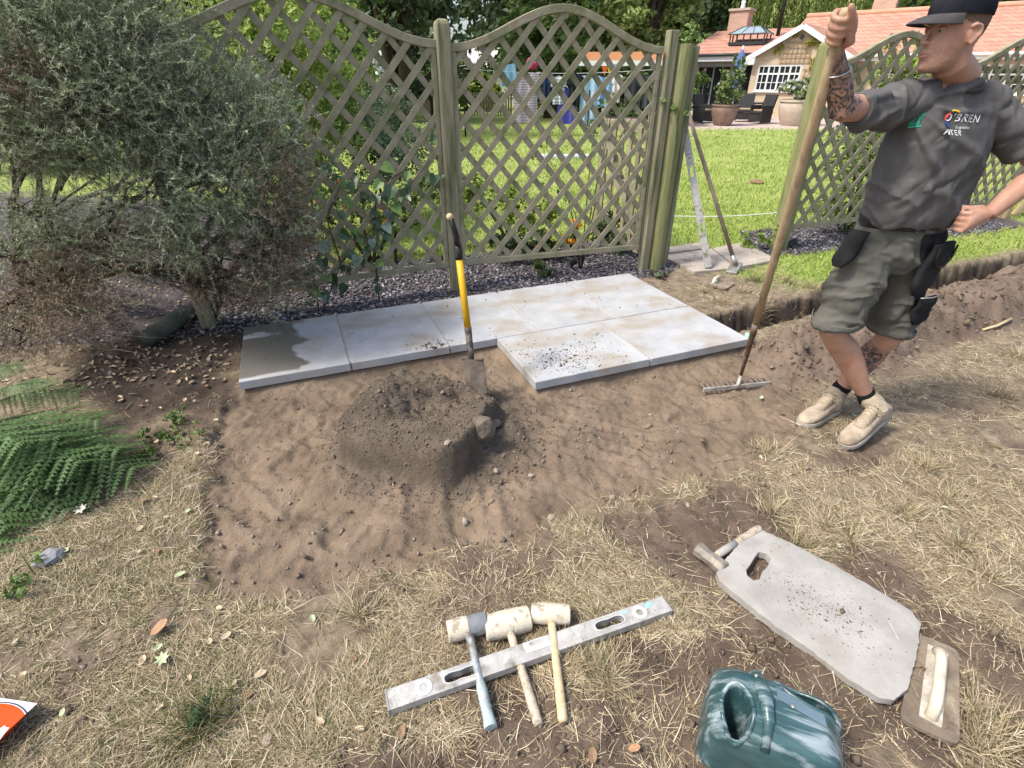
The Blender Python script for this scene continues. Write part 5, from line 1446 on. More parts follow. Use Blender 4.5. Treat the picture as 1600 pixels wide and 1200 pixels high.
def plant(name, label, cat, base, blobs, n_, size, m_, trunk_m=None, trunk_r=.03, aspect=.5, group=None, droop=None, limbs=5, crown='crown', flowers=None):
    t = thing(name, label, cat, base, 0, group)
    B_ = Vector(base)
    lb = [((c[0] - B_.x, c[1] - B_.y, c[2] - B_.z), r) for c, r in blobs]
    P_, N_ = blob_pts(lb, n_)
    k = P_[:, 2] > .01; P_, N_ = P_[k], N_[k]
    sz = size * rng.uniform(.6, 1.35, len(P_))
    link(crown, leaf_mesh(crown, P_, sz, m_, aspect, N_, droop), None, t)
    mb = MB()
    pts = sorted(lb, key=lambda q_: -q_[1][0])[:limbs]
    for i, (c, r) in enumerate(pts):
        c = Vector(c); s_ = Vector((random.uniform(-1, 1), random.uniform(-1, 1), 0)) * trunk_r
        mid = s_.lerp(c, .55) + Vector((0, 0, c.z * .18)) + Vector((random.uniform(-.1, .1), random.uniform(-.1, .1), 0)) * c.length * .4
        mb.tube([s_ - Vector((0, 0, .05)), s_.lerp(mid, .5) + Vector((0, 0, .05 * c.z)), mid, c, c + Vector((0, 0, r[2] * .5))], [trunk_r, trunk_r * .8, trunk_r * .55, trunk_r * .35, trunk_r * .12], 8)
        for j in range(4):
            e_ = c + Vector(tuple(rdir(1)[0])) * r[0] * .8
            mb.tube([mid.lerp(c, .3 + .2 * j), (mid + e_) / 2 + Vector((0, 0, .05)), e_], [trunk_r * .35, trunk_r * .22, trunk_r * .08], 5)
    part('trunk' if crown == 'crown' else 'stem', mb, trunk_m or M['bark'], t, True)
    if flowers:
        fm, fn, fs_, nm = flowers
        kk = rng.choice(len(P_), min(fn, len(P_)), replace=False)
        fo_ = link(nm, leaf_mesh(nm, P_[kk] + N_[kk] * size * .7, fs_ * rng.uniform(.7, 1.3, len(kk)), fm, .9, N_[kk]), None, t); fo_['kind'] = 'stuff'
    return t
def pb(px, py, Y, r):
    p = at(px, py, Y)
    return ((p.x, p.y, p.z), r if hasattr(r, '__len__') else (r, r, r))
LG = {}
LG['mid'] = leafmat('mid_green_leaf', (.07, .12, .03), (.20, .29, .085))
LG['lime'] = leafmat('lime_leaf', (.16, .25, .04), (.42, .50, .13))
LG['dark'] = leafmat('dark_leaf', (.032, .055, .024), (.10, .145, .06))
LG['blue'] = leafmat('grey_green_leaf', (.10, .15, .085), (.28, .34, .21))
LG['willow'] = leafmat('willow_leaf', (.16, .23, .05), (.38, .44, .15), trans=.35)
LG['conifer'] = leafmat('conifer_leaf', (.045, .075, .035), (.13, .175, .085))
LG['white'] = leafmat('white_petal', (.62, .62, .58), (.80, .80, .76))
LG['red'] = leafmat('red_petal', (.45, .02, .02), (.62, .04, .05))
LG['orange'] = leafmat('orange_petal', (.70, .24, .01), (.80, .42, .02))
LG['pink'] = leafmat('pink_petal', (.50, .18, .28), (.66, .34, .42))
LG['mixed'] = leafmat('border_leaf', (.08, .13, .04), (.30, .38, .13))

# --- the big grey-green bush on the left
def needle_shrub():
    base = g(70, 470)
    t = thing('gorse_bush', 'large spiky grey-green bush overhanging the dark soil beside the trellis', 'bush', (base.x, base.y, 0))
    B_ = np.array([base.x, base.y, 0])
    bl_ = [pb(20, -40, 3.1, (.66, .5, .45)), pb(130, 30, 3.0, (.50, .45, .36)), pb(20, 100, 2.9, (.6, .4, .35)), pb(190, 115, 3.1, (.42, .4, .30)), pb(120, 150, 2.85, (.5, .35, .24)), pb(300, 190, 3.1, (.45, .35, .30)), pb(380, 165, 3.3, (.28, .25, .17)), pb(410, 240, 3.2, (.28, .25, .26)),
           pb(330, 280, 3.0, (.36, .3, .26)), pb(420, 320, 3.1, (.22, .2, .26)), pb(230, 300, 2.9, (.34, .28, .17)), pb(300, 370, 2.95, (.30, .24, .14)), pb(420, 395, 3.1, (.20, .18, .19)), pb(435, 440, 3.15, (.15, .14, .12)), pb(120, 235, 3.0, (.36, .3, .14)), pb(10, 200, 2.8, (.3, .3, .2)), pb(60, 330, 3.2, (.22, .2, .10)), pb(330, 440, 3.2, (.22, .2, .10)), pb(450, 360, 3.25, (.14, .14, .16)), pb(460, 420, 3.3, (.12, .12, .14)), pb(390, 470, 3.25, (.20, .16, .09)), pb(180, 380, 3.3, (.34, .25, .15)), pb(260, 420, 3.25, (.26, .22, .13)), pb(110, 380, 3.3, (.3, .25, .14)), pb(90, 430, 3.2, (.28, .25, .08)), pb(20, 400, 3.1, (.25, .25, .12)), pb(40, 480, 2.9, (.30, .22, .07)), pb(120, 480, 2.9, (.28, .2, .06)), pb(30, 540, 2.6, (.22, .18, .06))]
    vol = np.array([r[0] * r[1] * r[2] for c, r in bl_]) ** .66
    NS = 10400
    cnt = (vol / vol.sum() * NS).astype(int)
    S0_, D0 = [], []
    for (c, r), k in zip(bl_, cnt):
        d = rdir(k); rad = rng.random(k) ** .40
        p = d * rad[:, None] * np.array(r) * (1 + .25 * (vn(d[:, 0] * 3 + c[0] * 5, d[:, 2] * 3 + d[:, 1] * 2, 5) - .5))[:, None] + np.array(c)
        S0_.append(p); D0.append(unit(d * .8 + np.array([.25, -.1, .35]) + rng.normal(size=(k, 3)) * .45))
    S_, D_ = np.concatenate(S0_), np.concatenate(D0)
    n_ = len(S_)
    Ls = rng.uniform(.09, .20, n_)
    brown = ((vn(S_[:, 0] * 3.3, S_[:, 2] * 3.3 + S_[:, 1], 77) > .60) & (rng.random(n_) < .7)) | ((S_[:, 2] < .62) & (S_[:, 0] < -1.6) & (rng.random(n_) < .8)) | ((S_[:, 2] < .35) & (rng.random(n_) < .7))
    # needles
    K = 38
    tt = np.tile(np.linspace(.05, 1, K), (n_, 1)) + rng.normal(size=(n_, K)) * .01
    bend = rng.normal(size=(n_, 3)) * .25
    pos = S_[:, None, :] + (D_[:, None, :] * tt[..., None] + bend[:, None, :] * (tt ** 2)[..., None]) * Ls[:, None, None]
    nd = unit(D_[:, None, :] * .55 + rng.normal(size=(n_, K, 3)) * .75)
    Ln = (rng.uniform(.013, .026, (n_, K)) * (1.1 - .35 * tt))[..., None]
    sd = unit(np.cross(nd, rng.normal(size=(n_, K, 3))))
    wd_ = .0015
    V_ = np.stack([pos - sd * wd_, pos + sd * wd_, pos + nd * Ln], 2).reshape(-1, 3) - B_
    F_ = np.arange(len(V_)).reshape(-1, 3)
    var = np.clip(rng.normal(.62, .16, (n_, 1)) + rng.normal(size=(n_, K)) * .06, .3, 1); var[brown] = rng.uniform(0, .22, (brown.sum(), 1))
    m_ = bpy.data.materials.new('gorse_needle'); m_.use_nodes = True
    nn = m_.node_tree.nodes; LL = m_.node_tree.links; b_ = nn['Principled BSDF']; b_.inputs['Roughness'].default_value = .6; b_.inputs['Specular IOR Level'].default_value = .25
    a_ = nn.new('ShaderNodeAttribute'); a_.attribute_name = 'var'; cr = nn.new('ShaderNodeValToRGB')
    e_ = cr.color_ramp.elements; e_[0].position = 0; e_[0].color = (.20, .145, .095, 1); e_[1].position = 1; e_[1].color = (.54, .58, .38, 1)
    for p_, c_ in ((.22, (.33, .255, .175, 1)), (.32, (.15, .18, .11, 1)), (.65, (.32, .37, .22, 1))):
        q_ = e_.new(p_); q_.color = c_
    LL.new(a_.outputs['Fac'], cr.inputs[0]); LL.new(cr.outputs[0], b_.inputs['Base Color'])
    link('foliage', np_mesh('foliage', V_, F_, [m_], False, {'var': np.repeat(var.ravel(), 3)}), None, t)
    # fine twigs under the sprays
    q0 = S_ - D_ * .06; q1 = S_ + (D_ + bend) * Ls[:, None]
    sd = unit(np.cross(D_, rng.normal(size=(n_, 3)))) * .0016
    V_ = np.stack([q0 - sd, q0 + sd, q1], 1).reshape(-1, 3) - B_
    link('twigs', np_mesh('twigs', V_, np.arange(len(V_)).reshape(-1, 3), [M['bark']]), None, t)
    # limbs
    mb = MB()
    roots = [g(35, 455), g(70, 470), g(100, 470), g(15, 400), g(325, 500)]
    for i, (c, r) in enumerate(bl_):
        c = Vector(c); rt_ = roots[i % 4] if c.x < -1.75 else roots[i % 4 if i % 3 else 4]
        rt_ = Vector((rt_.x, rt_.y, -.05))
        mid = rt_.lerp(c, .5) + Vector((random.uniform(-.15, .15), random.uniform(-.1, .1), .12 + .15 * random.random()))
        mb.tube([rt_, rt_.lerp(mid, .5) + Vector((random.uniform(-.04, .04), 0, .05)), mid, mid.lerp(c, .6) + Vector((0, 0, .04)), c], [.026, .021, .016, .010, .005], 8)
        for j in range(7):
            e_ = c + Vector(tuple(rdir(1)[0] * np.array(r))) * .9
            s_ = mid.lerp(c, random.uniform(.2, 1))
            mb.tube([s_, (s_ + e_) / 2 + Vector((0, 0, random.uniform(-.02, .06))), e_], [.008, .006, .002], 5)
    part('limb', mb, M['bark'], t, True, world=True)
    # dead looping stems at the foot
    mb = MB()
    for i in range(330):
        if i % 4 == 0: a0 = g(random.uniform(330, 470), random.uniform(440, 480))
        else: a0 = g(random.uniform(-20, 190), random.uniform(470, 560))
        a0.z = random.uniform(0, .12)
        dx = Vector((random.uniform(-.35, .5), random.uniform(-.35, .15), 0)); hh_ = random.uniform(.03, .22)
        pts = [a0, a0 + dx * .3 + Vector((0, 0, hh_)), a0 + dx * .7 + Vector((random.uniform(-.05, .05), 0, hh_ * .9)), a0 + dx + Vector((0, random.uniform(-.08, .08), random.uniform(0, .08)))]
        mb.tube(pts, [.0022, .0019, .0016, .001], 4)
    part('dead_stems', mb, mat('dead_stem', (.20, .155, .10), (.32, .26, .18), scale=10, rough=.9), t, True, world=True)
    return t
needle_shrub()
# brown feathery dead growth low in front of the bush
def tuft_mesh(name, C_, dirs, L_, w_, m_, var, K=2, curl=.5):
    """curved blades of K segments (ribbons), K>=2"""
    n_ = len(C_)
    L_ = np.broadcast_to(L_, (n_,)); w_ = np.broadcast_to(w_, (n_,))
    d = unit(dirs); side = unit(np.cross(d, np.array([0, 0, 1.]) + rng.normal(size=(n_, 3)) * .5))
    bend = (rng.normal(size=(n_, 3)) * np.array([1, 1, .45])) * curl
    rows = []
    for k in range(K):
        t_ = k / K
        c = C_ + (d * t_ + bend * t_ * t_) * L_[:, None]
        ww = (w_ * (1 - .5 * t_))[:, None]
        rows += [c - side * ww * .5, c + side * ww * .5]
    rows.append(C_ + (d + bend) * L_[:, None])
    V_ = np.stack(rows, 1); nv = V_.shape[1]
    i0 = (np.arange(n_) * nv)[:, None]
    F_ = []
    for k in range(K - 1):
        F_ += [i0 + np.array([[2 * k, 2 * k + 1, 2 * k + 3]]), i0 + np.array([[2 * k, 2 * k + 3, 2 * k + 2]])]
    F_.append(i0 + np.array([[2 * K - 2, 2 * K - 1, 2 * K]]))
    return np_mesh(name, V_.reshape(-1, 3), np.concatenate(F_), [m_], False, {'var': np.repeat(var, nv)})

def in_view(x, y, margin=60):
    zc = y * math.cos(CAM_P) + CAM_H * math.sin(CAM_P)
    px = 800 + CAM_F * x / zc; py = 600 - CAM_F * (y * math.sin(CAM_P) - CAM_H * math.cos(CAM_P)) / zc
    return (px > -margin) & (px < 1600 + margin) & (py < 1200 + margin)

# objects that flatten the grass
FLAT = [(Vector((cx_, cy_, 0)), .26)]
def grass_sample(n_, ymin=.55, ymax=4.6):
    """positions spread evenly as seen from above the plot, denser close by"""
    px = rng.uniform(-60, 1660, n_); py = rng.uniform(380, 1260, n_)
    dz = math.cos(CAM_P) * (600 - py) / CAM_F - math.sin(CAM_P)
    dy = math.cos(CAM_P) + math.sin(CAM_P) * (600 - py) / CAM_F
    t_ = -CAM_H / dz
    x = (px - 800) / CAM_F * t_; y = dy * t_
    k = (y > ymin) & (y < ymax) & (t_ > 0)
    return x[k], y[k]
straw = bpy.data.materials.new('straw'); straw.use_nodes = True
def ramp_mat(m_, stops, rough=.85, spec=.1, trans=0):
    nn = m_.node_tree.nodes; LL = m_.node_tree.links; b_ = nn['Principled BSDF']; b_.inputs['Roughness'].default_value = rough; b_.inputs['Specular IOR Level'].default_value = spec
    a_ = nn.new('ShaderNodeAttribute'); a_.attribute_name = 'var'; cr = nn.new('ShaderNodeValToRGB'); e_ = cr.color_ramp.elements
    e_[0].position = stops[0][0]; e_[0].color = stops[0][1] + (1,); e_[1].position = stops[-1][0]; e_[1].color = stops[-1][1] + (1,)
    for p_, c_ in stops[1:-1]:
        q_ = e_.new(p_); q_.color = c_ + (1,)
    LL.new(a_.outputs['Fac'], cr.inputs[0]); LL.new(cr.outputs[0], b_.inputs['Base Color'])
    return m_
ramp_mat(straw, [(0, (.08, .10, .03)), (.2, (.15, .155, .06)), (.34, (.22, .175, .105)), (.6, (.38, .30, .185)), (.82, (.53, .45, .30)), (1, (.66, .59, .43))])
x, y = grass_sample(330000)
sand_, soil_, bed_, lawn_, spoil_ = masks(x, y)
patch_ = fbm(x, y, 3.2, 4, 131); fine_ = fbm(x, y, 14, 3, 133)
dens = (1 - sand_) * (1 - .93 * soil_) * (1 - bed_) * (1 - spoil_ * .97) * (1 - .7 * lawn_)
dens = dens * sm(.34, .56, patch_ * .55 + fine_ * .45)
pv_ = pdist(x, y, PAVE)
dens = dens * (pv_ < -.01)
tdist, tt_, ts_ = ldist(x, y, TR_A, TR_B); dens = dens * (np.abs(ts_) > .13)
# trodden thin between the heap and the tools, on the left edge by the bush
dens = dens * (1 - .65 * sm(-1.0, -2.2, x) * sm(1.9, 2.5, y))
k = rng.random(len(x)) < dens
x, y, patch_, lawn_ = x[k], y[k], patch_[k], lawn_[k]
z = Hf(x, y)
n_ = len(x)
gx_, gy_ = vn(x * 2.2, y * 2.2, 141) * 2 * math.pi * 2, 0
d = np.stack([np.cos(gx_) * .8 + rng.normal(size=n_) * .9, np.sin(gx_) * .8 + rng.normal(size=n_) * .9, np.abs(rng.normal(size=n_)) * .17 + .02], 1)
greenish = sm(.48, .66, fbm(x, y, 1.3, 3, 145)) * .16 + .25 * lawn_ + .10 * (x < -.9)
var = np.where(rng.random(n_) < greenish, rng.uniform(0, .3, n_), np.clip(rng.normal(.62, .2, n_), .34, 1))
Lb = rng.uniform(.022, .062, n_) * (1 + .5 * (rng.random(n_) < .08))
me = tuft_mesh('dry_grass', np.stack([x, y, z + .001], 1), d, Lb, rng.uniform(.0014, .0030, n_), straw, var, 2, .55)
o = link('dry_grass', me); o['kind'] = 'stuff'; tag(o, 'dry straw-coloured grass covering the trampled lawn', 'grass')
# loose clumps of uprooted turf, left of the trench and along the dig edge
cl = [(1130, 470), (1160, 455), (1200, 470), (1230, 440), (1270, 450), (1100, 455), (1180, 440), (1250, 470), (1210, 800), (1250, 850), (1330, 845), (1290, 820), (1545, 900), (1530, 1110), (1560, 1140), (1540, 1165), (950, 1060), (920, 1040), (560, 960), (1500, 850), (1420, 800), (310, 1150), (325, 1120), (1450, 730), (1480, 780), (1200, 700), (1560, 620), (1590, 560)]
xs, ys, dd, vv = [], [], [], []
for (a_, b_) in cl:
    c_ = g(a_, b_); m_ = 230
    rr_ = np.abs(rng.normal(size=m_)) * .055; an = rng.uniform(0, 2 * math.pi, m_)
    xs.append(c_.x + rr_ * np.cos(an)); ys.append(c_.y + rr_ * np.sin(an))
    dd.append(np.stack([np.cos(an) * .7 + rng.normal(size=m_) * .5, np.sin(an) * .7 + rng.normal(size=m_) * .5, np.abs(rng.normal(size=m_)) * .8 + .25], 1))
    gr_ = (a_ < 340) or (random.random() < .08)
    vv.append(np.where(rng.random(m_) < (.8 if gr_ else .15), rng.uniform(0, .22, m_), np.clip(rng.normal(.66, .18, m_), .36, 1)))
xs, ys, dd, vv = map(np.concatenate, (xs, ys, dd, vv))
me = tuft_mesh('turf_tufts', np.stack([xs, ys, Hf(xs, ys) + .002], 1), dd, rng.uniform(.035, .095, len(xs)), rng.uniform(.0018, .0032, len(xs)), straw, vv, 2, .5)
o = link('turf_tufts', me); o['kind'] = 'stuff'; tag(o, 'loose tufts of long dry grass along the edges of the dig', 'grass')
# green lawn behind the fence and right of the trench
lawnm = bpy.data.materials.new('lawn_blade'); lawnm.use_nodes = True
ramp_mat(lawnm, [(0, (.13, .20, .03)), (.5, (.24, .33, .065)), (.85, (.35, .42, .115)), (1, (.48, .44, .22))])
px = rng.uniform(430, 1640, 95000); py = rng.uniform(196, 470, 95000)
dz = math.cos(CAM_P) * (600 - py) / CAM_F - math.sin(CAM_P); dy = math.cos(CAM_P) + math.sin(CAM_P) * (600 - py) / CAM_F
t_ = -CAM_H / dz; x = (px - 800) / CAM_F * t_; y = dy * t_
s_ = masks(x, y)
k = (rng.random(len(x)) < s_[3]) & (y < 22) & (pdist(x, y, PATIO) < 0) & (pdist(x, y, PAVE) < -.02)
x, y = x[k], y[k]; n_ = len(x)
d = np.stack([rng.normal(size=n_) * .6, rng.normal(size=n_) * .6, np.ones(n_)], 1)
worn = sm(.5, .7, fbm(x, y, .8, 3, 151))
me = tuft_mesh('lawn_grass', np.stack([x, y, Hf(x, y)], 1), d, rng.uniform(.02, .05, n_) * (1 + y * .06), .003 + .0009 * y, lawnm, np.clip(rng.normal(.5, .2, n_) + worn * .25, 0, 1), 2, .3)
o = link('lawn_grass', me); o['kind'] = 'stuff'; tag(o, 'short green lawn grass beyond the trellis', 'grass')

# slate chips under the fence
oc = np.array([[1, 0, 0], [0, 1, 0], [-1, 0, 0], [0, -1, 0], [0, 0, 1], [0, 0, -1]], float)
of = np.array([[0, 1, 4], [1, 2, 4], [2, 3, 4], [3, 0, 4], [1, 0, 5], [2, 1, 5], [3, 2, 5], [0, 3, 5]])
def chips(name, P_, sx_, sz_, m_, var, tilt=.35):
    n_ = len(P_)
    a = rng.uniform(0, 2 * math.pi, n_); ca, sa = np.cos(a), np.sin(a)
    b0 = oc[None] * (1 + rng.normal(size=(n_, 6, 3)) * .18)
    b0 = b0 * np.stack([sx_ * rng.uniform(.6, 1.4, n_), sx_ * rng.uniform(.5, 1.1, n_), sz_ * rng.uniform(.6, 1.4, n_)], 1)[:, None, :]
    tx, ty = rng.normal(size=n_) * tilt, rng.normal(size=n_) * tilt
    b0[:, :, 2] += b0[:, :, 0] * tx[:, None] + b0[:, :, 1] * ty[:, None]
    xr = b0[:, :, 0] * ca[:, None] - b0[:, :, 1] * sa[:, None]; yr = b0[:, :, 0] * sa[:, None] + b0[:, :, 1] * ca[:, None]
    V_ = np.stack([xr, yr, b0[:, :, 2]], 2) + P_[:, None, :]
    F_ = (of[None] + (np.arange(n_) * 6)[:, None, None]).reshape(-1, 3)
    return np_mesh(name, V_.reshape(-1, 3), F_, [m_], False, {'var': np.repeat(var, 6)})
slm = bpy.data.materials.new('slate'); slm.use_nodes = True
ramp_mat(slm, [(0, (.03, .025, .028)), (.5, (.11, .10, .11)), (.85, (.30, .28, .30)), (1, (.48, .46, .47))], .75, .3)
x = rng.uniform(-2.6, 6.2, 90000); y = rng.uniform(3.2, 7.4, 90000)
k = (masks(x, y)[2] > .4) & (pdist(x, y, PAVE) < -.03); x, y = x[k], y[k]
k = rng.permutation(len(x))[:17000]; x, y = x[k], y[k]
me = chips('slate_chippings', np.stack([x, y, Hf(x, y) + .006], 1), .019, .005, slm, np.clip(rng.normal(.5, .24, len(x)), 0, 1))
o = link('slate_chippings', me); o['kind'] = 'stuff'; tag(o, 'grey and purple slate chippings under the trellis fence', 'gravel')
# leaf litter under the bush
litm = leafmat('leaf_litter', (.10, .07, .045), (.46, .36, .25), rough=.9, trans=0)
x = rng.uniform(-6.5, -1.75, 9000); y = rng.uniform(2.7, 6.2, 9000); k = (pdist(x, y, PAVE) < -.08) & (rng.random(9000) < .35 + .65 * sm(.4, .6, fbm(x, y, 2, 3, 161))); x, y = x[k], y[k]
o = link('leaf_litter', leaf_mesh('leaf_litter', np.stack([x, y, Hf(x, y) + .012], 1), rng.uniform(.02, .05, len(x)), litm, .5, np.array([0, 0, 2.2]))); o['kind'] = 'stuff'; tag(o, 'brown leaf litter on the ground under the grey-green bush', 'leaves')
# crumbs of bedding mix, soil clods
crm = bpy.data.materials.new('crumb'); crm.use_nodes = True
ramp_mat(crm, [(0, (.065, .048, .036)), (.45, (.12, .092, .068)), (.8, (.18, .142, .105)), (1, (.30, .26, .21))], .95, .1)
x, y = grass_sample(120000, .6, 5.2)
s_ = masks(x, y); qd = np.hypot((x - HC.x) / .55, (y - HC.y) / .5)
pv_ = pdist(x, y, PAVE)
dn = s_[0] * (.10 + .30 * np.exp(-(qd - .5) ** 2 * 2.2) + .5 * np.exp(-(((x - .55) / .4) ** 2 + ((y - 2.25) / .3) ** 2)) + .5 * sm(.12, .0, pdist(x, y, SAND)) + .6 * sm(-.12, -.02, pv_)) + s_[1] * .16 + s_[4] * .6
k = (rng.random(len(x)) < dn * .60) & (pv_ < 0); x, y, s0_, sp0 = x[k], y[k], s_[0][k], s_[1][k]
sz = .0033 * np.exp(rng.normal(size=len(x)) * .6) * (1 + .9 * s_[4][k])
qh = np.exp(-(((x - HC.x) / .62) ** 2 + ((y - HC.y) / .55) ** 2))
me = chips('soil_crumbs', np.stack([x, y, Hf(x, y) + sz * .4], 1), sz, sz * .8, crm, np.clip(rng.normal(.86, .12, len(x)) - .15 * (qh > .33) - .34 * sp0, 0, 1), .5)
o = link('soil_crumbs', me); o['kind'] = 'stuff'; tag(o, 'loose crumbs of sand mix and soil around the dig', 'soil')
# crumbly skin of the heap
a = rng.uniform(0, 2 * math.pi, 15000); rr_ = np.sqrt(rng.random(15000)) * .58
x, y = HC.x + .06 + rr_ * np.cos(a) * 1.05, HC.y + rr_ * np.sin(a)
k = (pdist(x, y, PAVE) < -.02) & (rng.random(len(x)) < sm(.62, .40, rr_) * .9 + .1); x, y = x[k], y[k]
sz = .0023 * np.exp(rng.normal(size=len(x)) * .5)
o = link('heap_crumbs', chips('heap_crumbs', np.stack([x, y, Hf(x, y) + sz * .3], 1), sz, sz * .85, crm, np.clip(rng.normal(.60, .14, len(x)), 0, 1), .5)); o['kind'] = 'stuff'; tag(o, 'crumbly loose surface of the hollowed sand heap', 'sand')
# specks of mix spilt on the slabs and on the kneeling board
u = np.concatenate([rng.normal(1.86, .11, 420), rng.normal(1.18, .07, 160), rng.uniform(0, 3.2, 160), rng.uniform(1.6, 2.3, 200)]); v = np.concatenate([rng.normal(1.30, .11, 420), rng.normal(.80, .04, 160), rng.uniform(0, .85, 160), rng.uniform(.95, 1.5, 200)])
k = (u > .01) & (u < 3.19) & (v > .01) & (v < 1.49) & ((v < .84) | (u > 1.61)); u, v = u[k], v[k]
P_ = np.stack([S0.x + SE.x * u + SN.x * v, S0.y + SE.y * u + SN.y * v, np.full(len(u), .0735)], 1)
sz = .0034 * np.exp(rng.normal(size=len(u)) * .5)
o = link('sand_specks', chips('sand_specks', P_, sz, sz * .6, crm, np.clip(rng.normal(.45, .2, len(u)), 0, 1), .3)); o['kind'] = 'stuff'; tag(o, 'specks of sand mix spilt on the pale slabs', 'sand')
kz = XF[kb.name].translation.z
m_ = 650; lx = rng.normal(.02, .10, m_); ly = rng.normal(.0, .07, m_); k = pdist(lx, ly, fo) > .02; lx, ly = lx[k], ly[k]
P_ = np.stack([cx_ + xa.x * lx + ya.x * ly, cy_ + xa.y * lx + ya.y * ly, np.full(len(lx), kz + .0305) - .01 * np.maximum(0, lx - .2)], 1)
sz = .0016 * np.exp(rng.normal(size=len(lx)) * .5)
o = link('soil_specks', chips('soil_specks', P_, sz, sz * .6, crm, np.clip(rng.normal(.55, .25, len(lx)), 0, 1), .3)); o['kind'] = 'stuff'; tag(o, 'crumbs of soil on the grey kneeling board', 'soil')

# larger clods and stones that can be told apart
def stone(nm, p, r, m_, label, cat, group=None, seed=0, flat=.7, rot=None):
    bm = bmesh.new(); bmesh.ops.create_icosphere(bm, subdivisions=2, radius=1)
    rs = np.random.default_rng(seed)
    ax_ = unit(rs.normal(size=(6, 3))); off = rs.uniform(.62, .95, 6)
    for v_ in bm.verts:
        q_ = np.array(v_.co)
        for a_, o_ in zip(ax_, off):
            e_ = q_ @ a_ - o_
            if e_ > 0: q_ = q_ - a_ * e_ * .85
        v_.co = q_ * r * np.array([1.15, .9, flat]) * (1 + .06 * rs.normal())
    me = bpy.data.meshes.new(nm); bm.to_mesh(me); bm.free()
    o_ = link(nm, me, m_, smooth=False); o_.location = p; o_.rotation_euler = rot or (0, 0, seed * 1.3)
    return tag(o_, label, cat, group)
clod = mat('clod', (.13, .105, .08), (.20, .165, .13), scale=18, rough=.95, bump=.5, bscale=60)
p = g(752, 678, .12); stone('sand_clod', (p.x, p.y, gz(p.x, p.y) + .04), .062, clod, 'large broken block of sand mix leaning on the heap\'s side', 'clod', seed=3, flat=1.3, rot=(.3, .5, .4))
p = g(772, 650, .1); stone('sand_clod', (p.x, p.y, gz(p.x, p.y) + .02), .035, clod, 'smaller block of sand mix beside the large broken block', 'clod', seed=5)
gsm = mat('grey_stone', (.24, .25, .26), (.36, .37, .38), scale=16, rough=.8, bump=.3, c3=(.16, .16, .17), s3=20, t3=.58)
p = g(82, 880); stone('grey_stone', (p.x, p.y, gz(p.x, p.y) + .012), .048, gsm, 'flat grey stone half sunk in the grass below the fern', 'stone', seed=8, flat=.55)
pal = mat('pale_pebble', (.26, .21, .155), (.36, .30, .23), rough=.85)
for i, (a_, b_) in enumerate([(703, 748), (775, 737), (830, 742), (1075, 790), (1420, 560), (862, 800), (420, 1160), (1018, 640)]):
    p = g(a_, b_); stone('pebble', (p.x, p.y, gz(p.x, p.y) + .006), random.uniform(.011, .018), pal, 'small pale pebble lying on the dug sand or soil', 'pebble', 'pebbles scattered over the dig', seed=20 + i)
# fallen leaves
def leaf_obj(p, L_, m_, label, group, rz, lobed=False, curl=.25):
    n_ = 14; out = []
    for i in range(n_):
        a = 2 * math.pi * i / n_
        r_ = 1.0 if not lobed else (1.0 if i % 2 == 0 else .5)
        out.append((math.cos(a) * r_ * .5 * L_, math.sin(a) * r_ * .30 * L_ * (1.3 if lobed else 1)))
    mb = MB(); mb.v = [Vector((x, y, curl * (y * y / L_ * 3 + abs(x) * .3) + random.uniform(0, .003))) for x, y in out] + [Vector((0, 0, 0))]
    mb.f = [(i, (i + 1) % n_, n_) for i in range(n_)]
    o_ = link('fallen_leaf', mb.mesh('fallen_leaf'), m_); o_.location = p; o_.rotation_euler = (random.uniform(-.2, .2), random.uniform(-.2, .2), rz)
    return tag(o_, label, 'leaf', group)
tan = mat('tan_dead_leaf', (.42, .33, .21), (.54, .44, .30), rough=.8); orl = mat('orange_dead_leaf', (.34, .19, .10), (.44, .27, .16), rough=.8); pgl = mat('pale_green_leaf', (.36, .42, .24), (.46, .50, .32), rough=.7); brl = mat('brown_dead_leaf', (.20, .12, .07), (.30, .19, .11), rough=.85)
for (a_, b_, s_, m_, lb, lo_) in [(130, 803, .07, mat('white_dead_leaf', (.60, .57, .48), (.70, .66, .58), rough=.8), 'large curled whitish leaf lying on the grass below the fern', True), (258, 1037, .065, pgl, 'pale green lobed leaf lying on the dry grass', True), (252, 985, .06, orl, 'tan and orange fallen leaf left of the sand corner', False), (990, 1174, .035, orl, 'small orange leaf on the soil beside the mallet handles', False), (925, 1186, .04, brl, 'brown curled leaf on the bare soil near the green can', False)]:
    p = g(a_, b_); leaf_obj((p.x, p.y, gz(p.x, p.y) + .022), s_, m_, lb, None, random.uniform(0, 6), lo_)
for i in range(60):
    a_, b_ = random.choice([(random.uniform(90, 320), random.uniform(770, 900)), (random.uniform(20, 700), random.uniform(900, 1190)), (random.uniform(150, 340), random.uniform(600, 720)), (random.uniform(1150, 1590), random.uniform(600, 900))])
    p = g(a_, b_)
    leaf_obj((p.x, p.y, gz(p.x, p.y) + .016), random.uniform(.018, .038), random.choice([tan, tan, brl, pgl]), 'small dry fallen leaf lying on the grass', 'small leaves scattered on the grass', random.uniform(0, 6))
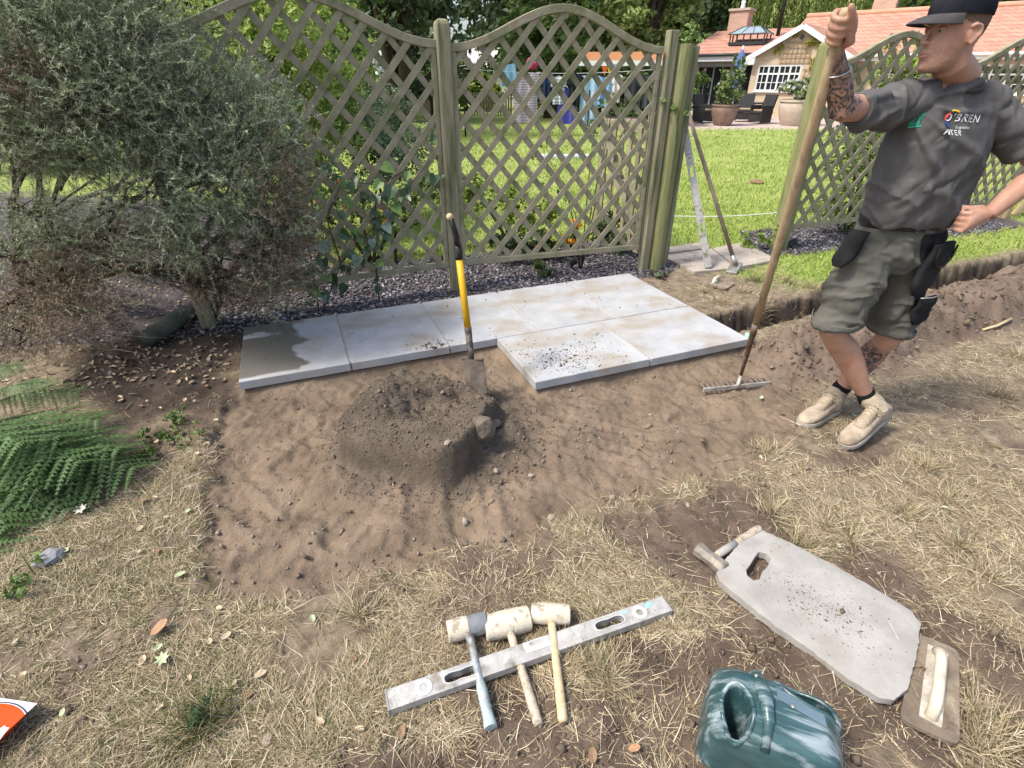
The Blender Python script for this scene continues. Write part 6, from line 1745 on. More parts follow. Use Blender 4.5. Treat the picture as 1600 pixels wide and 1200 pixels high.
# twigs on the ground
twm = mat('twig', (.22, .17, .12), (.34, .28, .20), rough=.9)
for i in range(46):
    a_, b_ = random.choice([(random.uniform(120, 340), random.uniform(520, 680)), (random.uniform(1000, 1590), random.uniform(780, 1180)), (random.uniform(900, 1250), random.uniform(600, 760))])
    p = g(a_, b_); L_ = random.uniform(.04, .12); an = random.uniform(0, 3.1); dv_ = Vector((math.cos(an), math.sin(an), 0)) * L_
    zz = gz(p.x, p.y) + .008
    pts = [Vector((0, 0, 0)), dv_ * .5 + Vector((random.uniform(-.01, .01), random.uniform(-.01, .01), .008)), dv_ + Vector((0, 0, random.uniform(-.002, .012)))]
    o = link('twig', MB().tube(pts, [.0022, .002, .0012], 5).mesh('twig'), twm, smooth=True); o.location = (p.x, p.y, zz)
    tag(o, 'thin dry twig lying on the ground', 'twig', 'dry twigs scattered on the ground')

# --- fern
fern_m = leafmat('fern_green', (.042, .085, .03), (.145, .235, .078), rough=.5, trans=.3)
fb = g(-90, 705)
fn = thing('fern', 'green fern with arching fronds at the edge of the dry grass', 'fern', (fb.x, fb.y, 0))
def frond(tip, rise, base=fb, seed=0):
    a0 = Vector((base.x, base.y, .03)); b0 = Vector(tip)
    mid = a0.lerp(b0, .55) + Vector((0, 0, rise))
    N_ = 22; V_, F_, W_ = [], [], []
    sp = lambda t_: a0 * (1 - t_) ** 2 + mid * 2 * t_ * (1 - t_) + b0 * t_ ** 2
    L_ = (b0 - a0).length
    rach = [sp(t_) for t_ in np.linspace(0, 1, 16)]
    for i in range(N_):
        t_ = .14 + .86 * i / (N_ - 1); p = sp(t_); d = (sp(min(1, t_ + .02)) - sp(t_ - .02)).normalized()
        s_ = d.cross(Vector((0, 0, 1))).normalized(); upv = s_.cross(d)
        pl = L_ * .185 * math.sin(math.pi * (.10 + .90 * (1 - (t_ - .14) / .86)) ** .75) * random.uniform(.88, 1.1) + .012
        for sg in (-1, 1):
            pd = (s_ * sg + d * .5 - Vector((0, 0, random.uniform(.05, .45)))).normalized(); n_ = pd.cross(d).normalized() * (1 if sg > 0 else -1)
            q_ = d - pd * d.dot(pd); q_.normalize()
            K = 9; vr = random.uniform(.2, .9)
            for j in range(K):
                u_ = j / K; c0 = p + pd * (pl * u_) - Vector((0, 0, .10 * pl * u_ * u_)); wl = pl * .15 * (1 - u_ * .85) + .0015
                for s2 in (-1, 1):
                    i0 = len(V_)
                    V_ += [c0, c0 + pd * (pl / K * 1.06), c0 + pd * (pl / K * 1.05) + q_ * (s2 * wl) - Vector((0, 0, wl * random.uniform(0, .5)))]
                    F_.append((i0, i0 + 1, i0 + 2)); W_ += [min(1, max(0, vr + random.uniform(-.12, .12)))] * 3
    rt_ = MB().tube(rach, [.004 * (1 - .7 * i / 15) for i in range(16)], 5); i0 = len(V_)
    V_ += list(rt_.v); W_ += [.6] * len(rt_.v)
    for f_ in rt_.f:
        for j in range(1, len(f_) - 1): F_.append((i0 + f_[0], i0 + f_[j], i0 + f_[j + 1]))
    me = np_mesh('frond', np.array([[v_.x - base.x, v_.y - base.y, v_.z] for v_ in V_]), np.array(F_), [fern_m], False, {'var': np.array(W_)})
    o_ = link('frond', me, None, fn)
for (px_, py_, z_, rs_) in [(150, 655, .20, .28), (118, 612, .24, .34), (72, 598, .32, .32), (205, 730, .10, .24), (180, 700, .16, .28), (150, 760, .06, .20), (100, 795, .05, .18), (30, 690, .34, .32), (60, 760, .14, .24), (120, 720, .22, .28), (10, 820, .08, .2), (-10, 860, .05, .16), (-30, 620, .36, .3), (30, 570, .36, .34), (90, 680, .28, .3)]:
    p = g(px_, py_, z_); frond((p.x, p.y, z_), rs_ * .6)
# low weeds between fern and sand
wm_ = LG['mid']
for i, (a_, b_, n_, s_) in enumerate([(285, 655, 90, .028), (255, 690, 120, .03), (300, 690, 60, .025), (230, 720, 90, .03), (60, 905, 60, .035)]):
    p = g(a_, b_)
    plant('weed', 'low green weeds between the fern and the dug sand', 'plant', (p.x, p.y, gz(p.x, p.y)), [((p.x, p.y, .05), (.11, .10, .05))], n_, s_, wm_, mat('weed_stem', (.08, .11, .03)), .003, .45, 'weeds by the fern', limbs=1, crown='leaves')
p = g(318, 1130)
plant('weed', 'feathery dark green weed growing alone in the dry grass', 'plant', (p.x, p.y, gz(p.x, p.y)), [((p.x, p.y, .06), (.04, .07, .06))], 160, .028, leafmat('feathery_green', (.04, .08, .03), (.10, .16, .06)), None, .003, .14, limbs=1, crown='leaves')

# --- climber on the left trellis panel: every leaf a piece of its own
pn = (A1 - A0).normalized(); pnn = Vector((pn.y, -pn.x, 0))
clm = thing('climbing_plant', 'climber with heart-shaped leaves twining through the left trellis panel', 'climber', A0 + pn * 1.0)
def heart(L_):
    out = [(0, .0), (.16, -.10), (.36, -.05), (.45, .15), (.38, .42), (.2, .75), (0, 1.0), (-.2, .75), (-.38, .42), (-.45, .15), (-.36, -.05), (-.16, -.10)]
    mb = MB(); mb.v = [Vector((x * L_, y * L_, abs(x) * .35 * L_ - .15 * y * y * L_)) for x, y in out] + [Vector((0, .3 * L_, 0))]
    mb.f = [(i, (i + 1) % 12, 12) for i in range(12)]
    return mb.mesh('leaf')
lmats = [mat('climber_leaf', (.045, .085, .03), (.07, .12, .045), rough=.4, spec=.5), mat('climber_leaf_light', (.12, .20, .05), (.16, .26, .07), rough=.45), mat('climber_leaf_grey', (.16, .21, .17), (.22, .27, .22), rough=.45)]
hm_ = []
for m_ in lmats:
    h_ = heart(.085); h_.materials.append(m_); hm_.append(h_)
C0 = XF[clm.name].inverted()
def panel_pt(u, z, off):
    return A0 + pn * u + pnn * off + Vector((0, 0, z))
stems = []
for (pts, ) in [([(.72, 0), (.74, .4), (.70, .8), (.78, 1.2), (.80, 1.45)],), ([(.75, 0), (.95, .35), (1.25, .62), (1.5, .85), (1.72, 1.05)],), ([(.70, .3), (.50, .6), (.42, .9), (.36, 1.05)],), ([(1.2, 0), (1.22, .5), (1.3, .9), (1.55, 1.0)],), ([(.95, .35), (.9, .7), (1.05, .95), (1.35, .90)],)]:
    P = [panel_pt(u_, z_, random.uniform(.01, .05)) for u_, z_ in pts]; stems.append(P)
    part('stem', MB().tube(P, [.006, .0055, .005, .004, .0025][:len(P)], 6), mat('climber_stem', (.07, .06, .03), (.10, .09, .05)), clm, True, world=True)
for i in range(125):
    P = random.choice(stems[:2] + stems); k = random.randrange(len(P) - 1); p = P[k].lerp(P[k + 1], random.random())
    p = p + pn * random.gauss(0, .09) + Vector((0, 0, random.gauss(0, .08))) + pnn * random.uniform(.0, .07)
    if p.z < .1: continue
    o_ = bpy.data.objects.new('leaf', random.choice([hm_[0], hm_[0], hm_[0], hm_[1], hm_[2]])); COL.objects.link(o_); o_.parent = clm
    zax = (pnn * random.uniform(.4, 1) + Vector((random.gauss(0, .4), random.gauss(0, .3), random.uniform(.2, .9)))).normalized(); yax = Vector((random.gauss(0, .6), random.gauss(0, .3), -1)); yax = (yax - zax * yax.dot(zax)).normalized()
    s_ = random.uniform(.6, 1.2); xax = yax.cross(zax)
    o_.matrix_local = C0 @ (basis(p, xax, yax, zax) @ Matrix.Scale(s_, 4))
# sprigs on the gate posts
for (a_, b_, Y_) in ((1050, 165, 4.95), (1085, 50, 5.15)):
    c_ = at(a_, b_, Y_)
    plant('vine_sprig', 'pale green leafy sprig over the top of the gateway posts' if b_ < 100 else 'pale green vine sprig hanging across the gateway posts', 'plant', (c_.x, c_.y, c_.z - .12), [((c_.x, c_.y, c_.z), (.13, .10, .07)), ((c_.x + .05, c_.y, c_.z - .03), (.1, .08, .06))], 110, .045, leafmat('sprig_leaf', (.16, .26, .06), (.34, .44, .16)), None, .005, .5, limbs=2, crown='leaves')

# --- shrubs and border plants behind the trellis
def px_plant(name, label, cat, blobs, n_, size, m_, group=None, aspect=.5, flowers=None, trunk_r=.02, limbs=4, droop=None):
    bl_ = [pb(*q_) for q_ in blobs]
    c = np.mean([b_[0] for b_ in bl_], axis=0)
    return plant(name, label, cat, (float(c[0]), float(c[1]), 0), bl_, n_, size, m_, None, trunk_r, aspect, group, droop, limbs, 'crown', flowers)
px_plant('leafy_shrub', 'lime green leafy shrub behind the left trellis panel beside the grey-green bush', 'shrub', [(330, 120, 5.6, .45), (420, 60, 5.8, .5), (400, 190, 5.6, .45), (480, 130, 6.0, .45), (440, 250, 5.4, .35), (520, 190, 6.2, .45), (350, 30, 6.0, .5), (480, 40, 6.6, .5), (540, 110, 7.0, .45), (470, 280, 5.6, .4)], 10000, .072, LG['lime'])
px_plant('leafy_shrub', 'mid green rounded shrub behind the left trellis panel, nearer the lawn', 'shrub', [(560, 210, 6.6, .36), (600, 250, 6.4, .33), (520, 290, 5.8, .33), (610, 190, 7.2, .4), (640, 260, 6.6, .3), (580, 150, 8.0, .4), (660, 220, 7.6, .28)], 6000, .06, LG['blue'])
px_plant('border_plant', 'mixed flowering border plants behind the lower left trellis panel', 'plant', [(480, 330, 5.0, .24), (560, 320, 5.2, .25), (620, 320, 5.2, .25), (660, 300, 5.5, .2), (520, 360, 4.9, .18)], 2600, .05, LG['mixed'], flowers=(LG['red'], 24, .05, 'flower'))
px_plant('yellow_flower_plant', 'low plant with yellow-orange flowers behind the left trellis panel', 'plant', [(620, 335, 4.95, .14), (600, 350, 4.9, .1)], 420, .05, LG['mid'], flowers=(LG['orange'], 16, .06, 'flower'))
px_plant('bright_green_plant', 'bright green clump behind the middle trellis panel near the post', 'plant', [(735, 300, 5.6, .2), (790, 320, 5.6, .22), (820, 345, 5.4, .2), (850, 320, 5.8, .2)], 1700, .06, LG['lime'])
px_plant('dark_border_plant', 'dark green clump low behind the middle trellis panel', 'plant', [(790, 375, 5.1, .17), (840, 380, 5.15, .15), (950, 350, 5.6, .2), (965, 385, 5.4, .15)], 1300, .055, LG['dark'])
px_plant('red_flower_plant', 'small plant with red flowers behind the middle trellis panel', 'plant', [(852, 375, 5.2, .10)], 260, .045, LG['mid'], flowers=(LG['red'], 12, .05, 'flower'))
px_plant('orange_flower_plant', 'plant with one bright orange flower spike behind the middle trellis panel', 'plant', [(893, 375, 5.25, .07), (896, 358, 5.3, .05)], 200, .04, LG['mid'], flowers=(LG['orange'], 30, .06, 'flower'))
px_plant('thin_stemmed_rose', 'thin rose stems with few leaves in front of the middle trellis panel', 'plant', [(930, 190, 5.0, .18), (960, 150, 5.05, .18), (990, 180, 5.0, .15), (880, 300, 4.85, .1), (850, 240, 5.0, .12)], 130, .055, LG['mixed'], limbs=5, trunk_r=.006)
px_plant('slate_bed_plant', 'small green plant rooted in the slate chips before the middle trellis panel', 'plant', [(845, 420, 4.75, .10), (860, 430, 4.75, .08)], 320, .045, LG['mid'])
px_plant('slate_bed_plant', 'pale grey-green creeping weed at the corner of the slabs by the gateway', 'plant', [(1020, 430, 4.75, (.14, .10, .04)), (1040, 442, 4.65, (.1, .08, .03))], 340, .04, LG['blue'])
px_plant('green_shrub', 'leafy shrub growing through the trellis panel behind the worker', 'shrub', [(1330, 240, 6.4, .32), (1360, 290, 6.35, .30), (1370, 210, 6.6, .32), (1300, 310, 6.2, .25), (1410, 250, 6.7, .3), (1330, 335, 6.2, .22)], 3800, .055, LG['mixed'])
px_plant('green_shrub', 'taller light green shrub seen through the trellis just left of the worker\'s face', 'shrub', [(1425, 90, 8.5, .35), (1430, 130, 8.3, .35), (1400, 120, 8.5, .3)], 1600, .07, LG['lime'])
for i, (a_, b_) in enumerate([(1190, 372), (1215, 360), (1170, 380)]):
    px_plant('gateway_weed', 'small bright weed at the foot of the gate post', 'plant', [(a_, b_, 5.6, (.1, .1, .09))], 160, .04, LG['lime'], 'weeds at the gate post', limbs=1, trunk_r=.004)

# hollyhock
p = at(597, 150, 9); hk = thing('hollyhock', 'tall white hollyhock spike seen through the left trellis panel', 'flower', (p.x, p.y, 0))
part('stem', MB().tube([(0, 0, 0), (.02, 0, 1.0), (0, 0, 2.1)], [.012, .01, .005], 6), mat('green_stem', (.08, .13, .04)), hk, True)
for i in range(11):
    z_ = 1.35 + i * .065; a = i * 2.4
    part('bloom', MB().lathe([(.008, 0), (.045, .02), (.06, .035), (.045, .03), (.012, .012)], (math.cos(a) * .045, -.04 + math.sin(a) * .03, z_), 10, Euler((R(70), 0, a * .3)).to_matrix()), mat('white_bloom', (.72, .70, .72), rough=.7), hk, True)

# --- trees
def tree(name, label, x, y, h, cr, n_, size, m_, crown_z=.35, group=None, aspect=.5, droop=None, tr=.16, seed=0):
    rs = np.random.default_rng(seed + 100)
    bl_ = []
    for i in range(12):
        f_ = crown_z + (1 - crown_z) * (i + .5) / 12
        r_ = cr * (math.sin(math.pi * min(1, .18 + .78 * (f_ - crown_z) / (1 - crown_z))) ** .7) * .62
        a = i * 2.4 + rs.uniform(0, 1); d_ = cr * .45 * rs.uniform(.3, 1)
        bl_.append(((x + math.cos(a) * d_, y + math.sin(a) * d_, h * f_), (r_ * rs.uniform(.8, 1.2), r_ * rs.uniform(.8, 1.2), h * (1 - crown_z) * .15 * rs.uniform(.8, 1.3))))
    return plant(name, label, 'tree', (x, y, 0), bl_, n_, size, m_, None, tr, aspect, group, droop, 12)
# ------------------------------------------------------------------ the bungalow
HT = R(-38); hz_ = thing('bungalow', 'brick bungalow with red tiled roof beyond the lawn and patio', 'house', (11.1, 28.3, 0), HT)
XH = XF[hz_.name]
def brick_mat(name, c1, c2, mortar, sc=1.0, bw=.225, rh=.075):
    m_ = bpy.data.materials.new(name); m_.use_nodes = True; n = m_.node_tree.nodes; L = m_.node_tree.links; b = n['Principled BSDF']; b.inputs['Roughness'].default_value = .9
    tc = n.new('ShaderNodeTexCoord'); sp = n.new('ShaderNodeSeparateXYZ'); cb_ = n.new('ShaderNodeCombineXYZ'); ad = n.new('ShaderNodeMath'); ad.operation = 'ADD'
    L.new(tc.outputs['Object'], sp.inputs[0]); L.new(sp.outputs[0], ad.inputs[0]); L.new(sp.outputs[1], ad.inputs[1]); L.new(ad.outputs[0], cb_.inputs[0]); L.new(sp.outputs[2], cb_.inputs[1])
    br_ = n.new('ShaderNodeTexBrick'); L.new(cb_.outputs[0], br_.inputs['Vector']); br_.inputs['Color1'].default_value = c1 + (1,); br_.inputs['Color2'].default_value = c2 + (1,); br_.inputs['Mortar'].default_value = mortar + (1,)
    br_.inputs['Scale'].default_value = sc; br_.inputs['Brick Width'].default_value = bw; br_.inputs['Row Height'].default_value = rh; br_.inputs['Mortar Size'].default_value = .01
    L.new(br_.outputs[0], b.inputs['Base Color'])
    bp_ = n.new('ShaderNodeBump'); bp_.inputs['Strength'].default_value = .5; bp_.inputs['Distance'].default_value = .01; bp_.invert = True; L.new(br_.outputs['Fac'], bp_.inputs['Height']); L.new(bp_.outputs[0], b.inputs['Normal'])
    return m_
buff = brick_mat('buff_brick', (.52, .40, .25), (.60, .46, .30), (.50, .44, .36))
redb = brick_mat('chimney_brick', (.48, .27, .19), (.56, .36, .26), (.50, .42, .36))
tilem = brick_mat('terracotta_tile', (.42, .20, .135), (.52, .28, .20), (.24, .12, .085), 1, .25, .16)
dgrey = mat('dark_grey_frame', (.045, .05, .055), rough=.5); glass = mat('dark_glass', (.03, .035, .04), rough=.08, spec=.6)
def wall_holes(x0, x1, z0, z1, holes, y, th, gable=None):
    """upright wall in local x-z with rectangular openings"""
    outer = [(x0, z0), (x1, z0), (x1, z1)] + ([gable] if gable else []) + [(x0, z1)]
    hl = [[(a, c), (b_, c), (b_, d_), (a, d_)] for a, b_, c, d_ in holes]
    mb = plate(outer, hl, 0, th)
    R90 = Matrix(((1, 0, 0, 0), (0, 0, -1, y + th), (0, 1, 0, 0), (0, 0, 0, 1)))
    mb.v = [R90 @ p for p in mb.v]
    return mb
def window(x0, x1, z0, z1, y, cols, rows, fm, parent, bars=True):
    fr = .06
    w_ = part('window', MB().box(((x0 + x1) / 2, y + .03, z0 + fr / 2), (x1 - x0, .08, fr)).box(((x0 + x1) / 2, y + .03, z1 - fr / 2), (x1 - x0, .08, fr)).box((x0 + fr / 2, y + .03, (z0 + z1) / 2), (fr, .079, z1 - z0 - 2 * fr)).box((x1 - fr / 2, y + .03, (z0 + z1) / 2), (fr, .079, z1 - z0 - 2 * fr)), fm, parent)
    part('pane', MB().box(((x0 + x1) / 2, y + .05, (z0 + z1) / 2), (x1 - x0 - .1, .01, z1 - z0 - .1)), glass, w_)
    for i in range(1, cols):
        x = x0 + (x1 - x0) * i / cols; part('mullion', MB().box((x, y + .026, (z0 + z1) / 2), (.07 if bars and i % 2 == 0 else .028, .05, z1 - z0 - .12)), fm, w_)
    for i in range(1, rows):
        z = z0 + (z1 - z0) * i / rows; part('glazing_bar', MB().box(((x0 + x1) / 2, y + .022, z), (x1 - x0 - .12, .045, .07 if i == rows - 1 else .028)), fm, w_)
    part('sill', MB().box(((x0 + x1) / 2, y - .04, z0 - .025), (x1 - x0 + .12, .14, .05)), M['white'], w_)
    return w_
# projecting gable
gw_ = 3.7
gwall = part('gable_wall', wall_holes(0, gw_, 0, 2.45, [(.28, 2.12, 1.05, 2.08)], 0, .25, (gw_ / 2, 3.45)), buff, hz_)
window(.28, 2.12, 1.05, 2.08, .02, 8, 3, M['white'], hz_)
part('side_wall', MB().box((.125, 1.5, 1.22), (.25, 2.5, 2.44)), buff, hz_); part('side_wall', MB().box((gw_ - .125, 1.5, 1.22), (.25, 2.5, 2.44)), buff, hz_)
for s_ in (-1, 1):
    a_ = Vector((gw_ / 2, -.22, 3.62)); b_ = Vector((gw_ / 2 + s_ * (gw_ / 2 + .3), -.22, 2.42))
    part('roof_slope', MB().add([a_, b_, b_ + Vector((0, 5, 0)), a_ + Vector((0, 5, 0)), a_ - Vector((0, 0, .10)), b_ - Vector((0, 0, .10)), b_ + Vector((0, 5, -.10)), a_ + Vector((0, 5, -.10))], [(0, 1, 2, 3) if s_ < 0 else (3, 2, 1, 0), (7, 6, 5, 4) if s_ < 0 else (4, 5, 6, 7), (0, 4, 5, 1), (1, 5, 6, 2), (2, 6, 7, 3), (3, 7, 4, 0)]), tilem, hz_)
    part('bargeboard', MB().bar(a_ + Vector((0, -.03, -.13)), b_ + Vector((0, -.03, -.13)), .05, .20, up=(0, 0, 1)), M['white'], hz_)
part('eaves_box', MB().box((-.12, -.1, 2.25), (.45, .32, .30)), M['white'], hz_); part('eaves_box', MB().box((gw_ + .12, -.1, 2.25), (.45, .32, .30)), M['white'], hz_)
# wall trellis and creeper on the gable
tw = mat('brown_batten', (.30, .20, .11), (.38, .26, .15), rough=.8)
tr_ = part('wall_trellis', MB().box((1.75, -.045, 2.19), (1.3, .02, .03)), tw, hz_)
for z in (2.38, 2.56, 2.74, 2.92): part('batten', MB().box((1.75, -.045, z), (1.35 - (z - 2.3) * .6, .02, .028)), tw, tr_)
for i in range(7): part('batten', MB().box((1.2 + i * .185, -.065, 2.5), (.026, .018, .66)), tw, tr_)
for z in (1.15, 1.4, 1.65, 1.9): part('batten', MB().box((2.45, -.045, z), (.5, .02, .028)), tw, tr_)
for i in range(3): part('batten', MB().box((2.28 + i * .17, -.065, 1.5), (.026, .018, .95)), tw, tr_)
P_, N_ = blob_pts([((.95, -.08, 2.75), (.22, .08, .35)), ((1.5, -.08, 3.18), (.4, .08, .12)), ((2.3, -.08, 2.85), (.35, .09, .30)), ((2.75, -.08, 2.5), (.3, .09, .35)), ((2.6, -.08, 2.15), (.2, .08, .3))], 900)
link('wall_creeper', leaf_mesh('wall_creeper', P_, .09 * rng.uniform(.6, 1.3, len(P_)), leafmat('yellow_creeper', (.26, .28, .03), (.52, .50, .10)), .7, N_), None, hz_)
part('wall_lamp', MB().lathe([(.05, 0), (.09, .04), (.06, .13), (.02, .16)], (1.85, -.10, 3.05), 12), dgrey, hz_, True)
# left wing with the veranda doors
LX0 = -3.4
part('left_wall', wall_holes(LX0, -.0, 0, 2.45, [(-3.2, -1.5, .05, 2.1), (-1.2, -.25, .05, 2.1)], 1.6, .2), buff, hz_)
window(-3.2, -1.5, .05, 2.1, 1.62, 4, 1, mat('grey_door_frame', (.36, .38, .39), rough=.5), hz_, True)
cu = mat('pale_curtain', (.62, .56, .42), (.7, .64, .5), rough=.9)
for x in (-3.0, -2.6, -2.1, -1.7): part('curtain', MB().tube([(x, 1.82, .1), (x, 1.82, 2.05)], [(.09, .03)] * 2, 10), cu, hz_, True)
window(-1.2, -.25, .05, 2.1, 1.62, 2, 3, dgrey, hz_)
part('veranda_beam', MB().box((-1.7, .95, 2.18), (3.5, .16, .20)), mat('grey_beam', (.30, .29, .28), (.38, .37, .36), rough=.8), hz_)
part('fascia', MB().box((LX0 / 2 - .05, .55, 2.40), (-LX0 + .1, .06, .26)), M['white'], hz_)
part('gutter', MB().tube([(LX0 - .15, .46, 2.53), (-.1, .46, 2.53)], .06, 10), dgrey, hz_, True)
part('downpipe', MB().tube([(-.35, .48, 2.5), (-.35, .75, 2.3), (-.35, 1.5, 2.15), (-.35, 1.55, .1)], .04, 8), dgrey, hz_, True)
def slope(name, x0, x1, ya, za, yb2, zb2, m_, th=.1):
    P = [Vector((x0, ya, za)), Vector((x1, ya, za)), Vector((x1, yb2, zb2)), Vector((x0, yb2, zb2))]
    Q = [p - Vector((0, 0, th)) for p in P]
    return part(name, MB().add(P + Q, [(0, 1, 2, 3), (7, 6, 5, 4), (0, 4, 5, 1), (1, 5, 6, 2), (2, 6, 7, 3), (3, 7, 4, 0)]), m_, hz_)
slope('roof_slope', LX0 - .2, .9, .45, 2.60, 4.6, 3.75, tilem); slope('roof_slope', LX0 - .2, .9, 8.7, 2.60, 4.6, 3.75, tilem)
part('end_wall', MB().box((LX0 + .1, 4.6, 1.25), (.2, 5.8, 2.5)), buff, hz_)
# roof lantern
lt_ = part('roof_lantern', MB().box((-1.0, 2.1, 3.02), (1.7, 1.1, .12)), dgrey, hz_)
for x in np.linspace(-1.8, -.2, 6): part('lantern_post', MB().box((x, 1.6, 3.22), (.05, .05, .34)), dgrey, lt_)
for y in (2.0, 2.6): 
    for x in (-1.8, -.2): part('lantern_post', MB().box((x, y, 3.22), (.05, .05, .34)), dgrey, lt_)
ap = [(-1.9, 1.5, 3.40), (-.1, 1.5, 3.40), (-.1, 2.7, 3.40), (-1.9, 2.7, 3.40), (-1.4, 2.1, 3.72), (-.6, 2.1, 3.72)]
part('lantern_roof', MB().add(ap, [(0, 1, 5, 4), (1, 2, 5), (2, 3, 4, 5), (3, 0, 4), (3, 2, 1, 0)]), mat('lantern_glass', (.30, .38, .42), rough=.15, spec=.6), lt_)
for a_, b_ in ((0, 4), (1, 5), (2, 5), (3, 4), (4, 5), (0, 1)): part('lantern_bar', MB().tube([ap[a_], ap[b_]], .03, 6), dgrey, lt_)
for k in (.33, .66): part('lantern_bar', MB().tube([Vector(ap[0]).lerp(Vector(ap[1]), k), Vector(ap[4]).lerp(Vector(ap[5]), k)], .02, 6), dgrey, lt_)
# chimneys, flue
def chimney(x, y, z0, z1, w_):
    c_ = part('chimney', MB().box((x, y, (z0 + z1) / 2), (w_, w_ * .8, z1 - z0)), redb, hz_)
    part('chimney_cap', MB().box((x, y, z1 + .05), (w_ + .14, w_ * .8 + .14, .10)), mat('pale_cap', (.55, .46, .38), rough=.8), c_)
    part('chimney_pot', MB().lathe([(.12, 0), (.13, .03), (.10, .2), (.11, .34), (.08, .34)], (x, y, z1 + .10), 12), M['white'], c_, True)
chimney(-2.35, 4.3, 3.3, 4.55, .95); chimney(3.6, 7.5, 3.6, 5.05, 1.0)
part('flue', MB().tube([(-.05, 3.2, 3.2), (-.05, 3.2, 6.2)], .09, 12), M['black'], hz_, True)
# main wing
part('main_wall', wall_holes(.3, 16, 0, 2.45, [(4.6, 6.3, 1.0, 2.05), (8.2, 10.4, 1.0, 2.05)], 3.0, .25), buff, hz_)
window(4.6, 6.3, 1.0, 2.05, 3.02, 6, 3, M['white'], hz_); window(8.2, 10.4, 1.0, 2.05, 3.02, 8, 3, M['white'], hz_)
slope('roof_slope', .2, 16.3, 2.5, 2.5, 7.0, 4.35, tilem); slope('roof_slope', .2, 16.3, 11.5, 2.5, 7.0, 4.35, tilem)
part('ridge_tiles', MB().tube([(.2, 7.0, 4.38), (16.3, 7.0, 4.38)], .13, 8), mat('ridge_terracotta', (.50, .26, .17), (.56, .32, .22), rough=.85), hz_, True)
part('gutter', MB().tube([(3.9, 2.46, 2.42), (16.3, 2.46, 2.42)], .06, 8), M['white'], hz_, True)
part('fascia', MB().box((10, 2.56, 2.33), (12.4, .05, .2)), M['white'], hz_)
part('end_wall', MB().box((15.9, 7, 1.2), (.2, 7.6, 2.4)), buff, hz_)

# ------------------------------------------------------------------ patio furniture
def pot(P, r, h, m_, label, nleaf, lm_, lsize, blobs, flowers=None):
    t = thing('potted_plant', label, 'potted plant', P)
    part('pot', MB().lathe([(r * .62, 0), (r * .8, h * .2), (r * .98, h * .62), (r, h * .82), (r * .94, h * .9), (r * 1.04, h * .92), (r * 1.04, h), (r * .9, h), (r * .86, h * .86)], (0, 0, 0), 24), m_, t, True, sharp=40)
    P_, N_ = blob_pts(blobs, nleaf)
    link('foliage', leaf_mesh('foliage', P_, lsize * rng.uniform(.6, 1.3, len(P_)), lm_, .55, N_), None, t)
    part('stem', MB().tube([(0, 0, h * .8), (.03, 0, h * 1.3), (0, 0, h * 1.8)], [.04, .03, .015], 6), M['bark'], t, True)
    if flowers:
        k = rng.choice(len(P_), flowers[1]); link('flower_heads', leaf_mesh('flower_heads', P_[k] + N_[k] * .08, flowers[2], flowers[0], .9, N_[k]), None, t, kind='stuff')
    return t
pot(g(1128, 196), .48, .72, mat('brown_glazed_pot', (.20, .13, .10), (.28, .19, .15), rough=.55), 'round brown pot with a tall green plant on the patio', 1500, LG['mixed'], .13, [((0, 0, 1.15), (.55, .5, .42)), ((.1, 0, 1.6), (.42, .4, .35)), ((.25, 0, 2.05), (.22, .2, .45))], (LG['white'], 26, .12))
pot(g(1237, 196), .62, .88, mat('tan_stone_pot', (.46, .37, .29), (.54, .45, .37), rough=.8), 'large tan pot with white flowers in front of the bungalow window', 1500, LG['mixed'], .14, [((0, 0, 1.15), (.68, .6, .30)), ((.2, 0, 1.35), (.4, .4, .25))], (LG['white'], 240, .16))
wick = mat('black_wicker', (.018, .018, .02), (.05, .05, .052), scale=90, rough=.6, bump=.6, bscale=120)
def wchair(P, rz, label, group='black wicker chairs on the patio'):
    t = thing('wicker_chair', label, 'chair', P, rz, group)
    part('seat', MB().box((0, 0, .40), (.62, .6, .09)), wick, t, bevel=.02)
    part('backrest', MB().box((0, .30, .72), (.60, .09, .62), Euler((R(-14), 0, 0)).to_matrix()), wick, t, bevel=.02)
    for s_ in (-1, 1):
        part('arm', MB().box((s_ * .31, -.02, .62), (.08, .58, .06)), wick, t, bevel=.015)
        part('side_panel', MB().box((s_ * .31, -.02, .32), (.06, .52, .54)), wick, t, bevel=.01)
    part('apron', MB().box((0, -.25, .22), (.55, .05, .26)), wick, t)
    part('cushion', MB().box((0, .02, .47), (.5, .48, .06)), mat('tan_cushion', (.45, .32, .20), rough=.9), t, bevel=.02)
    return t
for (a_, b_, rz, lb) in [(1096, 192, .6, 'black wicker chair half hidden by the gateway post'), (1160, 190, -.4, 'black wicker chair behind the brown pot'), (1186, 193, -1.2, 'black wicker chair seen side-on between the two large pots')]:
    wchair(g(a_, b_), rz, lb)
tb = thing('patio_table', 'low black wicker table among the patio chairs', 'table', g(1172, 186))
part('table_top', MB().box((0, 0, .62), (1.3, .8, .05)), wick, tb, bevel=.01)
for sx_ in (-1, 1):
    for sy_ in (-1, 1): part('leg', MB().box((sx_ * .58, sy_ * .33, .3), (.07, .07, .6)), wick, tb)
ps = thing('parasol', 'closed blue parasol standing before the veranda doors', 'parasol', g(1140, 186))
part('pole', MB().tube([(0, 0, 0), (0, 0, 2.75)], .03, 8), M['white'], ps, True)
pring = []
for z, r_ in ((.95, .13), (1.2, .17), (1.9, .19), (2.3, .15), (2.55, .06), (2.62, .03)):
    pring.append([(r_ * (1 + .22 * math.cos(8 * a)) * math.cos(a), r_ * (1 + .22 * math.cos(8 * a)) * math.sin(a), z) for a in np.linspace(0, 2 * math.pi, 40, endpoint=False)])
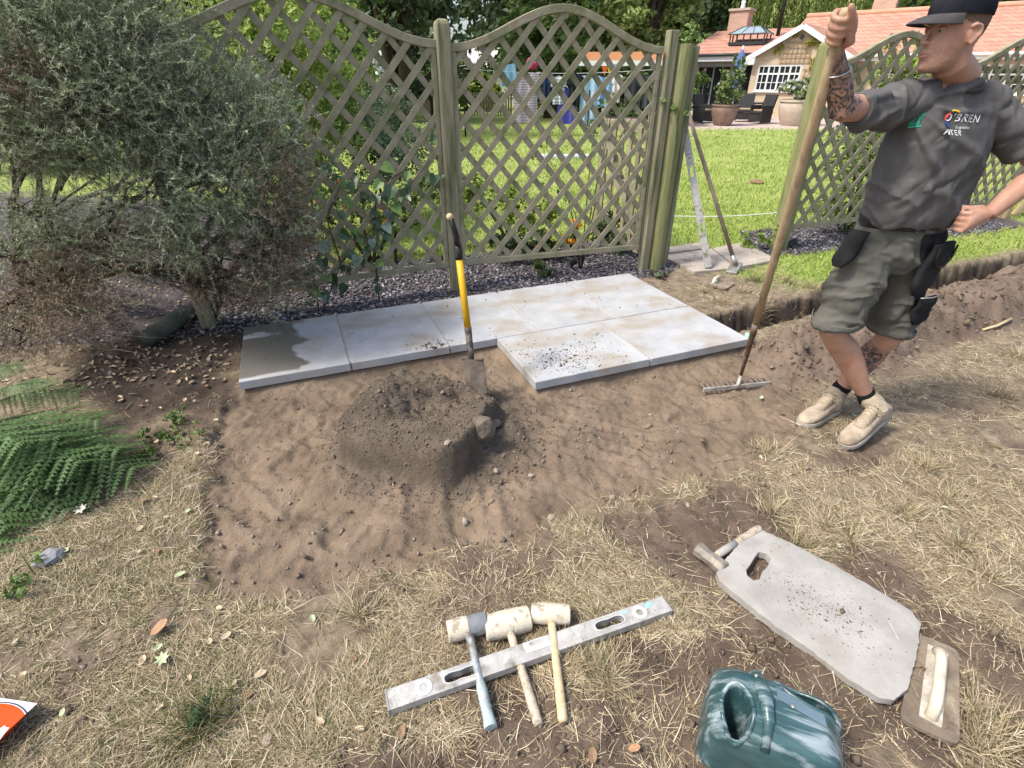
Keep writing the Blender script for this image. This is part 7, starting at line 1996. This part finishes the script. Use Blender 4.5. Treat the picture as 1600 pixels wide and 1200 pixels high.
part('canopy', MB().loft(pring), mat('blue_canvas', (.10, .16, .34), (.14, .21, .40), rough=.9), ps, True)
part('base', MB().lathe([(.26, 0), (.26, .05), (.08, .09), (.05, .2)], (0, 0, 0), 20), M['black'], ps, True, sharp=40)

# ------------------------------------------------------------------ clothes line
LY0 = 18.0
cln = thing('clothes_line', 'washing line on thin dark poles across the far lawn', 'clothes line', (at(727, 200, LY0).x, LY0, 0))
zl = 1.82
xa_, xb_ = at(727, 110, LY0).x, at(1045, 110, LY0).x
part('pole', MB().tube([(0, 0, 0), (0, 0, zl + .1)], .025, 8), M['black'], cln, True)
part('pole', MB().tube([(xb_ - xa_, 0, 0), (xb_ - xa_, 0, zl + .1)], .025, 8), M['black'], cln, True)
part('line', MB().tube([((xb_ - xa_) * k, 0, zl - .12 * math.sin(math.pi * k)) for k in np.linspace(0, 1, 17)], .006, 5), M['white'], cln, True)
part('arm', MB().tube([(-.1, -.02, zl + .06), (1.0, -.2, zl + .22)], .012, 5), M['white'], cln, True)
def cloth_item(nm, x0, x1, y0, y1, m_, label, cat, style='sheet', Y_=LY0):
    a_, b_ = at(x0, y0, Y_), at(x1, y1, Y_)
    w_, z0, z1 = b_.x - a_.x, b_.z, a_.z
    NI, NJ = 20, 14; seed = random.uniform(0, 9)
    def grid(xf, zf):
        mb = MB()
        for lay in (0, 1):
            for j in range(NJ + 1):
                for i in range(NI + 1):
                    u_, v_ = i / NI, j / NJ
                    x, z = xf(u_, v_), zf(u_, v_)
                    mb.v.append(Vector((a_.x + x, Y_ + .05 * math.sin(u_ * 13 + seed) * (.3 + v_) + .02 * math.sin(u_ * 31 + seed * 2) * v_ + lay * .012, z)))
        nn_ = (NI + 1) * (NJ + 1)
        for j in range(NJ):
            for i in range(NI):
                q_ = j * (NI + 1) + i
                mb.f.append((q_, q_ + NI + 1, q_ + NI + 2, q_ + 1)); mb.f.append((nn_ + q_ + 1, nn_ + q_ + NI + 2, nn_ + q_ + NI + 1, nn_ + q_))
        return mb
    H_ = z1 - z0
    if style == 'trousers':
        mb = grid(lambda u_, v_: w_ * (.1 + .8 * u_) * (.45 if False else 1), lambda u_, v_: z1 - H_ * v_ * (1 - .0 * u_))
        mb.v = [Vector((p.x, p.y, p.z)) for p in mb.v]
        # open the gap between the legs
        mb.f = [f for f in mb.f if not (abs(sum(mb.v[i].x for i in f) / 4 - a_.x - w_ * .5) < w_ * .05 and sum(mb.v[i].z for i in f) / 4 < z1 - H_ * .32)]
    elif style == 'shirt':
        mb = grid(lambda u_, v_: w_ * (.5 + (u_ - .5) * (1.0 if v_ < .32 else .66)), lambda u_, v_: z1 - H_ * v_ + .05 * H_ * (1 - abs(u_ - .5) * 2) * (v_ < .1) - (.10 * H_ * abs(u_ - .5) * 2 if v_ < .35 else 0))
    else:
        mb = grid(lambda u_, v_: w_ * (u_ + .04 * math.sin(v_ * 5 + seed)), lambda u_, v_: z1 - H_ * v_ - .04 * math.sin(u_ * math.pi) * (1 - v_))
    t = top(nm, mb, m_, label, cat, (a_.x + w_ / 2, Y_, z0), smooth=True)
    return t
def stripes(name, c1, c2, sc, direction='Z'):
    m_ = bpy.data.materials.new(name); m_.use_nodes = True; n = m_.node_tree.nodes; L = m_.node_tree.links; b = n['Principled BSDF']; b.inputs['Roughness'].default_value = .9
    tc = n.new('ShaderNodeTexCoord'); wv = n.new('ShaderNodeTexWave'); wv.bands_direction = direction; wv.inputs['Scale'].default_value = sc; wv.inputs['Distortion'].default_value = .4; L.new(tc.outputs['Object'], wv.inputs['Vector'])
    cr = n.new('ShaderNodeValToRGB'); cr.color_ramp.interpolation = 'CONSTANT'; cr.color_ramp.elements[0].color = c1 + (1,); cr.color_ramp.elements[1].position = .5; cr.color_ramp.elements[1].color = c2 + (1,); L.new(wv.outputs[0], cr.inputs[0]); L.new(cr.outputs[0], b.inputs['Base Color'])
    return m_
fab = lambda nm, c: mat(nm, c, col(c, .85), scale=12, rough=.92)
cloth_item('hanging_towel', 783, 806, 98, 135, fab('light_blue_cloth', (.28, .48, .66)), 'light blue cloth on the washing line nearest the trellis post', 'laundry')
cloth_item('striped_dress', 804, 840, 112, 192, stripes('red_stripe', (.62, .60, .62), (.20, .10, .18), 7.5), 'long narrow-striped dress on the washing line', 'laundry')
cloth_item('hanging_jeans', 847, 864, 112, 172, fab('navy_denim', (.02, .04, .11)), 'navy jeans on the washing line', 'laundry', 'trousers')
cloth_item('striped_blouse', 858, 886, 120, 163, stripes('grey_stripe', (.68, .68, .70), (.34, .38, .46), 3.2), 'white top with wide grey stripes on the washing line', 'laundry', 'shirt')
cloth_item('blue_dress', 873, 899, 135, 194, fab('violet_blue_cloth', (.12, .12, .50)), 'violet-blue dress on the washing line', 'laundry', Y_=LY0 + .12)
cloth_item('black_dress', 886, 910, 116, 165, fab('black_cloth', (.012, .013, .02)), 'black dress on the washing line', 'laundry', 'shirt', LY0 - .06)
cloth_item('pale_blue_jeans', 905, 936, 118, 196, fab('pale_denim', (.34, .50, .66)), 'pale blue faded jeans on the washing line', 'laundry', 'trousers')
cloth_item('blue_shirt', 932, 952, 118, 168, fab('mid_blue_cloth', (.22, .38, .62)), 'mid blue shirt on the washing line beside the pale jeans', 'laundry')
cloth_item('white_blouse', 952, 972, 116, 160, fab('white_cloth', (.66, .62, .62)), 'white blouse on the washing line', 'laundry', 'shirt')
cloth_item('dark_coat', 972, 1004, 115, 178, fab('charcoal_cloth', (.03, .032, .04)), 'long charcoal coat on the washing line', 'laundry', 'shirt')
cloth_item('dark_trousers', 1004, 1030, 118, 170, fab('dark_grey_cloth', (.05, .055, .065)), 'dark grey trousers at the end of the washing line', 'laundry', 'trousers')
# pink pompom ball on the line
p = at(831, 99, LY0 + .5); mbp = MB().ball((p.x, p.y, p.z), .17, 20, 14)
for i in range(len(mbp.v)): mbp.v[i] = Vector((p.x, p.y, p.z)) + (mbp.v[i] - Vector((p.x, p.y, p.z))) * random.uniform(.86, 1.1)
top('paper_ball', mbp, mat('hot_pink', (.62, .03, .14), (.7, .06, .2), rough=.8), 'hot pink paper ball hanging above the striped dress', 'decoration', (p.x, p.y, p.z - .17))
# archery target, brick barbecue, low picket fence, sheds
p = g(632, 178); ta = thing('archery_target', 'white square target with blue rings standing on the far lawn', 'target', (p.x, p.y, 0), R(8))
part('face', MB().box((0, 0, .55), (1.0, .08, 1.05), Euler((R(-12), 0, 0)).to_matrix()), M['white'], ta)
for i, r_ in enumerate((.36, .24, .12)):
    part('ring', plate(circ(0, 0, r_, 24), [circ(0, 0, r_ - .06, 24)], 0, .01), mat('ring_blue', (.08, .14, .42), rough=.7), ta)
    ta.children[-1].matrix_local = Matrix.Translation((0, -.055, .55)) @ Matrix.Rotation(R(78), 4, 'X')
for s_ in (-1, 1): part('leg', MB().bar((s_ * .35, .1, 1.0), (s_ * .4, .55, .0), .05, .05), tw, ta)
p = g(690, 182); bq = thing('brick_barbecue', 'small brick barbecue with a rounded slate top on the far lawn', 'barbecue', (p.x - .1, p.y, 0), .2)
for x in (-.55, .0, .62): part('pier', MB().box((x, 0, .55), (.25, .8, 1.1)), redb, bq)
part('back_wall', MB().box((.03, .45, .6), (1.4, .1, 1.2)), redb, bq)
part('slate_top', MB().lathe([(.95, 0), (.9, .12), (.6, .3), (.2, .38)], (.03, .05, 1.12), 16), gsm, bq)
a_, b_ = g(735, 182), g(800, 180)
pk = thing('picket_fence', 'low pale picket fence at the far edge of the lawn', 'fence', a_, math.atan2(b_.y - a_.y, b_.x - a_.x))
Lp = (b_ - a_).length; pkm = mat('pale_picket', (.36, .29, .17), (.44, .36, .22), rough=.85)
for z in (.2, .85): part('rail', MB().box((Lp / 2, 0, z), (Lp, .04, .07)), pkm, pk)
for i in range(16): part('picket', MB().box((Lp * (i + .5) / 16, -.035, .5), (.08, .025, 1.0)), pkm, pk)
p = g(800, 150, .8); p = at(770, 170, 36)
sd2 = thing('white_outbuilding', 'white outbuilding with pale roof behind the washing line', 'building', (at(790, 150, 40).x, 40, 0))
part('wall', MB().box((0, 1.5, 1.1), (5.5, 3, 2.2)), mat('whitewash', (.62, .61, .57), (.7, .69, .65), rough=.9), sd2)
part('roof', MB().add([(-3, -.3, 2.2), (3, -.3, 2.2), (3, 3.3, 2.2), (-3, 3.3, 2.2), (-3, 1.5, 3.3), (3, 1.5, 3.3)], [(0, 1, 5, 4), (2, 3, 4, 5), (1, 2, 5), (3, 0, 4), (0, 3, 2, 1)]), mat('pale_slate_roof', (.48, .47, .46), (.58, .57, .55), scale=8, rough=.85), sd2)
for x in (-1.6, 1.4): part('window', MB().box((x, -.03, 1.2), (.8, .08, .9)), glass, sd2)
pg_ = thing('timber_pergola', 'dark timber pergola with a low roof right of the washing line', 'pergola', (at(985, 150, 22).x, 22, 0), -.1)
for x in (-1.5, 1.4):
    for y in (0, 2): part('post', MB().box((x, y, 1.0), (.14, .14, 2.0)), M['bark'], pg_)
part('roof', MB().add([(-1.9, -.4, 1.95), (1.9, -.4, 1.95), (1.9, 2.4, 2.35), (-1.9, 2.4, 2.35), (-1.9, -.4, 2.07), (1.9, -.4, 2.07), (1.9, 2.4, 2.47), (-1.9, 2.4, 2.47)], [(3, 2, 1, 0), (4, 5, 6, 7), (0, 1, 5, 4), (1, 2, 6, 5), (2, 3, 7, 6), (3, 0, 4, 7)]), mat('orange_brown_boards', (.34, .15, .06), (.42, .20, .09), rough=.85), pg_)
part('roof_edge', MB().box((0, -.43, 2.03), (3.9, .05, .16)), M['white'], pg_)
for i, (a_, b_, m_, nm) in enumerate([(945, 110, (.62, .14, .02), 'red'), (953, 108, (.7, .5, .02), 'yellow'), (961, 107, (.10, .45, .55), 'turquoise')]):
    c_ = at(a_, b_, 20); top('bunting_flag', MB().add([(c_.x - .11, 20, c_.z + .12), (c_.x + .11, 20, c_.z + .12), (c_.x, 20, c_.z - .16), (c_.x - .11, 20.01, c_.z + .12), (c_.x + .11, 20.01, c_.z + .12), (c_.x, 20.01, c_.z - .16)], [(0, 2, 1), (3, 4, 5), (0, 1, 4, 3), (1, 2, 5, 4), (2, 0, 3, 5)]), fab(nm + '_flag', m_), nm + ' cloth flag hanging by the timber pergola', 'flag', (c_.x, 20, c_.z - .16))
# pale board lying on the lawn and a dry leaf scrap
p = g(878, 246); mbb_ = MB().box((p.x, p.y, .03), (1.3, .35, .05)); top('white_board', mbb_, mat('pale_blue_board', (.58, .66, .70), rough=.7), 'pale board lying flat on the lawn behind the trellis', 'board', (p.x, p.y, 0))
p = g(1182, 287); stone('dead_clump', (p.x, p.y, .03), .11, brl, 'small brown clump lying on the open lawn in the gateway', 'clump', seed=31, flat=.4)
p = g(1168, 530, .03); mbt = MB().add([(p.x - .03, p.y, .035), (p.x + .03, p.y - .02, .03), (p.x + .05, p.y + .03, .055), (p.x, p.y + .05, .06)], [(0, 1, 2, 3)]); mbt.add([v_ - Vector((0, 0, .003)) for v_ in mbt.v[:4]], [(3, 2, 1, 0)])
top('plastic_scrap', mbt, mat('green_plastic_scrap', (.05, .42, .22), (.4, .6, .5), scale=30, rough=.4), 'scrap of green plastic at the corner of the pale slabs', 'scrap', (p.x, p.y, .03))
# clear bottle and stick on the spoil bank
p = g(1560, 505, .05); top('bare_stick', MB().tube([(p.x - .14, p.y - .05, gz(p.x, p.y) + .02), (p.x, p.y, gz(p.x, p.y) + .03), (p.x + .16, p.y + .08, gz(p.x, p.y) + .05)], [.008, .01, .012], 6), woodh, 'pale stick lying at the end of the soil bank', 'stick', (p.x, p.y, gz(p.x, p.y)), smooth=True)
# ledge stone / dark log under the bush
p0, p1 = g(228, 530, .05), g(320, 478, .05)
top('dark_log', MB().tube([Vector((p0.x, p0.y, .05)), Vector((p0.x, p0.y, .06)).lerp(Vector((p1.x, p1.y, .07)), .5), Vector((p1.x, p1.y, .07))], [.055, .065, .06], 12), mat('mossy_dark_wood', (.06, .065, .05), (.11, .115, .09), rough=.9, bump=.4), 'dark mossy log lying under the grey-green bush', 'log', (p0.x, p0.y, 0), smooth=True)

# ------------------------------------------------------------------ trees all round the garden
tg = 'tall trees closing the garden'
specs = [(-16, 20, 11, 4.5, 'dark', 'dark broad-leaved tree far left behind the grey-green bush'), (-6.2, 17, 11, 3.2, 'mid', 'mid green tree close behind the far end of the left trellis panel'), (1.8, 27, 11, 3.0, 'mid', 'leafy green tree above the washing line near the round-topped post'), (-9, 15, 9, 3.2, 'mid', 'mid green tree behind the lime shrub and left trellis panel'), (-10, 26, 13, 4.6, 'dark', 'dark tree behind the left trellis panel, taller than its neighbours'), (-4.5, 24, 12, 4.0, 'conifer', 'dark conifer rising above the left trellis panel'), (0.5, 34, 13, 4.5, 'conifer', 'broad dark conifer rising above the round-topped post'), (5.5, 40, 14, 5, 'mid', 'mid green tree above the arch of the middle trellis panel'), (7.2, 34, 10, 3, 'willow', 'yellowish green tree above the pergola'), (11, 50, 15, 4.6, 'dark', 'very dark tree behind the bungalow chimney'), (14.5, 46, 13, 3.6, 'dark', 'dark conifer-like tree left of the willow behind the bungalow'), (29, 44, 13, 4.5, 'mid', 'mid green tree behind the ridge of the bungalow roof, right of the willow')]
for i, (x, y, h, cr, k, lb) in enumerate(specs):
    tree('garden_tree', lb, x, y, h, cr, 6500, .17 + y * .0062, LG[k], .12, tg, .5, .5 if k == 'conifer' else None, .22, i)
for i, x in enumerate(range(-46, 60, 9)):
    kd_ = random.choice(['dark', 'mid', 'conifer'])
    tree('boundary_tree', {'dark': 'dark green', 'mid': 'mid green', 'conifer': 'dull green drooping'}[kd_] + ' tall tree in the belt behind the whole garden', x + random.uniform(-2, 2), 60 + random.uniform(-3, 5), random.uniform(15, 19), 7.5, 4800, 1.0, LG[kd_], .04, 'boundary trees behind the garden', .6, None, .3, 40 + i)
# side belts so the garden stays closed off
for i, (x, y) in enumerate([(-22, 10), (-24, 30), (-15, 34), (40, 30), (44, 18), (34, 44)]):
    tree('boundary_tree', ('mid green' if i % 2 else 'dark green') + ' tall tree in the side belt beside the garden', x, y, 13, 5, 3000, .5, LG['mid' if i % 2 else 'dark'], .08, 'boundary trees at the sides', .6, None, .25, 80 + i)
# hedge plants along the far lawn edge
for i, (a_, Y_, r_, k) in enumerate([(480, 24, 2.0, 'dark'), (540, 27, 2.0, 'mid'), (590, 31, 2.2, 'dark'), (650, 34, 2.0, 'dark'), (705, 33, 1.8, 'mid'), (745, 33, 1.3, 'lime'), (860, 32, 1.8, 'mid'), (915, 30, 1.6, 'mixed'), (960, 29, 1.6, 'mid'), (1010, 28, 1.8, 'mixed'), (1050, 26, 1.5, 'mid'), (420, 18, 1.8, 'mid'), (350, 15, 1.8, 'dark'), (260, 13, 1.8, 'mid'), (120, 12, 1.8, 'dark'), (-20, 11, 1.8, 'mid')]):
    p = at(a_, 120, Y_)
    plant('hedge_shrub', {'dark': 'dark green', 'mid': 'mid green', 'lime': 'lime green', 'mixed': 'mixed green'}[k] + (' flowering' if 5 < i < 11 else '') + ' rounded shrub along the far edge of the lawn', 'shrub', (p.x, Y_, 0), [((p.x, Y_, r_ * .55), (r_ * .9, r_ * .7, r_ * .6)), ((p.x + .5 * r_, Y_ + .3, r_ * .9), (r_ * .6, r_ * .6, r_ * .5)), ((p.x - .5 * r_, Y_ - .2, r_ * .8), (r_ * .6, r_ * .6, r_ * .5))], 1900, .11 + .006 * Y_, LG[k], None, .05, .55, 'hedge shrubs along the far lawn', flowers=(LG[('white', 'pink', 'orange')[i % 3]], 40, .16, 'blossom') if 5 < i < 11 else None)
# weeping willow behind the bungalow
wx, wy = 20.5, 48.0
wl = thing('weeping_willow', 'weeping willow with long hanging pale green strands behind the bungalow roof', 'tree', (wx, wy, 0))
NS = 1100; a = rng.uniform(0, 2 * math.pi, NS); rr = np.sqrt(rng.random(NS)) * 7.5; sx0 = np.cos(a) * rr; sy0 = np.sin(a) * rr
ztop = 13.5 - (rr / 7.5) ** 2 * 4.5 + rng.normal(size=NS) * .7; ln_ = rng.uniform(4, 9, NS); K = 44
tt = np.linspace(0, 1, K)[None, :]
P_ = np.stack([sx0[:, None] * (1 + .05 * tt) + rng.normal(size=(NS, K)) * .08, sy0[:, None] * (1 + .05 * tt) + rng.normal(size=(NS, K)) * .08, np.maximum(.6, ztop[:, None] - tt * ln_[:, None])], 2).reshape(-1, 3)
link('hanging_strands', leaf_mesh('hanging_strands', P_, .30 * rng.uniform(.7, 1.3, len(P_)), LG['willow'], .3, np.array([-.3, -.8, .2]), 3.0, np.repeat(np.clip(rng.normal(.5, .25, NS), 0, 1), K)), None, wl)
mb = MB().tube([(0, 0, 0), (.2, 0, 3), (0, .1, 6)], [.5, .42, .34], 12)
for i in range(9):
    an = i * .7; mb.tube([(0, 0, 5.5), (math.cos(an) * 2.2, math.sin(an) * 2.2, 9.5), (math.cos(an) * 4.5, math.sin(an) * 4.5, 11)], [.24, .15, .06], 8)
part('trunk', mb, M['bark'], wl, True)
